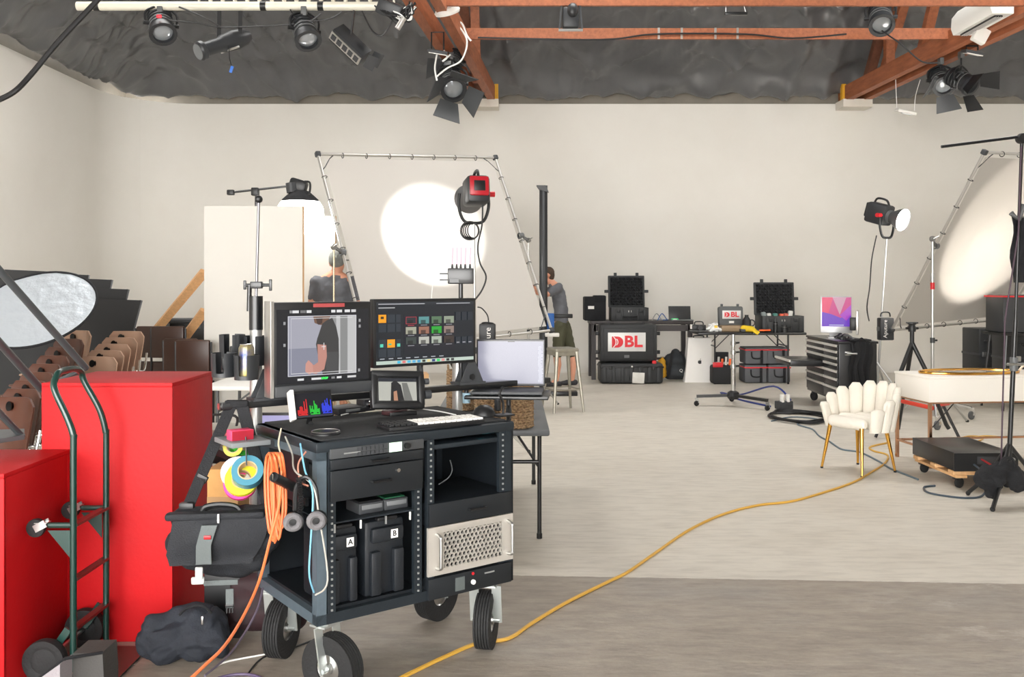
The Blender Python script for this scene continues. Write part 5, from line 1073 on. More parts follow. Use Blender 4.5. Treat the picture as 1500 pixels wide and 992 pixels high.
# roller stand in front of the folding table
rs = thing('roller_stand', 'chrome column on a black three-wheel roller base before the folding table', 'stand', G(1074, 596)); b0 = G(1074, 596); dR = b0.y
S().cyl(b0+Vector((0,0,.16)), b0+Vector((0,0,.5)), .03).obj('column', CHROME, rs, w=True); S().cyl(b0+Vector((0,0,.5)), Vector((b0.x,b0.y,Zp(490,dR))), .022).obj('column', CHROME, rs, w=True)
for z in (.5, .68, .8): S().cyl(Vector((b0.x,b0.y,z)), Vector((b0.x,b0.y,z+.05)), .036).obj('collar', STEEL, rs, w=True); S().cyl(Vector((b0.x,b0.y,z+.025)), Vector((b0.x+.08,b0.y,z+.03)), .012).obj('knob', BLK, rs, w=True)
S().lathe([(0,.1),(.06,.1),(.09,.14),(.07,.19),(.035,.21),(0,.21)], b0, n=20).obj('base_hub', BLK, rs, w=True)
for e in (G(1023,597)+Vector((0,.12,0)), G(1124,602), b0+Vector((.1,.5,0))):
    e = Vector((e.x, e.y, .13)); lg = S().bar(b0+Vector((0,0,.15)), e, .05, .035).obj('base_leg', BLKM, rs, w=True)
    S().lathe([(0,-.015),(.03,-.018),(.036,0),(.03,.018),(0,.015)], (e.x,e.y,.037), (PI/2,0,.6), 18).obj('caster_wheel', RUB, lg, w=True); S().bar((e.x,e.y,.11), (e.x+.01,e.y,.04), .012, .045).obj('caster_fork', STEEL, lg, w=True)
# ------------------------------------------------------------------ tool chest
tc0 = Vector((4.01, 11.3, 0))                                            # near corner of its base
ang = math.atan2(.42, -.9)                                     # front face runs away to the left
TCH = mat('chest_black', (26,27,30), .35, coat=.15); CHR = mat('drawer_trim', (222,220,214), .35, .4)
tcz = Zp(500, 11.3)-.03; u_ = Vector((.03, 1, 0)).normalized(); tw = 1.35
chest = thing('tool_chest', 'black rolling tool chest with bright drawer trims and one drawer pulled open', 'tool chest', (tc0.x,tc0.y,0), math.atan2(-u_.y,-u_.x))
# local x runs from the far-left end (-tw) to the near corner (0); local y goes into the chest
tdp = .46; z0c = .14
S().box((-tw/2, tdp/2, (tcz+z0c)/2), (tw, tdp, tcz-z0c), bev=.008).obj('chest_body', TCH, chest)
S().box((-tw/2, tdp/2, tcz+.015), (tw+.03, tdp+.03, .03), bev=.008).obj('chest_top', TCH, chest)
xs = (-tw+.02, -tw*.42, -.02)
def tdrawer(xa, xb, za, zb, pull=0):
    o = S().box(((xa+xb)/2, -.006-pull/2, (za+zb)/2), (xb-xa-.012, .02+pull, zb-za-.01), bev=.003).obj('drawer', TCH, chest)
    S().bar((xa+.012, -.02-pull, zb-.012), (xb-.012, -.02-pull, zb-.012), .022, .028, up=(0,0,1)).obj('drawer_trim', CHR, o)
H_c = tcz-z0c
levels = [.0, .21, .36, .50, .62, .73, .84, .95]
for i in range(len(levels)-1):
    za, zb = z0c+.03+H_c*levels[i]*.98, z0c+.03+H_c*levels[i+1]*.98
    tdrawer(xs[0], xs[1], za, zb, .42 if i == 3 else 0)
    if i >= 1: tdrawer(xs[1], xs[2], za, zb)
tdrawer(xs[1], xs[2], z0c+.03, z0c+.03+H_c*.2)
S().tube([(.02,.08,tcz-.12),(.05,.08,tcz-.12),(.05,.2,tcz-.12),(.02,.2,tcz-.12)], .012).obj('push_handle', STEEL, chest); S().box((.006,.14,tcz-.12), (.02,.14,.05), bev=.005).obj('handle_plate', STEEL, chest)
for (x, y) in ((-tw+.08,.07), (-.08,.07), (-tw+.08,tdp-.07), (-.08,tdp-.07)):
    wh = S().lathe([(0,-.02),(.045,-.022),(.06,-.012),(.062,0),(.06,.012),(.045,.022),(0,.02)], (x,y,.062), (PI/2,0,.5), 20).obj('caster_wheel', RUB, chest); S().box((x,y,.115), (.05,.06,.05), bev=.006).obj('caster_fork', BLKM, wh)
def onchest(name, label, cat, x, y, rz=0): return thing(name, label, cat, TM[chest] @ Vector((x, y, tcz+.03)), math.atan2(-u_.y,-u_.x)+rz)
im = thing('all_in_one_computer', 'silver all-in-one computer with a pink and violet desktop on the tool chest', 'computer', (X(1225,tc0.y+.6), tc0.y+.6, tcz+.03), -.25); dI = tc0.y+.6; iw = (1247-1203)*dI/FPX; ihh = (475-420)*dI/FPX
S().box((0,.01,ihh*.55+.04), (iw,.02,ihh*.98), (-.06,0,0), bev=.006).obj('display_shell', mat('silver_shell', (206,206,208), .35, .6), im); S().box((0,.07,.06), (.16,.012,.14), (.3,0,0)).box((0,.06,.006), (.2,.18,.01), bev=.003).obj('foot', MATS['silver_shell'], im)
sw_, sh_ = iw*.92, ihh*.78
scr = [((-sw_/2,0,sw_,sh_), (200,60,130)), ([(-sw_/2,0),(sw_/2,0),(sw_/2,sh_*.45),(.05,sh_*.3),(-.06,sh_*.42),(-sw_/2,sh_*.5)], (110,60,190)), ([(-sw_/2,sh_*.5),(-.1,sh_*.45),(-.04,sh_),(-sw_/2,sh_)], (226,70,110)), ([(-.05,sh_),(.04,sh_*.4),(.12,sh_),], (200,150,170)), ([(.04,sh_*.38),(sw_/2,sh_*.75),(sw_/2,sh_*.4),(.12,sh_*.2)], (170,60,190)), ((-sw_*.25,.012,sw_*.5,.012), (190,190,220))]
print_mesh('screen', scr, TM[im] @ Matrix.Rotation(.06,4,'X') @ frame((0,-.008,ihh*.235+.04), (1,0,0), (0,0,1)), im, glow=1.0, off=.0002)
m2 = thing('side_monitor', 'monitor seen edge-on beside the all-in-one computer', 'monitor', (X(1256,tc0.y+.3), tc0.y+.3, tcz+.03), 1.2); S().box((0,0,.22), (.4,.03,.3), bev=.006).obj('monitor_body', ALU, m2); S().box((0,.05,.2), (.2,.08,.16), bev=.01).box((0,.1,.01), (.2,.2,.02), bev=.005).obj('monitor_stand', BLK, m2)
for k in range(4): cable('chest_cable', [TM[chest] @ Vector((-.1-.12*k+dx, .15+.04*math.sin(dx*30+k), tcz+.045+z)) for dx, z in ((-.12,0),(-.05,.04),(0,.05),(.06,.01),(.1,0))], .012, CABLEK if k % 2 else GREYP, ('thick black cable', 'grey cable loop', 'black cable loop', 'grey cable end')[k]+' lying on the tool chest top by '+('the edge', 'the edge-on monitor', 'the computer foot', 'the far end')[k])
dr = thing('black_cloth', 'black cloth draped over the side of the tool chest', 'cloth', TM[chest] @ Vector((.02,.25,tcz)))
rows = []
for j in range(10):
    t = j/9; rows.append([TM[chest] @ Vector((.028+.02*math.sin(i*1.9+j*.2)*(.3+t)+.015, .12+.26*(i/11)+.02*math.sin(j*.9), tcz+.04-(.62*t+.04*math.sin(i*.8)))) for i in range(12)])
s = sheet(rows, .006); s.obj('cloth_fold', BLKF, dr, w=True); S().box(TM[chest] @ Vector((-.05,.25,tcz+.045)), (.2,.26,.02), (0,0,math.atan2(-u_.y,-u_.x)), bev=.008).obj('cloth_top', BLKF, dr, w=True)
pw_ = G(1158,600)-Vector((0,.3,0)); ps = thing('power_strip', 'small power box with white plugs on the floor by the tool chest', 'power strip', pw_, .3); S().box((0,.3,.06), (.2,.12,.1), bev=.01).obj('box', DGREY, ps)
for x in (-.05, .03): S().box((x,.26,.15), (.04,.05,.1), bev=.008).obj('plug', WHITEP, ps)
cable('blue_floor_cable', [pw_+Vector((0,.3,.12)), pw_+Vector((-.1,.7,.25)), pw_+Vector((-.32,1.6,.03)), pw_+Vector((-.5,2.0,.012)), pw_+Vector((-.42,1.2,.012)), pw_+Vector((-.2,.5,.012))], .012, mat('navy_cable_m', (44,60,130), .45), 'blue cable looping on the floor left of the tool chest')
# ------------------------------------------------------------------ white channel-back chair
CHW = mat('boucle_white', (232,226,214), .9, bump=.35, bscale=220); ch0 = (G(1243,741-40)+G(1282,697))/2
cc = Vector((2.97, 7.88, 0))
chair = thing('channel_chair', 'white channel-back tub chair on gold legs', 'chair', cc, -1.1)
sr = .25; zs = .47
blob('seat', [((-.15,-.14,.42),.055,(.15,-.14,.42),.055),((-.17,0,.42),.06,(.17,0,.42),.06),((-.12,.14,.42),.06,(.12,.14,.42),.06),((-.1,-.2,.425),.05,(.1,-.2,.425),.05)], CHW, chair, .014, 8)
nC = 11
for k in range(nC):
    a = math.radians(-22+224*k/(nC-1)); hgt = .17+.19*math.sin(PI*k/(nC-1))**.8; cx_, cy_ = .265*math.cos(a), .235*math.sin(a)-.0; o = Vector((math.cos(a), math.sin(a), 0)); tng = Vector((-o.y, o.x, 0))
    s = S(); prof = []
    V = []; F = []; n = 14; rows_ = 9
    for j in range(rows_+1):
        t = j/rows_; z = .36+hgt*t+.03*t; rr = (.92+.2*t)*(1 if t < .86 else math.sqrt(max(0, 1-((t-.86)/.14)**2))*.5+.5)*.051; ctr = Vector((cx_,cy_,z))+o*(.055*t)
        for i in range(n):
            b = 2*PI*i/n; V.append(ctr+tng*(rr*1.08*math.cos(b))+o*(.034*math.sin(b)*(1 if t < .9 else .7)))
    for j in range(rows_):
        for i in range(n): F.append((j*n+i, j*n+(i+1) % n, (j+1)*n+(i+1) % n, (j+1)*n+i))
    F.append(tuple(rows_*n+i for i in range(n))); F.append(tuple(range(n-1,-1,-1)))
    s.add(V, F).obj('back_channel', CHW, chair, ang=70)
for (x, y, ox, oy) in ((-.17,-.16,-.05,-.05),(.17,-.16,.05,-.05),(-.15,.14,-.04,.05),(.15,.14,.05,.06)):
    lg = S().tube([(x,y,.39),(x+ox,y+oy,.012)], [.019,.010], 14).obj('leg', GOLD, chair); S().cyl((x+ox,y+oy,.0), (x+ox,y+oy,.014), .012).obj('foot_cap', BLK, lg)
# ------------------------------------------------------------------ dressing table
dt = thing('dressing_table', 'white dressing table with rose gold legs and a deep apron', 'table', (3.60, 7.95, 0), .12)
TW, TD, TH = 1.45, .56, .79; WL = mat('white_lacquer', (236,231,222), .35)
S().box((TW/2, TD/2, TH-.01), (TW+.01, TD+.01, .02), bev=.004).obj('table_top', WL, dt); S().box((TW/2, TD/2, TH-.12), (TW, TD, .20), bev=.004).obj('apron_box', WL, dt)
for (x, y) in ((.015,.015),(TW-.015,.015),(.015,TD-.015),(TW-.015,TD-.015)): S().box((x,y,(TH-.22)/2), (.026,.026,TH-.22)).obj('leg', ROSE, dt)
for (p, q) in (((.015,.015,TH-.225),(TW-.015,.015,TH-.225)),((.015,.015,TH-.225),(.015,TD-.015,TH-.225)),((.015,.015,.16),(.015,TD-.015,.16)),((.015,TD-.015,.16),(TW-.015,TD-.015,.16)),((TW-.015,.015,.16),(TW-.015,TD-.015,.16))): S().bar(p, q, .018, .018).obj('stretcher', ROSE, dt)
tr = thing('oval_tray', 'oval mirrored tray with a gold rim lying on the dressing table', 'tray', (3.60+.52, 7.95+.36, TH), .12)
def oval(rx, ry, z, n=48): return [Vector((rx*math.cos(2*PI*i/n), ry*math.sin(2*PI*i/n), z)) for i in range(n)]
S().tube(oval(.46,.2,.014), .012, 10, closed=True).obj('gold_rim', GOLD, tr); S().prism([(p.x,p.y) for p in oval(.455,.195,0)], .012).obj('mirror_plate', mat('mirror_glass', (240,240,238), .06, .6), tr)
oc_ = thing('orange_cloth', 'orange and cream cloth bundle beside the gold tray', 'cloth', (4.72, 8.28, TH)); blob('cloth_body', [((-.1,0,.03),.035,(.08,0,.05),.05),((.0,.05,.05),.05,(.14,.03,.03),.04)], mat('orange_cloth_m', (224,160,60), .85, var=.3, scale=12, col2=(236,222,206)), oc_, .01, 3, wr=.025, wscale=12, flat=.001); S().tube(smoothpath([(-.16,.0,.03),(-.1,.02,.08),(0,.03,.1),(.1,.02,.08)], 4), .01).obj('cloth_tie', mat('cream_tie', (230,214,190), .8), oc_)
# ------------------------------------------------------------------ amplifier on a wooden dolly
am = thing('dolly', 'wooden furniture dolly with black swivel casters', 'dolly', (3.66, 7.5, 0), .02)
for y in (-.3, 0, .3): S().box((0,y,.125), (.48,.09,.03), bev=.003).obj('dolly_plank', PINE, am)
for x in (-.18, .18): S().box((x,0,.098), (.09,.7,.022), bev=.003).obj('dolly_plank', PINE, am)
for x in (-.19, .19):
    for y in (-.29, .29):
        wh = S().lathe([(0,-.013),(.03,-.016),(.042,-.01),(.043,0),(.042,.01),(.03,.016),(0,.013)], (x+.02,y,.043), (PI/2,0,.4), 18).obj('caster_wheel', RUB, am); S().box((x,y,.078), (.05,.045,.022), bev=.006).obj('caster_fork', BLKM, wh)
ap = thing('amplifier', 'flat black amplifier with knobs lying on the wooden dolly', 'amplifier', (3.66, 7.5, .14), .02); S().box((0,0,.075), (.48,.72,.14), bev=.004).obj('amp_case', mat('amp_black', (36,36,38), .3, .3), ap); S().box((0,-.366,.075), (.5,.014,.14)).obj('face_plate', BLK, ap)
S().box((.06,-.375,.09), (.26,.008,.06), bev=.002).obj('front_panel', DGREY, ap)
for x in (.15, .2): S().cyl((x,-.37,.1), (x,-.4,.1), .014).obj('knob', STEEL, ap)
cable('amp_cable', [TM[ap] @ Vector(p) for p in ((-.1,-.38,.06),(-.08,-.5,.0),(-.14,-.6,-.12),(-.32,-.66,-.132),(-.5,-.5,-.132),(-.45,-.3,-.132),(-.34,-.25,-.132))], .008, mat('slate_cable', (60,72,82), .5), 'slate blue cable looping from the amplifier over the floor')
cable('red_lead', [TM[ap] @ Vector(p) for p in ((-.04,-.375,.1),(0,-.43,.07),(.06,-.45,.03),(.12,-.44,-.04))], .008, mat('red_lead_m', (150,24,30), .5), 'dark red lead plugged into the amplifier')
# ------------------------------------------------------------------ black stand with sandbag in front
b0 = Vector((X(1478,6.75), 6.75, 0)); tp = W(1497, 203, 6.75)
st = thing('flag_stand', 'tall black stand with a boom arm and sandbag on its legs', 'stand', b0)
S().cyl(b0+Vector((0,0,.3)), b0.lerp(tp,.5), .017).obj('column', BLKM, st, w=True); S().cyl(b0.lerp(tp,.48), tp, .012).obj('column', BLKM, st, w=True); c = b0.lerp(tp,.36); S().cyl(c, c+Vector((.003,0,.1)), .028).obj('collar', GREYP, st, w=True); S().cyl(c+Vector((-.06,-.02,.05)), c+Vector((.06,-.02,.05)), .01).obj('collar_knob', STEEL, st, w=True)
for e in (G(1418,726), G(1454,750), b0+Vector((.5,.25,0))): 
    lg = S().tube([b0+Vector((0,0,.42)), (b0+e)/2+Vector((0,0,.17)), Vector((e.x,e.y,.02))], .015, 10).obj('leg', BLKM, st, w=True); S().ball((e.x,e.y,.018), .018, 10).obj('foot', RUB, lg, w=True)
S().cyl(W(1379,215,6.75), tp+Vector((.35,0,.06)), .011).obj('boom_arm', BLKM, st, w=True); S().lathe([(0,-.03),(.035,-.03),(.04,0),(.035,.03),(0,.03)], tp, (PI/2,0,0), 18).obj('grip_head', BLK, st, w=True)
S().tube([W(1496,215,6.7), W(1492,340,6.7), W(1472,470,6.7), W(1466,700,6.7)], .006, 8).obj('drop_cord', mat('violet_black', (60,36,52), .5), st, w=True)
fg = thing('black_flag', 'dark cloth flag hanging from the boom at the edge of the stand', 'flag', W(1510,415,6.75)); sheet([[W(1483+3*math.sin(j)+i*6, 318+j*12, 6.75+.02*math.sin(i*1.2+j*.3)) for i in range(8)] for j in range(9)], .012).obj('flag_cloth', BLKF, fg, w=True); S().tube([W(1481,312,6.75), W(1492,322,6.75), W(1500,300,6.75)], .02, 8).obj('clip', GREYP, fg, w=True); S().cyl(W(1490,318,6.75), W(1530,318,6.75), .006).obj('flag_rod', STEEL, fg, w=True)
sbg = thing('sandbag', 'black sandbag slung over the legs of the tall stand', 'sandbag', b0+Vector((0,-.1,0)))
q = lambda px, py, dy=0: W(px, py, 6.6+dy)
blob('bag_lobes', [(q(1440,700),.085,q(1458,705),.08),(q(1480,690,.05),.09,q(1492,705,.05),.09),(q(1450,725),.05,q(1456,732),.025),(q(1445,692),.07,q(1450,712),.06),(q(1436,698),.05,q(1470,685),.06),(q(1478,690,.05),.07,q(1488,712,.05),.07),(q(1462,680),.035,q(1475,676),.035),(q(1450,722),.03,q(1456,728),.02)], BLKF, sbg, .012, 6, w=True, wr=.02, wscale=8); S().tube(smoothpath([q(1464,682,-.06), q(1470,672,-.06), q(1482,672,-.04), q(1488,684,-.03)], 4), .01).obj('sandbag_handle', BLKF, sbg, w=True)
# silver stand, tripod, far cases behind the table
pc = A2+(C2-A2)*.5; s2 = gripstand('steel stand with red tape holding the second cloth frame', 1366, pc.y-.5, 350, STEEL, pc, a0=.2, r=.018); S().cyl(W(1366,414,pc.y-.5), W(1366,424,pc.y-.5), .024).obj('red_tape_band', REDP, s2, w=True); S().cyl(W(1366,400,pc.y-.5), W(1366,412,pc.y-.5), .026).obj('collar', STEEL, s2, w=True)
td = 9.6; tb = W(1336, 502, td); tri = thing('tripod', 'black camera tripod with ball head behind the white chair', 'tripod', (tb.x, td, 0))
S().cyl(tb, W(1336,482,td), .022).obj('centre_column', BLK, tri, w=True); S().lathe([(0,-.05),(.035,-.05),(.04,-.02),(.03,.02),(.045,.03),(.045,.045),(0,.045)], W(1336,479,td), n=18).obj('ball_head', BLK, tri, w=True); S().box(W(1336,473,td), (.1,.08,.015), bev=.004).obj('plate', DGREY, tri, w=True); S().cyl(W(1327,481,td), W(1345,481,td), .012).obj('head_knob', BLK, tri, w=True)
for a_, e in enumerate(((-.42,-.1),(.38,-.25),(.05,.45))):
    f_ = Vector((tb.x+e[0], td+e[1], .01)); lg = S().tube([tb, tb.lerp(f_,.5)], .022, 12).obj('leg', BLK, tri, w=True); S().tube([tb.lerp(f_,.48), f_], .015, 10).obj('lower_leg', BLKM, lg, w=True); S().cyl(tb.lerp(f_,.47), tb.lerp(f_,.51), .027).obj('leg_lock', GREYP, lg, w=True)
# red-barred rolling base under the table
rb = thing('red_roller_base', 'rolling stand base with orange-red bars behind the dressing table', 'stand base', G(1400,622)); r0 = G(1398,615)
ORR = mat('orange_red', (226,70,50), .45)
S().cyl(W(1322,588,9.6), W(1366,598,9.2), .022).obj('red_bar', ORR, rb, w=True); S().slab([W(1372,586,9.0), W(1400,586,9.2), W(1390,594,9.2), W(1374,596,9.0)], .02).obj('red_plate', ORR, rb, w=True)
S().tube([W(1372,588,9.0), W(1386,622,9.0), W(1390,628,9.0)], .02).obj('strut', BLKM, rb, w=True); S().tube([W(1366,626,9.1), W(1400,588,9.2)], .006).obj('tie_rod', BLKM, rb, w=True)
for (px, py) in ((1373,630),(1423,615)):
    g = G(px,py); wh = S().lathe([(0,-.015),(.035,-.018),(.05,-.01),(.051,0),(.05,.01),(.035,.018),(0,.015)], g+Vector((0,0,.052)), (PI/2,0,.5), 20).obj('caster_wheel', GREYP, rb, w=True); S().bar(g+Vector((0,0,.14)), g+Vector((.02,0,.05)), .02, .05).obj('caster_fork', CHROME, wh, w=True); S().bar(g+Vector((0,0,.14)), Vector((r0.x,r0.y+.2,.18)), .03, .03).obj('base_arm', CHROME, rb, w=True)
for (x0_, x1_, y0_, y1_, d_, lb) in ((1437,1475,482,545,13.0,'black flight case standing by the far wall'),(1484,1536,486,560,12.2,'black flight case nearer the tall black stand')):
    a, b = W(x0_, y0_, d_), W(x1_, y0_, d_); t = thing('flight_case', lb, 'case', ((a.x+b.x)/2, d_+.3, 0)); wv = b.x-a.x; S().box((0,0,a.z/2), (wv,.5,a.z), bev=.015).obj('case_body', CASE, t); S().box((0,0,a.z*.62), (wv+.012,.512,.03), bev=.004).obj('seam_band', DGREY, t)
    for x in (-wv*.3, wv*.3): latch(t, x, -.26, a.z*.62, STEEL, .06, .07)
    S().tube(smoothpath([(-.1,-.25,a.z*.82),(-.1,-.29,a.z*.82),(.1,-.29,a.z*.82),(.1,-.25,a.z*.82)], 3), .014).obj('handle', BLK, t)
rt = thing('work_case', 'dark grey case with a red seam on black trestle legs at the far right', 'case', (X(1500,11.6), 11.8, 0)); zt = Zp(488,11.6)
S().box((.1,0,zt+.24), (.75,.45,.48), bev=.03).obj('case_body', DGREY, rt); S().box((.1,0,zt+.46), (.765,.465,.02)).obj('red_seam', REDP, rt); S().box((.1,0,zt-.015), (.8,.5,.03)).obj('shelf', BLKM, rt)
for x in (-.22, .42):
    for y in (-.2, .2): S().tube([(x,y,zt-.03), (x+(.08 if x > 0 else -.08),y*1.3,.0)], .016).obj('trestle_leg', BLKM, rt)
# floor cables
YC = mat('yellow_cable', (206,160,64), .5)
def fl_(pts, z=.008): return [G(px,py)+Vector((0,0,z)) for (px, py) in pts]
cable('extension_cord', fl_([(560,1010),(600,990),(650,966),(700,945),(745,938),(780,915),(830,885),(890,855),(920,840),(960,812),(1010,778),(1060,755),(1110,742),(1160,736),(1210,722),(1250,708),(1275,694),(1296,680),(1300,668),(1280,662),(1275,656),(1300,650)]), .009, YC, 'long yellow extension cord running across the concrete floor', k=8)
cable('extension_cord', fl_([(1400,645),(1420,640),(1440,642),(1430,648),(1405,647),(1440,640),(1480,642),(1520,640)]), .007, YC, 'loose loop of yellow cord on the floor under the dressing table')
cable('blue_grey_cable', fl_([(1130,618),(1160,612),(1200,616),(1168,622),(1190,630),(1200,640),(1215,648),(1225,655),(1235,660),(1260,664),(1285,676),(1305,688),(1330,698),(1345,704)]), .008, mat('slate_cable2', (96,112,122), .5), 'blue-grey cable wandering under the white chair')
cc2 = []
for k in range(40): a = k*.55; cc2.append(G(1172,614)+Vector((.32*math.cos(a)*(1-.1*math.sin(k)), .42*math.sin(a)*(1+.15*math.sin(k*1.7)), .012+.001*k)))
cable('floor_coil', cc2, .012, CABLEK, 'tangled coil of black cable on the floor by the tool chest')
# ------------------------------------------------------------------ two crew members
SKIN = mat('skin', (222,160,132), .55, var=.12, scale=12); SHIRT = mat('grey_tshirt', (104,106,112), .85, var=.18, scale=9, bump=.15, bscale=40); SHORTS = mat('olive_shorts', (78,78,58), .85, var=.2, scale=9)
HAIR = mat('brown_hair', (70,54,42), .8, bump=.4, bscale=150); SHOE = mat('shoe_dark', (44,44,48), .6)
def hand(wr, dirn, side, caps):
    d = Vector(dirn).normalized(); s_ = Vector(side).normalized(); k = wr+d*.085
    caps.append((wr, .026, k, .030)); caps.append((wr+s_*.02, .02, k+s_*.03, .018)); caps.append((wr-s_*.02, .02, k-s_*.03, .018))
    for f, (o, L) in enumerate(((-.033,.07),(-.011,.085),(.011,.08),(.032,.062))):
        a = k+s_*o; b = a+d*L*.55+Vector((0,0,-.008)); c = b+d*L*.4+Vector((0,0,-.025)); caps.append((a, .010, b, .009)); caps.append((b, .009, c, .008))
    th = wr+s_*(-.035)+d*.03; caps.append((th, .012, th+d*.04-s_*.03, .010)); caps.append((th+d*.04-s_*.03, .010, th+d*.07-s_*.03, .009))
def person(label, J, look, cap_m=None, hat=None):
    """J: joints in world space; look: facing direction"""
    t = thing('person', label, 'person', (J['hip'].x, J['hip'].y, 0)); f = Vector(look).normalized(); up = Vector((0,0,1)); s_ = f.cross(up).normalized()
    caps = []; hd = J['head']
    caps += [(hd+up*.02-f*.015, .092, hd+up*.035-f*.02, .09), (hd-up*.045+f*.025, .068, hd-up*.075+f*.04, .05), (hd-up*.01+f*.02, .078, hd-up*.05+f*.03, .062)]
    caps += [(hd-up*.005+f*.095, .012, hd-up*.03+f*.11, .016)]                     # nose
    for q in (-1, 1): caps.append((hd-up*.0+s_*q*.086-f*.01, .017, hd-up*.03+s_*q*.084-f*.008, .012))
    nk = J['neck']; caps.append((hd-up*.07-f*.01, .058, nk, .062)); ch, hp, wa = J['chest'], J['hip'], J['waist']
    for q in (-1, 1): caps += [(nk, .06, ch+s_*q*.14+up*.08, .06), (ch+s_*q*.08, .10, wa+s_*q*.06, .10), (wa+s_*q*.06, .10, hp+s_*q*.075, .105)]
    for q in ('l', 'r'):
        caps += [(J['sh'+q], .062, J['el'+q], .043), (J['el'+q], .042, J['wr'+q], .028)]
        dv = (J['wr'+q]-J['el'+q]); hand(J['wr'+q], dv, dv.cross(f) if dv.cross(f).length > .01 else up, caps)
        caps += [(J['hp'+q], .095, J['kn'+q], .06), (J['kn'+q], .058, J['kn'+q].lerp(J['an'+q], .35)-f*.015, .058), (J['kn'+q].lerp(J['an'+q], .35)-f*.015, .056, J['an'+q], .038), (J['an'+q], .038, J['an'+q]+f*.06-up*.045, .035)]
    blob('body', caps, SKIN, t, .011, 3, w=True)
    sh = []
    for q in (-1, 1): sh += [(nk-up*.03, .075, ch+s_*q*.13+up*.075, .078), (ch+s_*q*.08, .12, wa+s_*q*.07, .118), (wa+s_*q*.07, .118, hp+s_*q*.075+up*.06, .122), (ch+s_*q*.1+up*.04, .10, ch+s_*q*.06, .11)]
    for q in ('l', 'r'): sh.append((J['sh'+q], .083, J['sh'+q].lerp(J['el'+q], .68), .07))
    blob('shirt', sh, SHIRT, t, .014, 5, w=True, wr=.012, wscale=9)
    so = [(hp+s_*.07, .125, hp-s_*.07, .125)]
    for q in ('l', 'r'): so += [(J['hp'+q], .122, J['kn'+q].lerp(J['hp'+q], .12), .098)]
    blob('shorts', so, SHORTS, t, .014, 4, w=True, wr=.012, wscale=8)
    for q in ('l', 'r'):
        a = J['an'+q]; blob('shoe', [(Vector((a.x,a.y,.05))-f*.05, .045, Vector((a.x,a.y,.045))+f*.08, .045), (Vector((a.x,a.y,.04))+f*.08, .042, Vector((a.x,a.y,.035))+f*.16, .034)], SHOE, t, .012, 3, w=True, flat=.002)
    if hat is None:
        blob('hair', [(hd+up*.04-f*.03, .092, hd+up*.05-f*.0, .085), (hd-up*.0-f*.05, .075, hd-up*.03-f*.06, .06)], HAIR, t, .01, 3, w=True)
    else:
        blob('cap', [(hd+up*.05-f*.02, .097, hd+up*.055-f*.01, .095), (hd+up*.03-f*.03, .095, hd+up*.03-f*.02, .097)], hat, t, .01, 3, w=True)
        S().box(hd+up*.035+f*.15, (.15,.12,.012), frame((0,0,0), s_, f).to_3x3(), bev=.005).obj('cap_peak', hat, t, w=True); S().box(hd+up*.07-f*.114, (.045,.004,.03), frame((0,0,0), s_, f).to_3x3()).obj('cap_patch', mat('patch_grey', (176,180,172), .8), t, w=True)
    return t
d = 10.45; P_ = lambda px, py, dy=0: W(px, py, d+dy)
hx = P_(490, 415).x; hipz = 1.0
J = dict(head=P_(494.5,385), neck=P_(492,401), chest=P_(491,422), waist=Vector((hx,d,1.2)), hip=Vector((hx,d,1.0)), shl=P_(463,413), elL=0, shr=P_(519,413), hpl=Vector((hx-.09,d,.98)), hpr=Vector((hx+.09,d,.98)), knl=Vector((hx-.10,d+.02,.53)), knr=Vector((hx+.10,d+.02,.53)), anl=Vector((hx-.11,d-.02,.09)), anr=Vector((hx+.11,d-.02,.09)))
J['ell'] = P_(456,447,-.02); J['elr'] = P_(527,447,-.02); J['wrl'] = P_(461,475,.12); J['wrr'] = P_(522,475,.12); J.pop('elL')
person('person in a grey t-shirt and backward cap seen from behind', J, (.1,1,0), hat=mat('cap_grey', (128,130,126), .85, var=.3, scale=20))
d = 14.3
J = dict(head=P_(801,403), neck=P_(809,415), chest=P_(818,430), waist=P_(822,455), hip=P_(822,474), shl=P_(818,421,-.2), shr=P_(812,421,.2), ell=P_(800,432,-.25), elr=P_(796,432,.12), wrl=P_(786,424,-.1), wrr=P_(783,428,.08), hpl=P_(821,478,-.1), hpr=P_(826,478,.1), knl=P_(816,523,-.12), knr=P_(838,523,.12), anl=P_(815,557,-.12), anr=P_(838,558,.12))
person('person in a grey t-shirt and olive shorts working at the black column', J, (-1,.12,0))
# ------------------------------------------------------------------ black column on a base plate, stool
cd = 13.2; cb_ = Vector((X(796,cd), cd, 0)); col = thing('lift_column', 'tall black square column on a plank base with a blue motor', 'column', cb_)
cz = Zp(272,cd); S().box((0,0,cz/2+.03), (.115,.09,cz-.06), bev=.006).obj('column_tube', BLKM, col); S().box((0,-.048,cz/2), (.03,.01,cz-.1)).obj('column_groove', DGREY, col); S().slab([(-.1,-.06,cz-.0),(.03,-.06,cz),(.075,-.06,cz-.1),(-.06,-.06,cz-.06)], .12, (0,1,0)).obj('column_cap', BLKM, col)
S().box((.2,0,.03), (.56,.3,.06), bev=.008).obj('base_plank', BLKM, col)
zb = Zp(471,cd); S().box((.1,-.08,zb), (.10,.12,.24), bev=.015).obj('motor', mat('motor_blue', (40,96,170), .45), col); S().box((.28,-.06,zb+.08), (.27,.06,.06), bev=.01).obj('motor_arm', BLK, col); S().box((.12,-.1,Zp(490,cd)), (.2,.12,.05), bev=.008).obj('shelf', WHITEP, col)
sD = 11.55; stl = thing('bar_stool', 'worn steel bar stool near the black column', 'stool', (X(824,sD), sD, 0), .35); sz_ = .79; STM = mat('worn_steel', (168,164,152), .42, .7, var=.25, scale=9)
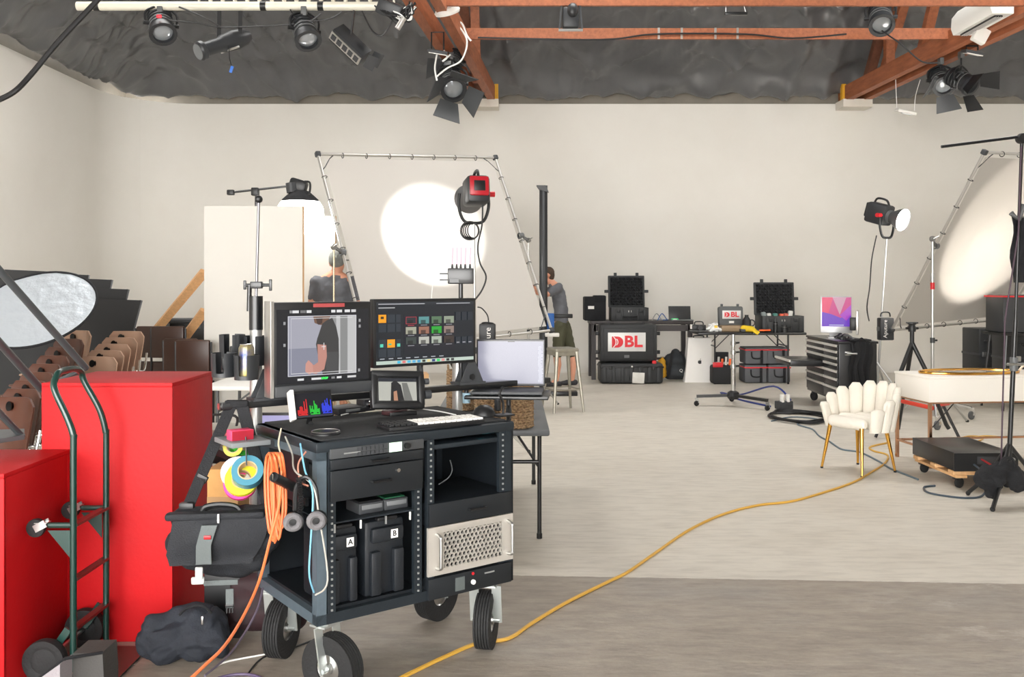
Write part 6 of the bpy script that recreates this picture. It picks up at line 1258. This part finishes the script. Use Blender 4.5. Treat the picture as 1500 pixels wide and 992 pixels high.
S().box((0,0,sz_-.02), (.32,.32,.05), bev=.02).obj('seat', STM, stl); S().box((0,0,sz_-.065), (.30,.30,.05), bev=.006).obj('seat_skirt', STM, stl)
for (x, y) in ((-1,-1),(1,-1),(-1,1),(1,1)): S().tube([(x*.13,y*.13,sz_-.04), (x*.2,y*.2,.0)], [.028,.016], 8).obj('leg', STM, stl)
for (a, b) in (((-1,-1),(1,-1)),((1,-1),(1,1)),((1,1),(-1,1)),((-1,1),(-1,-1))): S().bar((a[0]*.175,a[1]*.175,.28), (b[0]*.175,b[1]*.175,.28), .025, .012).obj('foot_rail', STM, stl)
# ------------------------------------------------------------------ stacked chairs behind the red boxes
TAN = mat('tan_shell', (178,146,124), .35, .15); DBR = mat('brown_shell', (84,48,34), .4)
def stack_chair(label, loc, rz, shell, group):
    t = thing('stacking_chair', label, 'chair', loc, rz, group)
    rows = []
    for j in range(9):
        u = j/8; wv = (.36+.06*u) if u < .8 else (.42-.10*((u-.8)/.2)**2); z = .46+.36*u
        rows.append([Vector((wv*(i/10-.5), .06*(1-(2*i/10-1)**2)+.05*u, z)) for i in range(11)])
    sb_ = sheet(rows, .012).obj('back_shell', shell, t); S().lathe([(0,-.001),(.032,-.001)], (-.1,.075,.76), (PI/2-.1,0,0), 16).lathe([(0,-.016),(.032,-.016)], (-.1,.075,.76), (PI/2-.1,0,0), 16).obj('hand_hole', BLK, sb_)
    S().box((0,-.18,.45), (.40,.40,.02), (.04,0,0), bev=.009).obj('seat', shell, t)
    for sx in (-1, 1):
        S().tube(smoothpath([(sx*.19,.10,.62), (sx*.2,.05,.46), (sx*.2,-.05,.43), (sx*.22,.16,.0)], 4), .011, 10).obj('leg', CHROME, t); S().tube([(sx*.2,-.05,.43), (sx*.2,-.34,.43), (sx*.22,-.38,.0)], .011, 10).obj('leg', CHROME, t)
    return t
g1, g2 = 'brown chairs nested in a row by the silver reflector', 'tan chairs nested behind the tall red box'
def chair_at(px, py, d, rz, m, g, lb): p = W(px, py, d); return stack_chair(lb, (p.x, p.y, max(p.z-.82, 0)), rz, m, g)
n = 9
for k in range(n):
    u = k/(n-1); px, py, d = 10+95*u, 585-100*u, 5.9+2.5*u
    chair_at(px, py, d, -.5, TAN if k == n-1 else DBR, g1, 'tan shell chair at the end of the nested row under the silver reflector' if k == n-1 else 'brown shell chair in the nested row under the silver reflector')
for k in range(5):
    u = k/4; chair_at(138+42*u, 524-38*u, 7.9+.7*u, -.35, TAN, g2, 'tan shell chair standing in front of the brown padded chairs' if k == 4 else 'tan shell chair nested behind the tall red box')
# black display boards fanned out behind, dark brown padded folding chairs, bins
BB = mat('black_board', (9,9,10), .6)
tops = [(30,405),(62,400),(98,399),(130,403),(164,410),(188,424),(207,440)]
for k, (px, py) in enumerate(tops):
    d = 10.6-.12*k; a = W(px,py,d); w_ = .62; b = Vector((a.x-.34, d-.1, .0)); t = thing('black_board', 'black foam board leaning in the fanned row behind the reflector', 'board', (b.x-.3, d, 0), 0, 'black boards leaning in a row')
    u2 = Vector((-w_, -.22, .03)); S().slab([a, a+u2, b+u2, b], .02, (.3,-1,0)).obj('board_face', BB, t, w=True); S().bar(a, b, .012, .03).obj('edge_tape', mat('edge_grey', (60,60,62), .3), t, w=True)
PADB = mat('brown_vinyl', (62,38,28), .4)
for k, (px, py, d) in enumerate(((204,478,9.4),(226,478,9.3),(244,496,9.1),(262,498,9.0))):
    a = W(px,py,d); t = thing('folded_chair', 'dark brown padded folding chair folded upright beside the tan chairs', 'chair', (a.x+.14, d, 0), -.1, 'dark brown folded chairs'); h = a.z
    S().box((0,0,h-.16), (.34,.05,.32), bev=.015).obj('back_pad', PADB, t); S().box((0,.03,h-.56), (.36,.05,.4), bev=.015).obj('seat_pad', PADB, t)
    for x in (-.18, .18): S().tube([(x,.0,h-.02),(x,.02,.01)], .012).obj('leg', BLKM, t); S().tube([(x,.05,h-.4),(x,.06,.01)], .012).obj('leg', BLKM, t)
for (px, py, d, lb) in ((277,466,10.9,'black storage bin on top of the other bin behind the brown chairs'),(282,505,10.8,'black storage bin under the other bin behind the brown chairs')):
    a = W(px,py,d); h = .33; t = thing('storage_bin', lb, 'bin', (a.x, d, a.z-h)); S().box((0,0,h/2-.01), (.5,.4,h-.04), bev=.02).obj('bin_tub', BLK, t); S().box((0,0,h-.03), (.54,.44,.05), bev=.015).obj('bin_lid', DGREY, t)
    for x in (-.18, .18): latch(t, x, -.22, h*.75, REDP if py > 480 else GREYP, .06, .06)
tag(S().box((W(280,505,10.8).x, 10.8, (W(280,505,10.8).z-.33)/2), (.7,.6,W(280,505,10.8).z-.33), bev=.01).obj('plinth_box', BLK), 'black plinth box carrying the storage bins', 'box')
# silver reflector disc resting on the chairs
rf = thing('reflector_disc', 'round silver reflector with black rim resting on the nested chairs', 'reflector', W(52,505,7.3)); cR = W(52,452,7.5); ux = Vector((1,.12,.06)).normalized(); uy = Vector((-.1,.75,.62)); uy = (uy-ux*uy.dot(ux)).normalized(); Rr = .47; V = [cR+Vector((0,0,0))]; F = []
SILV = mat('silver_fabric', (206,214,222), .38, .45, bump=.5, bscale=14)
nn_ = ux.cross(uy); RN = 10; AN = 48
for r_ in range(1, RN+1):
    for k in range(AN):
        a = 2*PI*k/AN; V.append(cR+(ux*math.cos(a)+uy*math.sin(a))*Rr*r_/RN+nn_*.012*noise.noise(Vector((r_*.8*math.cos(a), r_*.8*math.sin(a), 2))))
for k in range(AN): F.append((0, 1+k, 1+(k+1) % AN))
for r_ in range(RN-1):
    for k in range(AN): F.append((1+r_*AN+k, 1+(r_+1)*AN+k, 1+(r_+1)*AN+(k+1) % AN, 1+r_*AN+(k+1) % AN))
m_ = len(V); S().add(V+[p-nn_*.004 for p in V], F+[tuple(m_+i for i in reversed(q)) for q in F]).obj('silver_face', SILV, rf, w=True, ang=80); S().tube([cR+(ux*math.cos(2*PI*k/64)+uy*math.sin(2*PI*k/64))*Rr for k in range(64)], .011, 8, closed=True).obj('rim', BLKF, rf, w=True)
# ------------------------------------------------------------------ lamps and pipes under the roof
PIPE = mat('cream_pipe', (226,222,206), .45, .1); yP = 9.6; zP = Zp(9, yP)
lp_ = thing('lighting_pipe', 'cream lighting truss pipe with lattice hung from the roof', 'pipe', (X(330,yP), yP, zP))
S().cyl((X(113,yP),yP,zP), (X(575,yP),yP,zP), .045, n=16).obj('main_pipe', PIPE, lp_, w=True); S().cyl((X(113,yP),yP+.05,zP+.42), (X(575,yP),yP+.05,zP+.42), .03).obj('upper_pipe', PIPE, lp_, w=True)
for k in range(16): x0_, x1_ = X(290+18*k,yP), X(299+18*k,yP); S().tube([(x0_,yP,zP), (x1_,yP+.05,zP+.42), (X(308+18*k,yP),yP,zP)], .014).obj('lattice_bar', PIPE, lp_, w=True)
for px in (142, 386, 470): S().cyl((X(px,yP)-.03,yP,zP), (X(px,yP)+.03,yP,zP), .05).obj('tape_wrap', BLK, lp_, w=True)
for px in (130, 560): S().cyl((X(px,yP),yP+.05,zP+.42), (X(px,yP),yP+.05,7.05), .012).obj('hanger_rod', STEEL, lp_, w=True)
LENS = mat('lens_glass', (150,155,160), .08, .3, coat=1.0)
def hang_clamp(t, c, z1):
    S().box((c.x,c.y,z1-.02), (.06,.1,.10), bev=.01).obj('clamp', GREYP, t, w=True); S().cyl((c.x,c.y,z1-.06), (c.x,c.y,c.z+.16), .012).obj('hanger', BLK, t, w=True)
def fresnel(name, label, px, py, d, aim, s, z1, doors=0, m=None, ribs_=True, leaf=None):
    m = m or CYC_BLK; c = W(px,py,d); t = thing(name, label, 'lamp', c); z = Vector(aim).normalized(); x = z.cross(Vector((0,0,1))).normalized(); y = x.cross(z); M = Matrix((x,y,z)).transposed()
    L = lambda a: c+M @ (Vector(a)*s)
    S().lathe([(0,-.2*s),(.09*s,-.2*s),(.115*s,-.16*s),(.12*s,.12*s),(.14*s,.14*s),(.14*s,.18*s),(.105*s,.18*s),(.1*s,.13*s)], c, M, 20).obj('housing', m, t, w=True); S().lathe([(.1*s,.14*s),(.06*s,.16*s),(0,.165*s)], c, M, 20).obj('lens', LENS, t, w=True)
    if ribs_:
        for k in range(5): S().torus(L((0,0,-.15+.05*k)), .122*s, .007*s, M, n=20, k=6).obj('cooling_rib', GREYP if k > 2 else m, t, w=True)
    S().tube(smoothpath([L((-.15,0,0)), c+M @ Vector((-.15*s,0,0))+Vector((0,0,.12*s)), c+Vector((0,0,.19*s)), c+M @ Vector((.15*s,0,0))+Vector((0,0,.12*s)), L((.15,0,0))], 4), .012*s, 8).obj('yoke', BLK, t, w=True)
    for q in (-1, 1): S().cyl(L((q*.115,0,0)), L((q*.175,0,0)), .022*s).obj('yoke_knob', BLK, t, w=True)
    LM = leaf or mat('barn_door_grey', (84,86,88), .5)
    for k in range(doors):
        a = 2*PI*k/doors+.3; o = Vector((math.cos(a), math.sin(a), 0)); tg = Vector((-o.y,o.x,0)); p = [L(o*.13+tg*.10+Vector((0,0,.18))), L(o*.13-tg*.10+Vector((0,0,.18))), L(o*.26-tg*.15+Vector((0,0,.36))), L(o*.26+tg*.15+Vector((0,0,.36)))]
        S().slab(p, .006*s).obj('barn_door', LM, t, w=True)
    if z1: hang_clamp(t, c, z1)
    return t
f = fresnel('fresnel_lamp', 'black fresnel lamp with a red light hung at the free end of the cream pipe', 236, 36, yP, (.35,-.6,-.75), 1.0, zP-.04); S().box(W(233,24,yP-.2), (.05,.02,.03), bev=.006).obj('red_led', mat('led_red', (220,40,50), .4, emit=1.2), f, w=True)
fresnel('fresnel_lamp', 'black fresnel lamp with silver side hung mid-way on the cream pipe', 446, 44, yP, (.35,-.5,-.8), 1.0, zP-.04)
el = thing('ellipsoidal_lamp', 'long black ellipsoidal spotlight hung on the cream pipe with a blue tag', 'lamp', W(328,68,yP)); a, b = W(290,76,yP-.25), W(366,52,yP+.15); z = (b-a).normalized(); M = z.to_track_quat('Z','Y').to_matrix()
S().lathe([(.0,0),(.085,0),(.10,.02),(.10,.06),(.075,.08),(.075,.26),(.095,.3),(.105,.45),(.09,.56),(.06,.62),(0,.63)], a, M, 22).obj('housing', CYC_BLK, el, w=True); S().lathe([(0,-.002),(.08,-.002)], a, M, 22).obj('lens', LENS, el, w=True); S().box(a.lerp(b,.62)-Vector((0,.02,.09)), (.24,.02,.10), M, bev=.006).obj('side_fin', ALU, el, w=True)
c = a.lerp(b,.6)
for q in (-.11, .11): S().bar(c+Vector((q,0,0)), Vector((c.x+q,yP,zP-.05)), .04, .012).obj('yoke_arm', BLK, el, w=True)
S().tube([c+Vector((.02,-.1,-.05)), c+Vector((.03,-.1,-.2)), c+Vector((.05,-.1,-.27))], .005).obj('safety_cord', BLK, el, w=True); S().box(c+Vector((.05,-.1,-.31)), (.03,.015,.07), (0,.3,0), bev=.004).obj('blue_tag', mat('tag_blue', (50,110,200), .5), el, w=True)
br = thing('led_bar', 'black led bar lamp with a row of square cells hung on the cream pipe', 'lamp', W(520,62,yP)); a, b = W(492,46,yP), W(534,86,yP); ax = (b-a).normalized(); M = frame(a, ax, (0,-.55,-.8) if True else 0)
R3 = M.to_3x3(); ln = (b-a).length; S().box((a+b)/2, (ln,.17,.16), R3, bev=.01).obj('housing', CYC_BLK, br, w=True)
fy = R3 @ Vector((0,1,0)); fz = R3 @ Vector((0,0,1)); nrm = fy if fy.y < 0 else -fy
S().box((a+b)/2+nrm*.087, (ln*1.0,.012,.10), R3).obj('cell_strip', ALU, br, w=True)
for k in range(5): S().box(a.lerp(b,.12+.19*k)+nrm*.096, (.055,.012,.06), R3).obj('cell', DGREY, br, w=True)
for q in (-.09, .0): S().slab([b+ax*.02+nrm*q-fz*.09, b+ax*.02+nrm*q+fz*.09, b+ax*.12+nrm*(q-.05)+fz*.1, b+ax*.12+nrm*(q-.05)-fz*.1], .006).obj('end_leaf', DGREY, br, w=True)
S().bar((a+b)/2, Vector((X(519,yP),yP,zP-.05)), .06, .014).obj('hanger', BLK, br, w=True)
bn = thing('cable_bundle', 'tangle of black cables and a lamp at the inner end of the cream pipe', 'cables', W(580,20,yP))
for k in range(14): S().tube(smoothpath([W(548+random.random()*20,4+random.random()*8,yP-.05), W(560+random.random()*30,18+random.random()*18,yP-.1), W(585+random.random()*20,10+random.random()*22,yP-.05), W(600+random.random()*10,2+random.random()*10,yP)], 5), .008, 6).obj('cable', CABLEK if k % 4 else CABLEW, bn, w=True)
S().box(W(572,14,yP), (.26,.2,.16), (.3,.4,0), bev=.02).obj('lamp_body', CYC_BLK, bn, w=True); S().cyl(W(582,42,yP-.1), W(592,26,yP-.1), .03).obj('pale_tube', ALU, bn, w=True)
for (pts, lb) in (([(262,10),(300,26),(325,40)], 'black cable sagging to the long spotlight'), ([(425,14),(440,30),(480,28),(500,18)], 'black cable sagging between two pipe lamps'), ([(250,30),(290,34),(330,40),(440,34),(470,20)], 'long thin black cable strung below the cream pipe'), ([(530,16),(545,45),(560,52),(575,30)], 'black cable looping by the led bar')): cable('pipe_cable', [W(px,py,yP-.06) for px, py in pts], .008, CABLEK, lb)
cable('foreground_cable', [W(-10,150,6.0), W(20,135,6.0), W(45,110,6.05), W(85,62,6.1), (W(130,14,6.15)), W(170,-30,6.2), W(230,-100,6.3)], .018, CABLEK, 'thick black cable crossing in front of the white wall corner', n=10)
# on the timber trusses
tl = fresnel('barn_door_lamp', 'large barn-door lamp hung under the end of the left truss', 662, 122, 13.2, (.15,-.75,-.55), 1.35, TOPZ, 4, leaf=mat('door_leaf', (70,72,74), .5))
fresnel('barn_door_lamp', 'second barn-door lamp tucked above the large one on the truss', 664, 92, 13.6, (-.2,-.7,-.5), 1.1, TOPZ, 3)
for (px, py, d, lb) in ((641,76,12.0,'white led work light clamped under the truss near the barn-door lamps'),(1424,77,12.7,'white led work light clamped under the truss near the air conditioner')):
    c = W(px,py,d); t = thing('work_light', lb, 'lamp', c); S().box(c, (.26,.16,.05), (.25,.15,.1), bev=.012).obj('housing', DGREY, t, w=True); S().box(c+Vector((0,-.02,-.03)), (.23,.13,.012), (.25,.15,.1), bev=.004).obj('light_panel', WHITEP, t, w=True); S().tube([c+Vector((-.08,0,.03)), Vector((c.x-.08,c.y,TOPZ)), Vector((c.x+.08,c.y,TOPZ)), c+Vector((.08,0,.03))], .012).obj('bracket', BLK, t, w=True)
rd = thing('round_lamp', 'round pale lamp with black backing high on the left truss', 'lamp', W(653,12,11.2)); S().lathe([(0,.06),(.12,.05),(.16,.0),(.15,-.03),(0,-.035)], W(655,16,11.2), (.5,-.25,0), 24).obj('lamp_dish', WHITEP, rd, w=True); S().box(W(650,4,11.25), (.22,.2,.2), (.3,.2,0), bev=.03).obj('lamp_back', BLK, rd, w=True)
for k, pts in enumerate(([(672,38),(684,60),(676,88),(655,100),(640,112)], [(663,30),(676,34),(684,52),(690,60)], [(640,80),(637,100),(640,118)], [(650,74),(655,84),(648,90),(660,80)])): cable('truss_cable', [W(px,py,12.2) for px, py in pts], .012, CABLEW, ('white cable looping along the left truss', 'white cable end at the truss post', 'white cable dropping to the barn-door lamp', 'knotted white cable by the work light')[k])
# hung from the purlins
pl1 = thing('hanging_floodlight', 'black floodlight in a frame hung under the near purlin', 'lamp', W(836,25,11.05)); c = W(836,27,11.05); S().box(c, (.2,.14,.25), bev=.03).obj('housing', CYC_BLK, pl1, w=True); S().ball(c+Vector((.02,-.06,.08)), (.07,.05,.09)).obj('reflector_bowl', BLK, pl1, w=True)
for sx in (-1, 1): S().bar(c+Vector((sx*.135,0,-.13)), c+Vector((sx*.11,0,.17)), .02, .02).obj('frame_side', DGREY, pl1, w=True)
S().box(c+Vector((0,0,-.14)), (.29,.03,.025)).obj('frame_bar', STEEL, pl1, w=True); S().cyl(c+Vector((0,0,.12)), Vector((c.x,11.05,4.93)), .012).obj('hanger', STEEL, pl1, w=True)
pl2 = thing('hanging_bar', 'black bar hung on two wires from the near purlin', 'bar', W(1078,18,11.0)); c = W(1078,20,11.0); S().box(c, (.27,.05,.035), bev=.006).obj('bar', BLKM, pl2, w=True)
for sx in (-.12, .12): S().cyl(c+Vector((sx,0,.01)), Vector((c.x+sx*.9,11.05,4.93)), .004).obj('wire', STEEL, pl2, w=True)
fr2 = fresnel('fresnel_lamp', 'black fresnel lamp hung beside the right truss above the long purlin', 1290, 26, 12.4, (-.2,-.7,-.7), 1.2, 5.02)
cable('purlin_cable', [W(700,55,12.8), W(880,58,12.85), W(960,50,12.85), W(1090,50,12.85), W(1160,56,12.85), W(1240,50,12.8)], .012, CABLEK, 'black cable lying along the long purlin')
cable('truss_lead', [W(1292,45,12.3), W(1320,65,12.0), W(1350,90,11.8), W(1375,92,11.7)], .01, CABLEK, 'black cable sagging from the fresnel lamp to the right truss')
# right truss lamps, emergency light, air conditioner
fresnel('barn_door_lamp', 'black barn-door lamp hung lowest under the right truss', 1378, 118, 13.5, (-.1,-.8,-.6), 1.15, TOPZ, 3)
fresnel('barn_door_lamp', 'black barn-door lamp with an open leaf beside its twin under the right truss', 1408, 118, 13.1, (.45,-.7,-.55), 1.1, TOPZ, 3, leaf=BLK)
em = thing('emergency_light', 'small white emergency light hanging on wires below the right truss', 'lamp', W(1327,165,14.8)); c = W(1327,164,14.8); S().box(c, (.30,.16,.05), (.2,.22,0), bev=.012).obj('light_body', WHITEP, em, w=True); S().box(c+Vector((0,-.02,-.035)), (.16,.08,.02), (.2,.22,0), bev=.005).obj('lamp_window', mat('clear_lens', (210,212,212), .2), em, w=True)
for (sx, top) in ((-.14,(1312,112)),(.14,(1348,118))): S().tube(smoothpath([c+Vector((sx,0,.02)), c+Vector((sx*1.1,0,.25)), Vector((W(top[0],top[1],14.8).x,14.8,TOPZ))], 4), .006).obj('wire', CABLEW, em, w=True)
ac = thing('air_conditioner', 'white split air conditioner mounted along the right truss', 'air conditioner', (5.85, 11.6, 4.95)); ACW = mat('ac_white', (236,234,228), .4)
S().prism([(0,0),(.26,0),(.26,.32),(.06,.32),(-.02,.22),(-.03,.08)], 1.0, frame((5.84,12.2,4.88), (1,0,0), (0,0,1))).obj('ac_body', ACW, ac, w=True)
S().box((5.95,11.7,4.868), (.10,.86,.02)).obj('air_outlet', BLK, ac, w=True)
for k in range(3): S().box((5.92+.03*k,11.7,4.86), (.008,.86,.012), (0,.5,0)).obj('louvre', WHITEP, ac, w=True)
S().box((6.05,11.9,4.80), (.18,.1,.2), (0,.5,0), bev=.02).obj('drain_cover', ACW, ac, w=True)
